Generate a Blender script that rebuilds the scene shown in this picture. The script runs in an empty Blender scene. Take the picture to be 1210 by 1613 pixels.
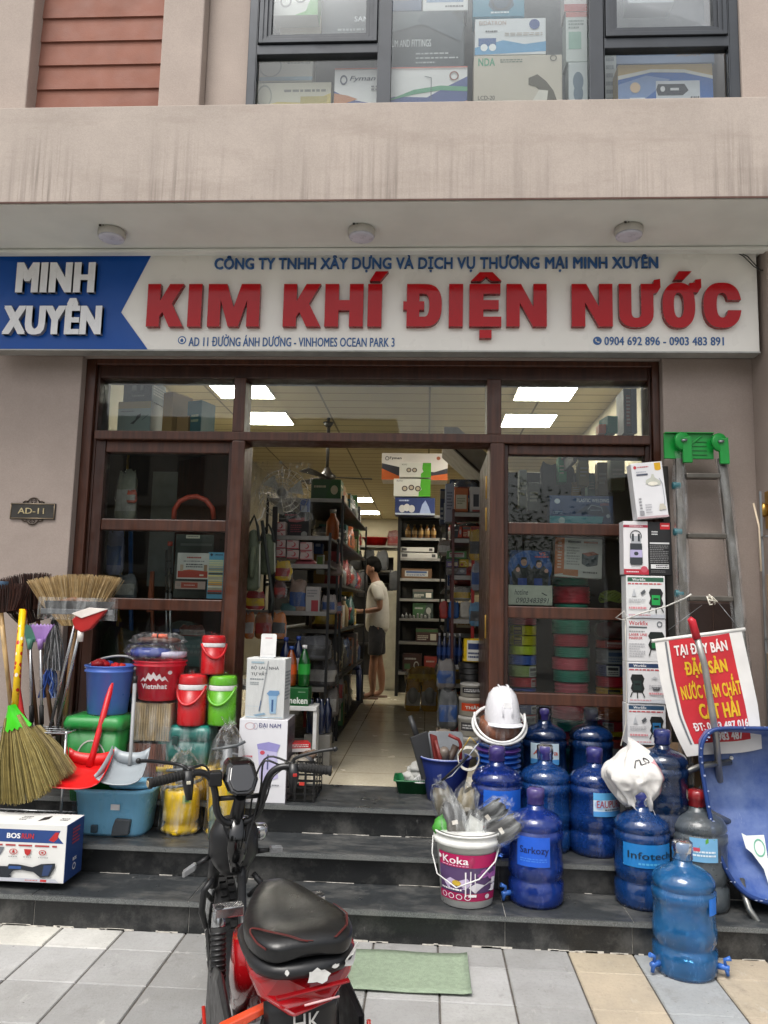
import bpy, bmesh, math, random
from mathutils import Vector, Matrix, noise as mn
R = math.radians
S = bpy.context.scene
COL = S.collection
rnd = random.Random(7)

# ------------------------------------------------------------------ camera
EYE = Vector((0, 0, 1.61)); YAW, PIT, ROLL = R(3.3), R(7.0), R(1.3); FPX = 1210.0
_d = Vector((-math.sin(YAW) * math.cos(PIT), math.cos(YAW) * math.cos(PIT), math.sin(PIT)))
_r0 = Vector((math.cos(YAW), math.sin(YAW), 0)); _u0 = _r0.cross(_d)
_r = _r0 * math.cos(ROLL) + _u0 * math.sin(ROLL); _u = _u0 * math.cos(ROLL) - _r0 * math.sin(ROLL)
cam = bpy.data.cameras.new('camera'); camo = bpy.data.objects.new('camera', cam); COL.objects.link(camo)
cam.sensor_fit = 'VERTICAL'; cam.sensor_height = 36.0; cam.lens = 36.0 * FPX / 1613.0
cam.clip_start = 0.05; cam.clip_end = 3000
camo.matrix_world = Matrix.Translation(EYE) @ Matrix((_r, _u, -_d)).transposed().to_4x4()
S.camera = camo
def ray(x, y): return _d * FPX + _r * (x - 605) - _u * (y - 806.5)
def A(x, y, Y):                       # point of the photograph at distance Y along the street's depth
    v = ray(x, y); return EYE + v * (Y / v.y)
def G(x, y, z):                       # point of the photograph on the level z
    v = ray(x, y); return EYE + v * ((z - EYE.z) / v.z)

# ------------------------------------------------------------------ light
w = bpy.data.worlds.new('World'); S.world = w; w.use_nodes = True
nt = w.node_tree; nt.nodes.clear()
sky = nt.nodes.new('ShaderNodeTexSky'); sky.sky_type = 'NISHITA'; sky.sun_disc = False
SUN_EL, SUN_ROT = R(62), R(205)
sky.sun_elevation = SUN_EL; sky.sun_rotation = SUN_ROT; sky.dust_density = 6; sky.air_density = 1.0; sky.ozone_density = 1.0
hs = nt.nodes.new('ShaderNodeHueSaturation'); hs.inputs['Saturation'].default_value = .28
bg = nt.nodes.new('ShaderNodeBackground'); bg.inputs['Strength'].default_value = .13
wo = nt.nodes.new('ShaderNodeOutputWorld')
nt.links.new(sky.outputs[0], hs.inputs['Color']); nt.links.new(hs.outputs[0], bg.inputs['Color']); nt.links.new(bg.outputs[0], wo.inputs['Surface'])
sl = bpy.data.lights.new('sun', 'SUN'); sl.energy = 1.1; sl.angle = R(25); sl.color = (1, .96, .9)
so = bpy.data.objects.new('sun', sl); COL.objects.link(so)
sd = Vector((math.sin(SUN_ROT) * math.cos(SUN_EL), math.cos(SUN_ROT) * math.cos(SUN_EL), math.sin(SUN_EL)))
so.rotation_euler = sd.to_track_quat('Z', 'Y').to_euler(); so.location = (-3, -8, 12)
S.view_settings.view_transform = 'Standard'; S.view_settings.look = 'None'; S.view_settings.gamma = 1.0
S.view_settings.exposure = 0.72
S.render.engine = 'CYCLES'
cy = S.cycles
cy.use_denoising = True; cy.max_bounces = 9; cy.diffuse_bounces = 4; cy.glossy_bounces = 4; cy.transparent_max_bounces = 24
cy.transmission_bounces = 6; cy.caustics_reflective = False; cy.caustics_refractive = False; cy.sample_clamp_indirect = 6

# ------------------------------------------------------------------ materials
def lin(h):
    if not isinstance(h, str): return tuple(h) + (1,)
    h = h.lstrip('#'); h = ''.join(x * 2 for x in h) if len(h) == 3 else h; c = [int(h[i:i + 2], 16) / 255 for i in (0, 2, 4)]
    return tuple(x / 12.92 if x <= .04045 else ((x + .055) / 1.055) ** 2.4 for x in c) + (1,)
_M = {}
class NT:
    def __init__(s, name):
        s.m = bpy.data.materials.new(name); s.m.use_nodes = True; s.t = s.m.node_tree; s.t.nodes.clear()
        s.o = s.n('OutputMaterial')
    def n(s, k, **kw):
        x = s.t.nodes.new('ShaderNode' + k)
        for a, b in kw.items():
            if a.startswith('i_'): x.inputs[a[2:].replace('_', ' ')].default_value = b
            else: setattr(x, a, b)
        return x
    def l(s, a, b): s.t.links.new(a, b)
    def coord(s, sc=(1, 1, 1), k='Object'):
        c = s.n('TexCoord'); m = s.n('Mapping'); m.inputs['Scale'].default_value = sc
        s.l(c.outputs[k], m.inputs['Vector']); return m.outputs[0]
    def noise(s, scale, sc=(1, 1, 1), det=3, rough=.55):
        x = s.n('TexNoise'); x.inputs['Scale'].default_value = scale; x.inputs['Detail'].default_value = det
        x.inputs['Roughness'].default_value = rough; s.l(s.coord(sc), x.inputs['Vector']); return x.outputs['Fac']
    def remap(s, f, a, b, lo, hi):
        x = s.n('MapRange'); x.clamp = True
        for i, v in zip((1, 2, 3, 4), (a, b, lo, hi)): x.inputs[i].default_value = v
        s.l(f, x.inputs[0]); return x.outputs[0]
    def mix(s, f, a, b, mode='MIX'):
        x = s.n('MixRGB', blend_type=mode)
        for k, v in zip(('Fac', 'Color1', 'Color2'), (f, a, b)):
            if hasattr(v, 'is_output'): s.l(v, x.inputs[k])
            else: x.inputs[k].default_value = v
        return x.outputs[0]
    def bump(s, f, st, dist=.01):
        b = s.n('Bump'); b.inputs['Strength'].default_value = st; b.inputs['Distance'].default_value = dist; s.l(f, b.inputs['Height']); return b.outputs[0]
def M(c, r=.5, m=0, v=.14, s=9, bump=0, bs=60, coat=0, sheen=0, spec=.5):
    k = (c, r, m, v, s, bump, bs, coat, sheen, spec)
    if k in _M: return _M[k]
    n = NT('paint' if not isinstance(c, str) else 'paint_' + c); p = n.n('BsdfPrincipled')
    base = lin(c)
    f = n.noise(s); lo = tuple(x * (1 - v) for x in base[:3]) + (1,); hi = tuple(min(1, x * (1 + v * .6)) for x in base[:3]) + (1,)
    n.l(n.mix(n.remap(f, .35, .65, 0, 1), lo, hi), p.inputs['Base Color'])
    n.l(n.remap(n.noise(s * 2.3), .3, .7, max(.03, r - .07), min(1, r + .1)), p.inputs['Roughness'])
    p.inputs['Metallic'].default_value = m; p.inputs['Coat Weight'].default_value = coat; p.inputs['Specular IOR Level'].default_value = spec
    if coat: p.inputs['Coat Roughness'].default_value = .08
    if sheen: p.inputs['Sheen Weight'].default_value = sheen
    if bump: n.l(n.bump(n.noise(bs, det=5), bump), p.inputs['Normal'])
    n.l(p.outputs[0], n.o.inputs['Surface']); _M[k] = n.m; return n.m
def EM(c, st):
    k = ('em', c, st)
    if k in _M: return _M[k]
    n = NT('lamp_glow'); e = n.n('Emission'); e.inputs[0].default_value = lin(c); e.inputs[1].default_value = st
    f = n.noise(3); n.l(n.remap(f, 0, 1, st * .96, st * 1.04), e.inputs[1])
    n.l(e.outputs[0], n.o.inputs['Surface']); _M[k] = n.m; return n.m
def film(op=.1, tint='ffffff', gl=.35, wr=34, rough=.12):
    k = ('film', op, tint, gl, wr, rough)
    if k in _M: return _M[k]
    n = NT('clear_plastic_film'); t = n.n('BsdfTransparent'); t.inputs[0].default_value = lin(tint)
    d = n.n('BsdfDiffuse'); d.inputs[0].default_value = lin('e8ecec'); g = n.n('BsdfGlossy'); g.inputs['Roughness'].default_value = rough
    b = n.bump(n.noise(wr, (1.4, 1.4, .4), det=4), 1.0, .02); n.l(b, g.inputs['Normal']); n.l(b, d.inputs['Normal'])
    lw = n.n('LayerWeight'); lw.inputs[0].default_value = .25; n.l(b, lw.inputs['Normal'])
    m1 = n.n('MixShader'); n.l(n.remap(n.noise(wr * .8, (1.6, 1.6, .3)), .45, .75, op * .1, op * 1.6), m1.inputs[0]); n.l(t.outputs[0], m1.inputs[1]); n.l(d.outputs[0], m1.inputs[2])
    m2 = n.n('MixShader'); n.l(n.remap(lw.outputs['Fresnel'], .03, .6, gl * .03, gl), m2.inputs[0]); n.l(m1.outputs[0], m2.inputs[1]); n.l(g.outputs[0], m2.inputs[2])
    n.l(m2.outputs[0], n.o.inputs['Surface']); _M[k] = n.m; return n.m
def pane(tint='fafdfb', k1=1.0, k0=0.0):
    k = ('pane', tint, k1)
    if k in _M: return _M[k]
    n = NT('window_glass'); t = n.n('BsdfTransparent'); t.inputs[0].default_value = lin(tint)
    g = n.n('BsdfGlossy'); g.inputs['Roughness'].default_value = .015
    fr = n.n('Fresnel'); fr.inputs[0].default_value = 1.5
    n.l(n.bump(n.noise(1.2), .02, .05), g.inputs['Normal'])
    m = n.n('MixShader'); n.l(n.remap(fr.outputs[0], 0, 1, k0, k1), m.inputs[0]); n.l(t.outputs[0], m.inputs[1]); n.l(g.outputs[0], m.inputs[2])
    n.l(m.outputs[0], n.o.inputs['Surface']); _M[k] = n.m; return n.m
def jugmat(c, tr=.4, rough=.14, v=.25):
    k = ('jug', c, tr, rough)
    if k in _M: return _M[k]
    n = NT('jug_plastic_' + c); p = n.n('BsdfPrincipled'); b = lin(c)
    sc = n.remap(n.noise(26, (1, 1, .35), det=8, rough=.75), .56, .72, 0, .42); lt = tuple(min(1, x * .6 + .3) for x in b[:3]) + (1,)
    col = n.mix(n.remap(n.noise(7), .35, .65, 0, 1), tuple(x * (1 - v) for x in b[:3]) + (1,), b)
    n.l(n.mix(sc, col, lt), p.inputs['Base Color']); n.l(n.remap(n.noise(30, det=6), .35, .7, rough * .6, rough + .22), p.inputs['Roughness'])
    n.l(n.bump(n.noise(9, det=3), .22, .03), p.inputs['Normal'])
    t = n.n('BsdfTransparent'); t.inputs[0].default_value = tuple(min(1, x ** .32 * 1.0) for x in b[:3]) + (1,)
    tl = n.n('BsdfTranslucent'); tl.inputs[0].default_value = tuple(min(1, x ** .6) for x in b[:3]) + (1,)
    m0 = n.n('MixShader'); m0.inputs[0].default_value = .45; n.l(p.outputs[0], m0.inputs[1]); n.l(tl.outputs[0], m0.inputs[2])
    m = n.n('MixShader'); n.l(n.remap(sc, 0, .42, tr, tr * .4), m.inputs[0]); n.l(m0.outputs[0], m.inputs[1]); n.l(t.outputs[0], m.inputs[2])
    fr = n.n('Fresnel'); fr.inputs[0].default_value = 1.55; gb = n.bump(n.noise(11, (1, 1, .7), det=3), .3, .03); n.l(gb, fr.inputs['Normal']); g = n.n('BsdfGlossy'); g.inputs['Roughness'].default_value = rough * .7; n.l(gb, g.inputs['Normal'])
    mf = n.n('MixShader'); n.l(n.remap(fr.outputs[0], 0, 1, .01, 1), mf.inputs[0]); n.l(m.outputs[0], mf.inputs[1]); n.l(g.outputs[0], mf.inputs[2])
    n.l(mf.outputs[0], n.o.inputs['Surface']); _M[k] = n.m; return n.m
def wood(c='43211a', r=.36, gr=1.0):
    k = ('wood', c, r)
    if k in _M: return _M[k]
    n = NT('varnished_wood'); p = n.n('BsdfPrincipled'); b = lin(c)
    g = n.noise(6, (7, 7, .5), det=5); lo = tuple(x * .62 for x in b[:3]) + (1,); hi = tuple(x * 1.25 for x in b[:3]) + (1,)
    n.l(n.mix(n.remap(g, .35, .68, 0, 1), lo, hi), p.inputs['Base Color'])
    n.l(n.remap(n.noise(14), .3, .7, r - .08, r + .14), p.inputs['Roughness']); n.l(n.bump(g, .12), p.inputs['Normal'])
    n.l(p.outputs[0], n.o.inputs['Surface']); _M[k] = n.m; return n.m
def granite(c='303335', r=.34):
    k = ('granite', c, r)
    if k in _M: return _M[k]
    n = NT('dark_granite'); p = n.n('BsdfPrincipled'); b = lin(c)
    sp = n.mix(n.remap(n.noise(260, det=2), .42, .66, 0, 1), tuple(x * .72 for x in b[:3]) + (1,), tuple(min(1, x * 1.55) for x in b[:3]) + (1,))
    du = n.remap(n.noise(3.2, (1, 2, 1), det=8, rough=.72), .46, .78, 0, .5)
    c2 = n.mix(du, sp, lin('8d8b86'))
    sc = n.remap(n.noise(9, (3, .6, 1), det=9, rough=.8), .62, .72, 0, .5)
    n.l(n.mix(sc, c2, lin('a9a7a2')), p.inputs['Base Color'])
    n.l(n.remap(n.noise(5, det=6), .3, .7, r - .1, r + .25), p.inputs['Roughness'])
    n.l(p.outputs[0], n.o.inputs['Surface']); _M[k] = n.m; return n.m
def stucco(c, stains=0, bands=None):
    k = ('stucco', c, stains)
    if k in _M: return _M[k]
    n = NT('painted_stucco'); p = n.n('BsdfPrincipled'); b = lin(c); p.inputs['Roughness'].default_value = .85
    col = n.mix(n.remap(n.noise(2.2, det=6, rough=.65), .3, .7, 0, 1), tuple(x * .88 for x in b[:3]) + (1,), tuple(min(1, x * 1.06) for x in b[:3]) + (1,))
    col = n.mix(n.remap(n.noise(150, det=2), .35, .65, 0, .12), col, (0.1, .08, .07, 1))
    if stains:
        sx = n.n('SeparateXYZ'); n.l(n.coord(), sx.inputs[0])
        zz = n.remap(sx.outputs[2], 4.30, 3.83, 0, 1)
        cl = n.remap(n.noise(2.6, (1, 1, .15), det=3), .43, .60, .04, 1)
        fine = n.remap(n.noise(16, (1.9, 1, .045), det=4, rough=.7), .48, .62, 0, 1)
        big = n.remap(n.noise(7, (1.2, 1, .1), det=3), .5, .75, 0, .6)
        def mul(a, b_):
            x = n.n('Math', operation='MULTIPLY'); n.l(a, x.inputs[0]); n.l(b_, x.inputs[1]); return x.outputs[0]
        edge = n.remap(n.noise(9, (1, 1, .12), det=3), .35, .7, -.25, .35)
        ad = n.n('Math', operation='ADD'); n.l(zz, ad.inputs[0]); n.l(edge, ad.inputs[1])
        zm = n.remap(ad.outputs[0], .22, .95, 0, 1)
        m1 = mul(mul(fine, cl), zm); col = n.mix(mul(m1, n.remap(n.noise(3), 0, 1, .3, .8)), col, lin('5d534c'))
        col = n.mix(mul(mul(big, cl), zm), col, lin('7b716a'))
        col = n.mix(n.remap(n.noise(3, (.5, 1, 2.2), det=7, rough=.7), .52, .75, 0, .35), col, lin('85776c'))
    vo = n.n('TexVoronoi', feature='DISTANCE_TO_EDGE'); vo.inputs['Scale'].default_value = .55
    wv = n.n('VectorMath', operation='ADD'); nn = n.n('TexNoise'); nn.inputs['Scale'].default_value = 2.2; nn.inputs['Detail'].default_value = 6; cc = n.coord((1, 1, .8)); n.l(cc, nn.inputs['Vector']); n.l(cc, wv.inputs[0]); n.l(nn.outputs['Color'], wv.inputs[1]); n.l(wv.outputs[0], vo.inputs['Vector'])
    ck = n.n('Math', operation='MULTIPLY'); n.l(n.remap(vo.outputs['Distance'], .0, .0025, .22 if stains else .0, 0), ck.inputs[0]); n.l(n.remap(n.noise(1.3), .5, .62, 0, 1), ck.inputs[1]); col = n.mix(ck.outputs[0], col, lin('6a5c52'))
    col = n.mix(n.remap(n.noise(1.1, (1, 1, .7), det=8, rough=.75), .52, .8, 0, .4), col, tuple(x * .72 for x in b[:3]) + (1,))
    n.l(col, p.inputs['Base Color']); n.l(n.bump(n.noise(190, det=3), .25, .004), p.inputs['Normal'])
    n.l(p.outputs[0], n.o.inputs['Surface']); _M[k] = n.m; return n.m

# ------------------------------------------------------------------ mesh building
class MB:
    def __init__(s): s.v = []; s.f = []; s.m = []; s.sm = []; s.mats = []; s.T = None
    def mi(s, mat):
        if mat not in s.mats: s.mats.append(mat)
        return s.mats.index(mat)
    def add(s, vs, fs, mat, smooth=False):
        o = len(s.v); k = s.mi(mat)
        s.v += [tuple(s.T @ Vector(p)) if s.T else tuple(p) for p in vs]
        for f in fs: s.f.append([o + i for i in f]); s.m.append(k); s.sm.append(smooth)
        return s
    def box(s, x0, y0, z0, x1, y1, z1, mat):
        vs = [(x, y, z) for z in (z0, z1) for y in (y0, y1) for x in (x0, x1)]
        return s.add(vs, [(0, 2, 3, 1), (4, 5, 7, 6), (0, 1, 5, 4), (2, 6, 7, 3), (0, 4, 6, 2), (1, 3, 7, 5)], mat)
    def cbox(s, c, sx, sy, sz, mat):
        return s.box(c[0] - sx / 2, c[1] - sy / 2, c[2] - sz / 2, c[0] + sx / 2, c[1] + sy / 2, c[2] + sz / 2, mat)
    def tube(s, pts, r, mat, n=8, caps=True, smooth=True):
        pts = [Vector(p) for p in pts]; rs = r if isinstance(r, (list, tuple)) else [r] * len(pts)
        vs = []; fs = []; up = None
        for i, p in enumerate(pts):
            a = pts[max(0, i - 1)]; b = pts[min(len(pts) - 1, i + 1)]; t = (b - a)
            t = t.normalized() if t.length > 1e-9 else Vector((0, 0, 1))
            if up is None:
                up = Vector((0, 0, 1)) if abs(t.z) < .9 else Vector((1, 0, 0))
            x = (up - t * up.dot(t)); x = x.normalized() if x.length > 1e-6 else t.orthogonal().normalized(); up = x; y = t.cross(x)
            for k in range(n):
                an = 2 * math.pi * k / n; vs.append(p + (x * math.cos(an) + y * math.sin(an)) * rs[i])
        for i in range(len(pts) - 1):
            for k in range(n):
                a = i * n + k; b = i * n + (k + 1) % n; fs.append((a, b, b + n, a + n))
        s.add(vs, fs, mat, smooth)
        if caps: 
            o = len(vs); s.add(vs[:n], [tuple(range(n))[::-1]], mat); s.add(vs[-n:], [tuple(range(n))], mat)
        return s
    def lathe(s, prof, mat, n=28, c=(0, 0, 0), sx=1, sy=1, smooth=True, jit=0, rr=None):
        vs = []; fs = []; q = rr or rnd
        for r, z in prof:
            for k in range(n):
                a = 2 * math.pi * k / n; j = 1 + (q.uniform(-jit, jit) if jit else 0)
                vs.append((c[0] + r * sx * math.cos(a) * j, c[1] + r * sy * math.sin(a) * j, c[2] + z + (q.uniform(-jit, jit) * .06 if jit else 0)))
        for i in range(len(prof) - 1):
            for k in range(n):
                a = i * n + k; b = i * n + (k + 1) % n; fs.append((a, b, b + n, a + n))
        if prof[0][0] > 1e-4: fs.append(tuple(range(n))[::-1])
        if prof[-1][0] > 1e-4: fs.append(tuple(range((len(prof) - 1) * n, len(prof) * n)))
        return s.add(vs, fs, mat, smooth)
    def open_lathe(s, prof, mat, n=28, **k):     # no end caps
        o = len(s.f); s.lathe(prof, mat, n, **k)
        drop = [i for i in range(o, len(s.f)) if len(s.f[i]) == n and n > 4]
        for i in reversed(drop): del s.f[i]; del s.m[i]; del s.sm[i]
        return s
    def loft(s, loops, mat, smooth=True, close=(True, True)):
        n = len(loops[0]); vs = [p for L in loops for p in L]; fs = []
        for i in range(len(loops) - 1):
            for k in range(n):
                a = i * n + k; b = i * n + (k + 1) % n; fs.append((a, b, b + n, a + n))
        if close[0]: fs.append(tuple(range(n))[::-1])
        if close[1]: fs.append(tuple(range((len(loops) - 1) * n, len(loops) * n)))
        return s.add(vs, fs, mat, smooth)
    def prism(s, pts, y0, y1, mat):              # outline in x,z pushed along y
        n = len(pts); vs = [(x, y0, z) for x, z in pts] + [(x, y1, z) for x, z in pts]
        fs = [tuple(range(n)), tuple(range(n, 2 * n))[::-1]] + [(i, (i + 1) % n, n + (i + 1) % n, n + i) for i in range(n)]
        return s.add(vs, fs, mat)
    def ell(s, c, rx, ry, rz, mat, n=16, m=9, jit=0):
        pr = [(math.sin(math.pi * i / m), -math.cos(math.pi * i / m)) for i in range(m + 1)]
        vs = []; fs = []
        for r, z in pr:
            for k in range(n):
                a = 2 * math.pi * k / n; j = 1 + (rnd.uniform(-jit, jit) if jit else 0)
                vs.append((c[0] + rx * r * math.cos(a) * j, c[1] + ry * r * math.sin(a) * j, c[2] + rz * z * j))
        for i in range(m):
            for k in range(n):
                a = i * n + k; b = i * n + (k + 1) % n; fs.append((a, b, b + n, a + n))
        return s.add(vs, fs, mat, True)
    def grid(s, fn, nu, nv, mat, smooth=True):   # fn(u,v) -> point
        vs = [fn(i / nu, j / nv) for j in range(nv + 1) for i in range(nu + 1)]
        fs = [(j * (nu + 1) + i, j * (nu + 1) + i + 1, (j + 1) * (nu + 1) + i + 1, (j + 1) * (nu + 1) + i) for j in range(nv) for i in range(nu)]
        return s.add(vs, fs, mat, smooth)
    def pack(s, w, d, h, mat, seed=0, pinch=.5, n=24, k=14, am=.16, mat2=None):   # a soft stuffed bag: squarish, dented, flattened towards its sealed top
        def fn(u, v):
            a = 2 * math.pi * u; c, q = math.cos(a), math.sin(a); e = .62
            b = min(1, .62 + 4 * v) if v < .1 else 1.0
            t = max(0, (v - pinch) / (1 - pinch)); wx = w * b * (1 - .22 * t ** 2); wy = d * b * (1 - .93 * t ** 1.3)
            P = Vector((c * 1.3, q * 1.3, v * 2.2)) + Vector((seed * 1.7, seed * .9, seed * 2.3))
            r = 1 + am * mn.noise(P) + am * .7 * mn.noise(P * 2.7) + am * .35 * mn.noise(P * 6)
            return (wx * math.copysign(abs(c) ** e, c) * r, wy * math.copysign(abs(q) ** e, q) * r, h * v * (1 + .06 * mn.noise(Vector((c * 2, q, seed)))) )
        s.grid(lambda u, v: Vector(fn(u, v)) + Vector((.05 * w * mn.noise(Vector((seed, v * 3, 2))), 0, h * .05 * max(0, v - .8) * 5 * math.sin(u * 19 + seed))), n, k, mat)
        if mat2:
            j = s.mi(mat2); o = len(s.m) - n * k
            for r in range(3, 9):
                for i in range(n // 2 + 1 + int(seed * 7) % 2, n - 1 - int(seed * 5) % 3): s.m[o + r * n + i] = j
        return s
    def build(s, name, parent=None, bev=0, seg=2, solid=0, sub=0, loc=None, ang=40):
        me = bpy.data.meshes.new(name); me.from_pydata(s.v, [], s.f)
        for m in s.mats: me.materials.append(m)
        for p, k, sm in zip(me.polygons, s.m, s.sm): p.material_index = k; p.use_smooth = sm
        bm = bmesh.new(); bm.from_mesh(me)
        bmesh.ops.remove_doubles(bm, verts=bm.verts, dist=1e-6); bmesh.ops.recalc_face_normals(bm, faces=bm.faces); bm.to_mesh(me); bm.free()
        o = bpy.data.objects.new(name, me); COL.objects.link(o)
        if parent: o.parent = parent
        if loc: o.location = loc
        if solid:
            m = o.modifiers.new('thick', 'SOLIDIFY'); m.thickness = solid; m.offset = 0
        if bev:
            m = o.modifiers.new('bev', 'BEVEL'); m.width = bev; m.segments = seg; m.limit_method = 'ANGLE'; m.angle_limit = R(ang)
            m.harden_normals = False
        if sub:
            m = o.modifiers.new('sub', 'SUBSURF'); m.levels = sub; m.render_levels = sub
        return o
def tag(o, label, cat, group=None, kind=None):
    if label: o['label'] = label
    if cat: o['category'] = cat
    if group: o['group'] = group
    if kind: o['kind'] = kind
    return o
def thing(name, label, cat, loc=(0, 0, 0), rz=0, group=None, rx=0, ry=0):
    o = bpy.data.objects.new(name, None); COL.objects.link(o); o.empty_display_size = .05
    o.location = loc; o.rotation_euler = (rx, ry, rz); return tag(o, label, cat, group)
def struct(mb, name, **k):
    o = mb.build(name, **k); o['kind'] = 'structure'; return o

# ------------------------------------------------------------------ lettering and printed faces
_T = {}
def glyphs(s, bold=0, ext=0):
    """(points (x, y, z, copy), faces, normals): heavier letters are several copies laid side by side, each a hair in front of the last."""
    k = (s, bold, ext)
    if k in _T: return _T[k]
    c = bpy.data.curves.new('lettering', 'FONT'); c.body = s; c.size = 1; c.extrude = ext; c.resolution_u = 3
    c.space_character = 1 + bold * 1.5; c.fill_mode = 'FRONT' if not ext else 'BOTH'
    o = bpy.data.objects.new('lettering', c); COL.objects.link(o); bpy.context.view_layer.update()
    cu = o.to_curve(bpy.context.evaluated_depsgraph_get()); sp = []
    for q in cu.splines:                    # outlines of one glyph may overlap (hooks, bars): fill those apart
        pts = [tuple(b.co)[:2] for b in q.bezier_points]; n = len(pts)
        if n < 2: continue
        ar = sum(pts[i - 1][0] * pts[i][1] - pts[i][0] * pts[i - 1][1] for i in range(n))
        sp.append((ar, pts, [(tuple(b.co), tuple(b.handle_left), tuple(b.handle_right)) for b in q.bezier_points]))
    def inside(p, poly):
        r = False; j = len(poly) - 1
        for i in range(len(poly)):
            if (poly[i][1] > p[1]) != (poly[j][1] > p[1]) and p[0] < (poly[j][0] - poly[i][0]) * (p[1] - poly[i][1]) / (poly[j][1] - poly[i][1]) + poly[i][0]: r = not r
            j = i
        return r
    layers = []                             # [(bounds, splines)]
    hole = {}
    for i, t in enumerate(sp):
        inn = [(abs(z[0]), j) for j, z in enumerate(sp) if j != i and abs(z[0]) > abs(t[0]) and z[0] * t[0] < 0 and all(inside(p, z[1]) for p in t[1])]
        if inn: hole[i] = min(inn)[1]
    outs = [(t, [sp[h] for h in hole if hole[h] == i]) for i, t in enumerate(sp) if i not in hole]
    for t, hs_ in outs:
        bx = (min(p[0] for p in t[1]), max(p[0] for p in t[1]), min(p[1] for p in t[1]), max(p[1] for p in t[1]))
        for L in layers:
            if all(bx[1] < z[0] or bx[0] > z[1] or bx[3] < z[2] or bx[2] > z[3] for z in L[0]): break
        else: L = ([], []); layers.append(L)
        L[0].append(bx); L[1].append(t[2]); L[1].extend(h[2] for h in hs_)
    o.to_curve_clear(); bpy.data.objects.remove(o); bpy.data.curves.remove(c)
    v0 = []; f0 = []; n0 = []
    for li, L in enumerate(layers):
        c = bpy.data.curves.new('lettering', 'CURVE'); c.dimensions = '2D'; c.extrude = ext; c.resolution_u = 3; c.fill_mode = 'FRONT' if not ext else 'BOTH'
        for bz in L[1]:
            q = c.splines.new('BEZIER'); q.bezier_points.add(len(bz) - 1); q.use_cyclic_u = True
            for b_, (co, hl, hr_) in zip(q.bezier_points, bz): b_.co = co; b_.handle_left_type = b_.handle_right_type = 'FREE'; b_.handle_left = hl; b_.handle_right = hr_
        o = bpy.data.objects.new('lettering', c); COL.objects.link(o); bpy.context.view_layer.update()
        me = bpy.data.meshes.new_from_object(o.evaluated_get(bpy.context.evaluated_depsgraph_get())); n = len(v0)
        v0 += [tuple(x.co) + (li,) for x in me.vertices]; f0 += [tuple(n + i for i in p.vertices) for p in me.polygons]; n0 += [p.normal.z for p in me.polygons]
        bpy.data.objects.remove(o); bpy.data.curves.remove(c); bpy.data.meshes.remove(me)
    nl = len(layers)
    offs = [(0, 0)] if bold < .008 else [(-bold, 0), (0, 0), (bold, 0)] if bold < .03 else [(dx * bold, dy * .022) for dx in (-1, -.5, 0, .5, 1) for dy in (-1, 1)]
    v = []; f = []; nz = []
    for i, (dx, dy) in enumerate(offs):
        n = len(v); v += [(p[0] + dx, p[1] + dy, p[2], i * nl + p[3]) for p in v0]; f += [tuple(n + j for j in q) for q in f0]; nz += n0
    xs = [p[0] for p in v]; ys = [p[1] for p in v]; x0, x1, y0, y1 = min(xs), max(xs), min(ys), max(ys)
    v = [((p[0] - x0) / (x1 - x0), (p[1] - y0) / (y1 - y0), p[2], p[3]) for p in v]
    _T[k] = (v, f, nz, (x1 - x0) / (y1 - y0)); return _T[k]
def letters(mb, s, x0, z0, x1, z1, y, depth, mat, side=None, bold=.03, slant=0):
    v, f, nz, _a = glyphs(s, bold, .05)
    vs = [(x0 + (p[0] + slant * p[1]) * (x1 - x0), y - depth - p[3] * .00012 if p[2] > 0 else y - p[3] * .00002, z0 + p[1] * (z1 - z0)) for p in v]
    fr = [q for q, z in zip(f, nz) if abs(z) > .5]; sd_ = [q for q, z in zip(f, nz) if abs(z) <= .5]
    mb.add(vs, fr, mat); mb.add(vs, sd_, side or mat)
def ink(c): return M(c, .45, 0, .05, 20)
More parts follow.
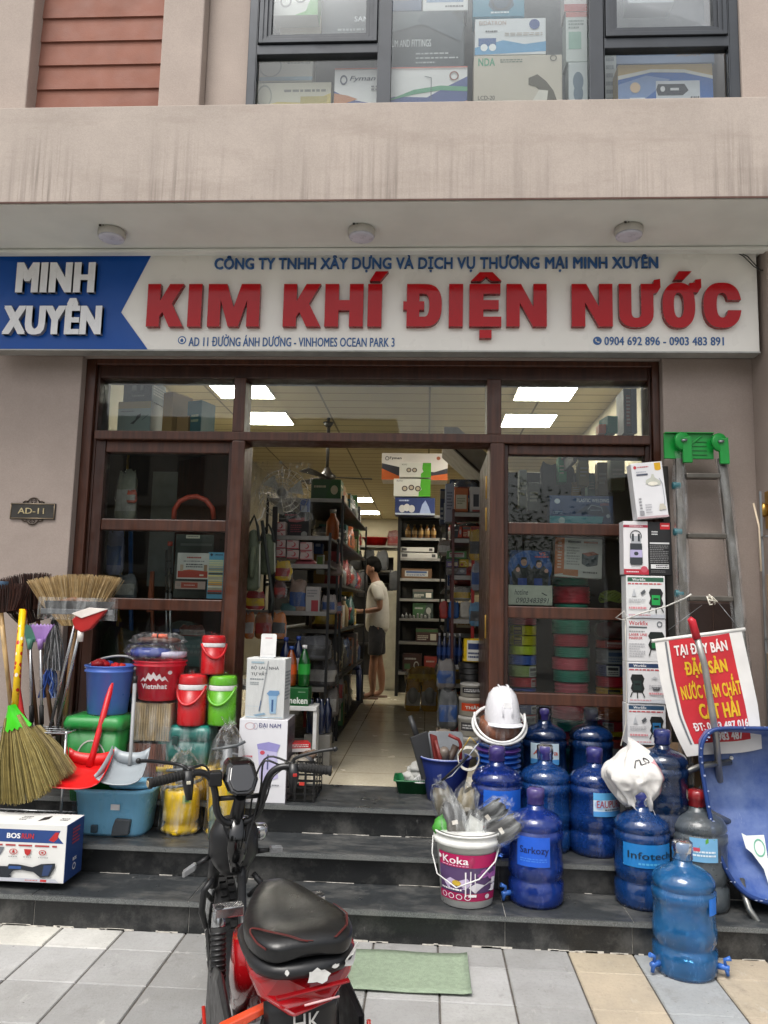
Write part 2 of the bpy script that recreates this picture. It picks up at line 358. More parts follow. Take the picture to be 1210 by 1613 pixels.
def decal(mb, shapes, fn, w, h, e=.0005, cyl=False, seed=1, gap=None):
    """shapes in 0..1 of a face w x h metres; fn(u, v, lift) -> point."""
    q = random.Random(seed); gp = gap or e * .7
    for k, sh in enumerate(shapes):
        t = sh[0]; L = e + k * gp
        P = lambda u, v: fn(u, v, L)
        def rect(a, b, c, d, mat):
            n = max(1, int(abs(c - a) * 14)) if cyl else 1
            for i in range(n):
                u0 = a + (c - a) * i / n; u1 = a + (c - a) * (i + 1) / n
                mb.add([P(u0, b), P(u1, b), P(u1, d), P(u0, d)], [(0, 1, 2, 3)], mat, cyl)
        if t == 'r': rect(*sh[1:5], ink(sh[5]))
        elif t == 'c':
            _, cx, cyy, rx, ry, col = sh; n = 20
            mb.add([P(cx + rx * math.cos(2 * math.pi * i / n), cyy + ry * math.sin(2 * math.pi * i / n)) for i in range(n)], [tuple(range(n))], ink(col))
        elif t == 'o':                            # ring
            _, cx, cyy, rx, ry, wd, col = sh; n = 24; vs = []
            for i in range(n):
                c, s_ = math.cos(2 * math.pi * i / n), math.sin(2 * math.pi * i / n)
                vs += [P(cx + rx * c, cyy + ry * s_), P(cx + rx * (1 - wd) * c, cyy + ry * (1 - wd) * s_)]
            mb.add(vs, [(2 * i, (2 * i + 2) % (2 * n), (2 * i + 3) % (2 * n), 2 * i + 1) for i in range(n)], ink(col))
        elif t == 'p': mb.add([P(*p) for p in sh[1]], [tuple(range(len(sh[1])))], ink(sh[2]))
        elif t == 'l':
            pts, wd, col = sh[1:4]
            for a, b in zip(pts, pts[1:]):
                dx, dy = (b[0] - a[0]) * w, (b[1] - a[1]) * h; l = math.hypot(dx, dy) or 1; ox, oy = -dy / l * wd / 2 / w, dx / l * wd / 2 / h
                mb.add([P(a[0] - ox, a[1] - oy), P(b[0] - ox, b[1] - oy), P(b[0] + ox, b[1] + oy), P(a[0] + ox, a[1] + oy)], [(0, 1, 2, 3)], ink(col))
        elif t == 't':
            s_, a, b, c, d, col = sh[1:7]; bold = sh[7] if len(sh) > 7 else .02; sl_ = sh[8] if len(sh) > 8 else 0
            v, f, nz, _a = glyphs(s_, bold)
            mb.add([fn(a + (p[0] + sl_ * p[1]) * (c - a), b + p[1] * (d - b), L + p[3] * e * .06) for p in v], f, ink(col))
        elif t == 'n':                            # lines too small to read
            a, b, c, d, rows, col = sh[1:7]; rh = (d - b) / rows
            for i in range(rows):
                x = a; end = c - (q.random() * .35 * (c - a) if i % 3 == 2 else 0)
                while x < end:
                    l = min(q.uniform(.05, .16) * (c - a) + .004, end - x); rect(x, d - (i + .72) * rh, x + l, d - (i + .22) * rh, ink(col)); x += l + .022 * (c - a) + .004
def face_front(w, h, y=0):   # the front of a box: local x centred, y towards the street
    return lambda u, v, L: (-w / 2 + u * w, y - L, v * h)
def face_top(w, d, h):
    return lambda u, v, L: (-w / 2 + u * w, v * d, h + L)
def face_side(w, d, h, sgn=1):
    return (lambda u, v, L: (w / 2 + L, u * d, v * h)) if sgn > 0 else (lambda u, v, L: (-w / 2 - L, (1 - u) * d, v * h))
def face_cyl(r, z0, h, a0, a1, rf=None):   # angles in degrees, 270 is towards the street
    def fn(u, v, L):
        a = R(a0 + (a1 - a0) * u); rr = (rf(v) if rf else r) + L; return (rr * math.cos(a), rr * math.sin(a), z0 + v * h)
    return fn
def small_print(x, y):                  # some ordinary box face: bands, a picture patch, lines too small to read
    q = random.Random(int(x * 13 + y * 29)); a, b = q.choice(['b8b4a8', '9a9c98', 'c0b898']), q.choice(['7a2c28', '2a4470', '3a5a3a', '8a6a2a', '55504a', '1f2a30'])
    return q.choice([[('r', 0, .72, 1, .94, b), ('n', .08, .1, .55, .5, 3, a), ('r', .65, .12, .92, .6, a)], [('p', [(0, 0), (.45, 0), (.7, 1), (0, 1)], b), ('n', .1, .55, .5, .75, 1, a), ('c', .78, .5, .12, .22, a)], [('r', .12, .2, .88, .8, a), ('r', .16, .55, .84, .75, b), ('n', .18, .26, .8, .48, 2, b)], [('n', .1, .62, .7, .82, 1, a), ('o', .72, .35, .14, .24, .3, a), ('r', .1, .15, .4, .45, b)]])
def carton(name, label, cat, px, Y, d, col='e8e6e0', front=(), side=(), top=(), left=(), rz=0, ry=0, side_col=None, group=None, z=None, rough=.5, bodyname='carton_body', wrapped=False):
    """a printed box whose front fills the picture rectangle px=(x0,y0,x1,y1) at distance Y, standing on level z if given."""
    a = A(px[0], px[3], Y); b = A(px[2], px[3], Y); t = A((px[0] + px[2]) / 2, px[1], Y)
    w_ = (b - a).length; c = (a + b) / 2; z0 = c.z if z is None else z; h = t.z - z0
    o = thing(name, label, cat, (c.x, Y, z0), rz, group, ry=ry)
    m = MB(); mt = M(col, rough, 0, .05, 5); m.box(-w_ / 2, 0, 0, w_ / 2, d, h, mt)
    if side_col: m.box(-w_ / 2 + .001, .001, .001, w_ / 2 + .0012, d - .001, h - .001, M(side_col, rough, 0, .05, 5))
    body = m.build(bodyname, o, bev=min(.003, h * .05))
    for nm, shp, fn, ww, hh in (('front_print', front, face_front(w_, h), w_, h), ('side_print', side, face_side(w_, d, h), d, h), ('side_print', left, face_side(w_, d, h, -1), d, h), ('top_print', top, face_top(w_, d, h), w_, d)):
        if shp:
            q = MB(); decal(q, shp, fn, ww, hh, e=.0022 if side_col and nm == 'side_print' else .0007, seed=int(px[0] * 7 + px[1])); q.build(nm, o)
    if wrapped:
        q = MB(); f_ = film(.06); q.grid(lambda u, v: (-w_ / 2 - .006 + u * (w_ + .012), -.005 - .003 * rnd.random(), -.001 + v * (h + .004)), 7, 9, f_, False); q.build('plastic_wrap', o)
    return o
# ------------------------------------------------------------------ ground, steps
YW, YF, YI, ZF = 4.75, 4.83, 5.03, .48
m = MB(); m.box(-300, -300, -.5, 300, 3.87, -.012, M('6d6a64', .9, 0, .3, 3)); m.box(-300, 3.87, -.5, -2.9, 300, -.012, M('6d6a64', .9)); m.box(2.9, 3.87, -.5, 300, 300, -.012, M('6d6a64', .9)); struct(m, 'ground')
def paving():
    n = NT('paving_stone'); p = n.n('BsdfPrincipled'); at = n.n('VertexColor'); at.layer_name = 'tone'
    c = n.mix(n.remap(n.noise(2.6, det=8, rough=.7), .35, .7, 0, .42), at.outputs[0], lin('6e6c66'), 'MIX')
    c = n.mix(n.remap(n.noise(5, (1, .7, 1), det=9, rough=.8), .56, .74, 0, .55), c, lin('57534c'))
    c = n.mix(n.remap(n.noise(33, det=2), .72, .76, 0, .6), c, lin('3a3733'))
    c = n.mix(n.remap(n.noise(60, det=6, rough=.75), .5, .8, 0, .3), c, lin('4c4a46'))
    c = n.mix(n.remap(n.noise(11, (1, .4, 1), det=6, rough=.7), .6, .76, 0, .35), c, lin('dad8d0'))
    n.l(c, p.inputs['Base Color']); n.l(n.remap(n.noise(6), .3, .7, .55, .85), p.inputs['Roughness']); n.l(n.bump(n.noise(90, det=5), .25, .006), p.inputs['Normal'])
    n.l(p.outputs[0], n.o.inputs['Surface']); return n.m
PAVE = paving(); m = MB(); cols = []; q = random.Random(3); GAP = .0035
for i in range(-14, 22):
    xa = -1.768 + .308 * i
    for j in range(-1, 24):
        y1, y0 = (3.935, 3.722) if j < 0 else (3.722 - .326 * j, 3.722 - .326 * (j + 1))
        c = (.37 + q.uniform(-.07, .05)); c = [c, c * 1.0, c * .985]
        if i in (8, 10, 13) and j < 11: k = .47 + q.uniform(-.03, .03); c = [k, k * .84, k * .62]
        if i == 9: c = [.34, .36, .37]
        if i < 0 and j < 0: c = [.60, .585, .53]
        if i == 0 and j < 0: c = [.56, .55, .52]
        if i in (2, 3): c = [x * .82 for x in c]
        dz = q.uniform(-.0015, .0015); a, b, e = xa + GAP, xa + .308 - GAP, .004
        vs = [(a, y0 + GAP, -.006), (b, y0 + GAP, -.006), (b, y1 - GAP, -.006), (a, y1 - GAP, -.006), (a + e, y0 + GAP + e, dz), (b - e, y0 + GAP + e, dz), (b - e, y1 - GAP - e, dz), (a + e, y1 - GAP - e, dz)]
        m.add(vs, [(4, 5, 6, 7), (0, 1, 5, 4), (1, 2, 6, 5), (2, 3, 7, 6), (3, 0, 4, 7)], PAVE); cols += [c] * 5
me = bpy.data.meshes.new('pavement'); me.from_pydata(m.v, [], m.f); me.materials.append(PAVE)
ca = me.color_attributes.new('tone', 'BYTE_COLOR', 'CORNER')
for p in me.polygons:
    for li in p.loop_indices: ca.data[li].color = cols[p.index] + [1]
o = bpy.data.objects.new('pavement', me); COL.objects.link(o); o['kind'] = 'structure'
m = MB(); m.box(-6.1, -4.2, -.011, 5.1, 3.93, -.0075, M('55504a', .95, 0, .3, 20)); struct(m, 'paving_joints')
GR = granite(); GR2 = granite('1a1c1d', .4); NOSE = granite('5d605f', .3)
m = MB(); joint = M('a5a39d', .8, 0, .3, 40)
for k, (yn, yr, z) in enumerate(((3.895, 3.925, .16), (4.185, 4.235, .32), (4.49, 4.53, .48))):
    xs = [-2.9, -1.92, -1.14 + .03 * k, .40, 1.0 + (k == 1) * .25, 2.3]
    for a, b in zip(xs, xs[1:]):
        yb = (4.2395, 4.5345, 5.03)[k]
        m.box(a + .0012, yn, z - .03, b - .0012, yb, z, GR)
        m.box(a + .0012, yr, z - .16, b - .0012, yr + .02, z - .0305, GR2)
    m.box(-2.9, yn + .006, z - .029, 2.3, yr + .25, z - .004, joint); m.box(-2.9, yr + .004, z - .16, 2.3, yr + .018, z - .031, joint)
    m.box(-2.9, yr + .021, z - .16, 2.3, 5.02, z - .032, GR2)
struct(m, 'entrance_steps', bev=.003)
m = MB()
for k, (yn, z) in enumerate(((3.895, .16), (4.185, .32), (4.49, .48))):   # worn light edge along each tread, and lime left along the foot of the risers
    m.box(-2.9, yn - .0012, z - .026, 2.3, yn + .0002, z - .004, NOSE)
q = random.Random(11); lime = M('cfcac0', .95, 0, .2, 50)
for k in range(70):
    x = q.uniform(-2.4, 1.9); l = q.uniform(.01, .09) * (1 if q.random() < .8 else 2); m.box(x, 3.9215, 0, x + l, 3.9245, q.uniform(.003, .009), lime)
for k in range(24):
    x = q.uniform(-2.2, 1.7); z = q.choice((.16, .32)); yr = {.16: 4.232, .32: 4.527}[z]; m.box(x, yr, z, x + q.uniform(.03, .22), yr + .0025, z + q.uniform(.002, .004), lime)
struct(m, 'mortar_traces')
m = MB(); p0, p1 = (-.33, 3.44), (.215, 3.83); GM = M('8f9f88', .65, 0, .12, 50, .5, 220)
m.grid(lambda u, v: (p0[0] + u * (p1[0] - p0[0]), p0[1] + v * (p1[1] - p0[1]), .006 + .002 * math.sin(9 * u + 5 * v) + .006 * max(0, u - .93) / .07 + .005 * max(0, .05 - v) / .05), 14, 8, GM)
tag(m.build('floor_mat', None, solid=.004), 'thin faded green mat lying on the paving at the foot of the steps', 'mat')

# ------------------------------------------------------------------ the house
house = thing('shophouse', 'pinkish beige stucco shophouse front with a stained ledge above its ground floor', 'building', (-.4, 4.75, 0))
def H(mb, name, **k):
    o = mb.build(name, house, **k); o.matrix_parent_inverse = Matrix.Translation((.4, -4.75, 0)); return o
WC = stucco('a4968d'); WC2 = stucco('b3a297'); XL, XR, ZL = -2.271, 1.45, 3.193
m = MB(); m.box(-6, YW, 0, XL, 5.06, ZL, WC); m.box(-6, YW, ZL, 6, 5.06, 3.94, WC); m.box(XR, YW, 0, 6, 5.06, ZL, WC); H(m, 'front_wall', bev=.006)
m = MB(); m.box(1.994, 4.49, 0, 2.5, 4.7495, 3.80, WC); H(m, 'party_wall', bev=.01)
m = MB(); m.box(-6, 3.93, 3.80, 6, 4.06, 4.376, stucco('b4a89e', 1)); H(m, 'balcony_ledge', bev=.004)
m = MB(); m.box(-6, 3.925, 3.797, 6, 3.929, 3.806, M('5a4038', .8)); H(m, 'drip_groove_shade')  # dark strip painted in place of the shadow gap at the drip groove
SOF = M('dedfd8', .8, 0, .06, 3)
m = MB(); m.box(-6, 3.94, 3.795, 6, 4.749, 3.7995, SOF); H(m, 'soffit')
m = MB(); m.prism([(-6, 3.795), (6, 3.795), (6, 3.772), (-6, 3.772)], 4.47, 4.53, SOF); m.box(-6, 4.46, 3.77, 6, 4.47, 3.79, SOF); H(m, 'soffit_moulding', bev=.006)
# upper storey
UW = stucco('b0a298'); YU = 4.05
m = MB(); m.box(-6, YU, 4.3, -2.39, 4.6, 8, UW); H(m, 'upper_pilaster', bev=.008)
m = MB(); m.box(-1.602, YU, 4.3, -1.357, 4.6, 8, UW); H(m, 'upper_pilaster', bev=.008)
m = MB(); m.box(-1.357, YU + .09, 4.3, -1.10, 4.6, 8, UW); m.box(1.715, YU + .02, 4.3, 6, 4.6, 8, UW); m.box(-1.1, YU + .09, 6.4, 1.715, 4.6, 8, UW); H(m, 'upper_wall', bev=.008)
SD = M('8a5a4a', .75, 0, .12, 4, .1, 120)
m = MB()
for k in range(22):
    z = 4.30 + .1565 * k + .03; m.prism([(-2.42, z), (-1.59, z), (-1.59, z + .1545), (-2.42, z + .1545)], 4.16, 4.19, SD)
    vs = [(-2.42, 4.150, z + .004), (-1.59, 4.150, z + .004), (-1.59, 4.162, z + .1565), (-2.42, 4.162, z + .1565), (-2.42, 4.165, z + .004), (-1.59, 4.165, z + .004)]
    m.add(vs, [(0, 1, 2, 3), (0, 4, 5, 1)], SD)
m.box(-2.42, 4.2, 4.3, -1.59, 4.22, 8, M('2a1512', .9)); H(m, 'lap_siding')
ALU = M('3a3e43', .42, .3, .1, 6)
wx = [-1.085, -.315, -.30, .905, 1.71]
def bars(mb, rects, y0, y1, mat):
    for a, b, c, d in rects: mb.box(a, y0, b, c, y1, d, mat)
uw = MB(); bars(uw, [(-1.097, 4.3, -1.045, 6.3), (-.33, 4.3, -.255, 6.3), (.88, 4.3, .962, 6.3), (1.66, 4.3, 1.717, 6.3), (-1.045, 4.80, -.33, 4.862), (.962, 4.80, 1.66, 4.865), (-1.045, 6.2, -.33, 6.3), (-.255, 6.2, .88, 6.3), (.962, 6.2, 1.66, 6.3), (-1.045, 4.3, -.33, 4.40), (-.255, 4.3, .88, 4.40), (.962, 4.3, 1.66, 4.40)], YU + .04, YU + .10, ALU)
uwo = H(uw, 'upper_window', bev=.004)
for a, b in ((-1.035, -.34), (.972, 1.65)):
    s = MB(); z0, z1 = 4.868, 6.18
    for i, (t, y) in enumerate(((0, YU + .028), (.022, YU + .036), (.044, YU + .05))):
        bars(s, [(a + t, z0 + t, a + t + .024, z1 - t), (b - t - .024, z0 + t, b - t, z1 - t), (a + t + .024, z0 + t, b - t - .024, z0 + t + .024), (a + t + .024, z1 - t - .024, b - t - .024, z1 - t)], y, YU + .09, ALU)
    so_ = s.build('casement_sash', uwo, bev=.002)
GL = pane(); GLU = pane('fcfefe', .55, .0)
for i, (a, b, c, d) in enumerate(((-1.045, 4.4, -.33, 4.8), (-.255, 4.4, .88, 6.2), (.962, 4.4, 1.66, 4.8), (-.97, 4.93, -.405, 6.12), (1.04, 4.93, 1.585, 6.12))):
    g = MB(); g.box(a, YU + .07, b, c, YU + .074, d, GLU); g.build('pane', uwo)
m = MB(); m.box(-3, 4.61, 4.2, 2.4, 4.62, 8, M('7b7f80', .8)); SILL = A(600, 163, 4.15).z; m.box(-1.09, 4.15, 4.30, 1.71, 4.6, SILL, M('8a8a86', .8)); m.box(-1.357, 4.2, 6.5, 1.8, 4.61, 6.52, M('7b7f80')); H(m, 'upper_room_back')

# ------------------------------------------------------------------ timber shopfront
WD = wood('4a2a1c'); WD2 = wood('3a2016'); 
front = thing('timber_shopfront', 'dark varnished timber shopfront with glazed side lights and an open doorway', 'shopfront', (-.4, YF, ZF))
def F(mb, name, par=None, **k):
    o = mb.build(name, par or front, **k)
    if not par: o.matrix_parent_inverse = Matrix.Translation((.4, -YF, -ZF))
    return o
m = MB(); bars(m, [(XL + .001, ZF, -2.205, ZL - .001), (1.405, ZF, XR - .001, ZL - .001), (-2.205, 3.155, 1.405, ZL - .001)], YF - .02, YI, WD)
bars(m, [(-2.205, ZF, -2.185, 3.155), (1.388, ZF, 1.405, 3.155), (-2.185, 3.075, 1.388, 3.155)], YF + .01, YI - .01, WD2); F(m, 'outer_frame', bev=.006)
m = MB(); bars(m, [(-2.184, 2.652, 1.387, 2.71)], YF - .028, YI - .012, WD); F(m, 'transom_bar', bev=.007)
for a, b in ((-1.27, -1.182), (.385, .478)):
    m = MB(); m.box(a, YF - .035, ZF, b, YI, 2.6515, WD); F(m, 'door_post', bev=.01)
for a, b in ((-1.278, -1.2), (.366, .458)):
    m = MB(); m.box(a, YF - .012, 2.7105, b, YI - .03, 3.0745, WD); F(m, 'transom_mullion', bev=.006)
YS = 4.885
for x0, x1, rails in ((-2.1845, -1.2705, (2.575, 2.062, 1.552, 1.03)), (.4785, 1.3875, (2.59, 2.08, 1.556, 1.03))):
    t = .066 if x0 < 0 else .026
    m = MB(); m.box(x0, YF + .012, ZF, x0 + t, YS + .05, 2.6515, WD2); F(m, 'sash_stile', bev=.004)
    m = MB(); m.box(x1 - .026, YF + .012, ZF, x1, YS + .05, 2.6515, WD2); F(m, 'sash_stile', bev=.004)
    tops = list(rails) + [ZF]
    for i, z in enumerate(rails):
        zt = 2.6515 if i == 0 else z + .074
        m = MB(); m.box(x0 + t + .0003, YF + .018, z, x1 - .0263, YS + .045, zt, WD); F(m, 'sash_rail', bev=.006)
        m = MB(); m.box(x0 + t, YS, (tops[i + 1] + (.074 if i < 3 else .1)) - .002, x1 - .026, YS + .005, z + .002, GL); F(m, 'glass_pane')
    m = MB(); m.box(x0 + t + .0003, YF + .018, ZF, x1 - .0263, YS + .045, ZF + .1, WD); F(m, 'sash_rail', bev=.006)
for a, b in ((-2.185, -1.278), (-1.2, .366), (.458, 1.388)):
    m = MB(); m.box(a, YF + .08, 2.7095, b, YF + .085, 3.0755, GL); F(m, 'glass_pane')
BR = M('b08b45', .35, .85)
m = MB(); m.box(.388, YI + .012, ZF + .01, .432, YI + .75, 2.64, WD2); lf = F(m, 'door_leaf', bev=.004)
for z in (2.33, 2.12, 1.42, .75):
    m = MB(); m.box(.384, YI + .02, z, .3878, YI + .09, z + .15, BR); m.tube([(.383, YI + .012, z), (.383, YI + .012, z + .15)], .007, BR); F(m, 'hinge', bev=.001)
m = MB(); dv = Vector((-.60, .46, 0)).normalized(); pr_ = Vector((-dv.y, dv.x, 0)); b0 = Vector((-1.24, YI + .03, 0))
vs = [];
for z in (ZF + .01, 2.64):
    for s_, t_ in ((0, 0), (.72, 0), (.72, .04), (0, .04)): q_ = b0 + dv * s_ + pr_ * t_; vs.append((q_.x, q_.y, z))
m.add(vs, [(0, 1, 2, 3), (4, 5, 6, 7), (0, 1, 5, 4), (1, 2, 6, 5), (2, 3, 7, 6), (3, 0, 4, 7)], WD2); F(m, 'door_leaf', bev=.004)
m = MB(); e_ = b0 + dv * .725; m.tube([(e_.x, e_.y, ZF + .02), (e_.x, e_.y, 2.62)], .006, BR); F(m, 'brass_edge')

# ------------------------------------------------------------------ shop sign
YSG = 4.56
sx0, sx1 = -2.80, A(1197, 552, YSG).x; sz0, sz1 = A(600, 552, YSG).z, A(600, 398, YSG).z
sign = thing('shop_sign', 'wide white shop sign with a blue left end and raised red letters above the doorway', 'sign', (-.4, YSG, sz0))
def SG(mb, name, **k):
    o = mb.build(name, sign, **k); o.matrix_parent_inverse = Matrix.Translation((.4, -YSG, -sz0)); return o
SW = M('efece4', .3, 0, .04, 2); SB = M('174f9f', .35, 0, .06, 2, spec=.3); SR = M('b40a15', .06, 0, .04, 3, spec=.26); WL = M('ececec', .3, 0, .05, 5)
m = MB(); m.box(sx0, YSG, sz0, sx1, YSG + .10, sz1, SW); SG(m, 'white_panel', bev=.003)
m = MB(); m.box(sx0 - .004, YSG - .004, sz0 - .008, sx1 + .004, YSG + .1, sz0 - .0005, M('a8a8a4', .4, .4)); m.box(sx0 - .004, YSG - .004, sz1 + .0005, sx1 + .004, YSG + .1, sz1 + .005, M('8a8a86', .4, .4)); SG(m, 'edge_trim')
pt = lambda x, y: (A(x, y, YSG).x, A(x, y, YSG).z)
m = MB(); a, b, c = pt(240, 401), pt(191, 492), pt(233, 551); m.prism([(sx0, sz1 - .0005), (a[0], sz1 - .0005), b, (c[0], sz0 + .0005), (sx0, sz0 + .0005)], YSG - .004, YSG - .0005, SB); SG(m, 'blue_panel')
def words_(nm, lst, dep, mat, side, bold, y=YSG - .0006):
    q = MB()
    for s_, x0, y0, x1, y1 in lst:
        p, r_ = A(x0, y1, YSG), A(x1, y0, YSG); letters(q, s_, p.x, (p.z + A(x1, y1, YSG).z) / 2, r_.x, (r_.z + A(x0, y0, YSG).z) / 2, y, dep, mat, side, bold)
    SG(q, nm)
words_('white_lettering', [('MINH', 28, 417, 155, 464)], .03, WL, M('8f8f92', .35), .072, YSG - .0045)
words_('white_lettering', [('XUYÊN', 7, 473, 166, 530)], .03, WL, M('8f8f92', .35), .072, YSG - .0045)
SRs = M('7d0a12', .25, 0, .05)
# the red block letters are cut shapes: straight outlines, and strips for the round ones
SHAPE = {'I': [(0, 0), (0, 1), (1, 1), (1, 0)], 'K': [(0, 0), (0, 1), (.35, 1), (.35, .60), (.60, 1), (.98, 1), (.68, .54), (1, 0), (.62, 0), (.43, .34), (.35, .24), (.35, 0)],
    'M': [(0, 0), (0, 1), (.36, 1), (.5, .45), (.64, 1), (1, 1), (1, 0), (.755, 0), (.755, .62), (.60, 0), (.40, 0), (.245, .62), (.245, 0)], 'H': [(0, 0), (0, 1), (.36, 1), (.36, .62), (.64, .62), (.64, 1), (1, 1), (1, 0), (.64, 0), (.64, .38), (.36, .38), (.36, 0)],
    'N': [(0, 0), (0, 1), (.36, 1), (.67, .46), (.67, 1), (1, 1), (1, 0), (.66, 0), (.33, .56), (.33, 0)], 'E': [(0, 0), (0, 1), (.97, 1), (.97, .77), (.44, .77), (.44, .62), (.92, .62), (.92, .40), (.44, .40), (.44, .23), (1, .23), (1, 0)]}
def arc(cx, cz, rx, rz, a0, a1, n=10, e=.8): return [(cx + rx * math.copysign(abs(math.cos(R(a))) ** e, math.cos(R(a))), cz + rz * math.copysign(abs(math.sin(R(a))) ** e, math.sin(R(a)))) for a in [a0 + (a1 - a0) * i / n for i in range(n + 1)]]
STRIP = {'U': ([(0, 1)] + arc(.5, .34, .5, .36, 180, 360, 14) + [(1, 1)], [(.36, 1)] + arc(.5, .34, .14, .14, 180, 360, 14) + [(.64, 1)], False), 'O': (arc(.5, .5, .5, .53, 0, 360, 40), arc(.5, .5, .15, .29, 0, 360, 40), True),
    'C': ([(1, .62)] + arc(.5, .5, .5, .53, 22, 338, 34) + [(1, .38)], [(.65, .62)] + arc(.5, .5, .15, .29, 22, 338, 34) + [(.65, .38)], False),
    'D': ([(0, 0), (0, .5), (0, 1)] + arc(.5, .5, .5, .5, 90, -90, 20) + [(0, 0)], [(.36, .23), (.36, .5), (.36, .77)] + arc(.5, .5, .14, .27, 90, -90, 20) + [(.36, .23)], True)}
def block(name, ch, x0, x1, extra=()):
    q = MB(); z0, z1 = A((x0 + x1) / 2, 517.5, YSG).z, A((x0 + x1) / 2, 451, YSG).z; X0, X1 = A(x0, 484, YSG).x, A(x1, 484, YSG).x
    P = lambda p: (X0 + p[0] * (X1 - X0), z0 + p[1] * (z1 - z0))
    yb, yf = YSG - .0006, YSG - .036
    def put(pts, dz=0):
        pts = [P(p) for p in pts]; n = len(pts); q.add([(x, yf - dz, z) for x, z in pts], [tuple(range(n))], SR); q.add([(x, yf - dz, z) for x, z in pts] + [(x, yb, z) for x, z in pts], [(i, (i + 1) % n, n + (i + 1) % n, n + i) for i in range(n)], SRs)
    if ch in SHAPE: put(SHAPE[ch])
    else:
        o_, i_, cl = STRIP[ch]; o_ = [P(p) for p in o_]; i_ = [P(p) for p in i_]; n = len(o_); rng = range(n - 1)
        q.add([(x, yf, z) for x, z in o_] + [(x, yf, z) for x, z in i_], [(k, k + 1, n + k + 1, n + k) for k in rng], SR)
        for L in (o_, i_): q.add([(x, yf, z) for x, z in L] + [(x, yb, z) for x, z in L], [(k, k + 1, n + k + 1, n + k) for k in rng], SRs)
        if not cl:
            for k in (0, n - 1): q.add([(o_[k][0], yf, o_[k][1]), (i_[k][0], yf, i_[k][1]), (i_[k][0], yb, i_[k][1]), (o_[k][0], yb, o_[k][1])], [(0, 1, 2, 3)], SRs)
    for k, e in enumerate(extra): put(e, .0004 * (k + 1))
    SG(q, 'red_letter')
ACUTE = [(.10, 1.07), (.52, 1.30), (1.42, 1.30), (.85, 1.07)]; HOOK = [(.9, .74), (.9, 1.0), (1.0, 1.0), (1.02, 1.09), (1.20, 1.12), (1.21, .92), (1.12, .80)]
block('K', 'K', 235, 292); block('I', 'I', 299, 320); block('M', 'M', 330, 411); block('K', 'K', 448, 507); block('H', 'H', 513, 573); block('I', 'I', 580, 602, [ACUTE])
block('D', 'D', 641, 696, [[(-.10, .39), (-.10, .59), (.5, .59), (.5, .39)]]); block('I', 'I', 707, 729); block('E', 'E', 739, 789, [[(.04, 1.07), (.32, 1.28), (.72, 1.28), (1.0, 1.07), (.68, 1.07), (.52, 1.17), (.36, 1.07)], [(.32, -.27), (.32, -.08), (.70, -.08), (.70, -.27)]]); block('N', 'N', 797, 860)
block('N', 'N', 899, 963); block('U', 'U', 973, 1027, [HOOK]); block('O', 'O', 1041, 1092, [[(.82, .80), (.84, 1.02), (1.0, 1.03), (1.02, 1.10), (1.2, 1.12), (1.2, .92), (1.1, .80)], [(.36, 1.10), (.52, 1.30), (.92, 1.30), (.66, 1.10)]]); block('C', 'C', 1105, 1164)
BL = M('2d5d96', .3); words_('blue_lettering', [('CÔNG TY TNHH XÂY DỰNG VÀ DỊCH VỤ THƯƠNG MẠI MINH XUYÊN', 338, 402, 1036, 429)], .012, BL, None, .028)
words_('blue_lettering', [('AD 11 ĐƯỜNG ÁNH DƯƠNG - VINHOMES OCEAN PARK 3', 297, 527, 622, 546)], .003, BL, None, .022)
words_('blue_lettering', [('0904 692 896 - 0903 483 891', 952, 531, 1140, 544)], .003, BL, None, .022)
m = MB()
for x, y in ((287, 536), (941, 537)):
    c = A(x, y, YSG); n = 22
    ring = lambda r_: [(c.x + r_ * math.cos(2 * math.pi * i / n), c.z + r_ * math.sin(2 * math.pi * i / n)) for i in range(n)]
    m.prism(ring(.026), YSG - .003, YSG - .0006, BL); 
    if x < 500:
        m.prism(ring(.019), YSG - .004, YSG - .0031, SW); m.prism([(c.x - .013, c.z - .002), (c.x, c.z + .012), (c.x + .013, c.z - .002), (c.x + .009, c.z - .002), (c.x + .009, c.z - .013), (c.x - .009, c.z - .013), (c.x - .009, c.z - .002)], YSG - .005, YSG - .0041, BL)
    else: m.tube([(c.x - .010, YSG - .004, c.z + .010), (c.x - .009, YSG - .004, c.z - .002), (c.x + .002, YSG - .004, c.z - .010), (c.x + .011, YSG - .004, c.z - .009)], [.005, .003, .003, .005], SW, 6)
SG(m, 'round_icons')
m = MB(); c = A(1178, 392, YSG); m.box(c.x - .02, YSG - .02, sz1 - .02, c.x + .015, YSG - .0045, sz1 + .04, M('4a4038', .6, .4)); SG(m, 'bracket', bev=.002)
m = MB(); c = A(4, 402, YSG); m.box(c.x - .03, YSG - .02, sz1 - .01, c.x + .02, YSG - .0045, sz1 + .03, M('4a4038', .6, .4)); SG(m, 'bracket', bev=.002)
m = MB(); CB = M('1d1b1a', .5); 
for dx in (0, .012):
    pts = [A(1158 + dx * 300, 396, YSG - .02), A(1172 + dx * 500, 404, YSG - .03), A(1188, 420 - dx * 400, YSG - .03), A(1199, 426, YSG - .025), A(1212, 424, YSG - .02)]; m.tube(pts, .0035, CB, 6)
tag(m.build('power_cable'), 'pair of black cables drooping from the sign corner beside the party wall', 'cable')

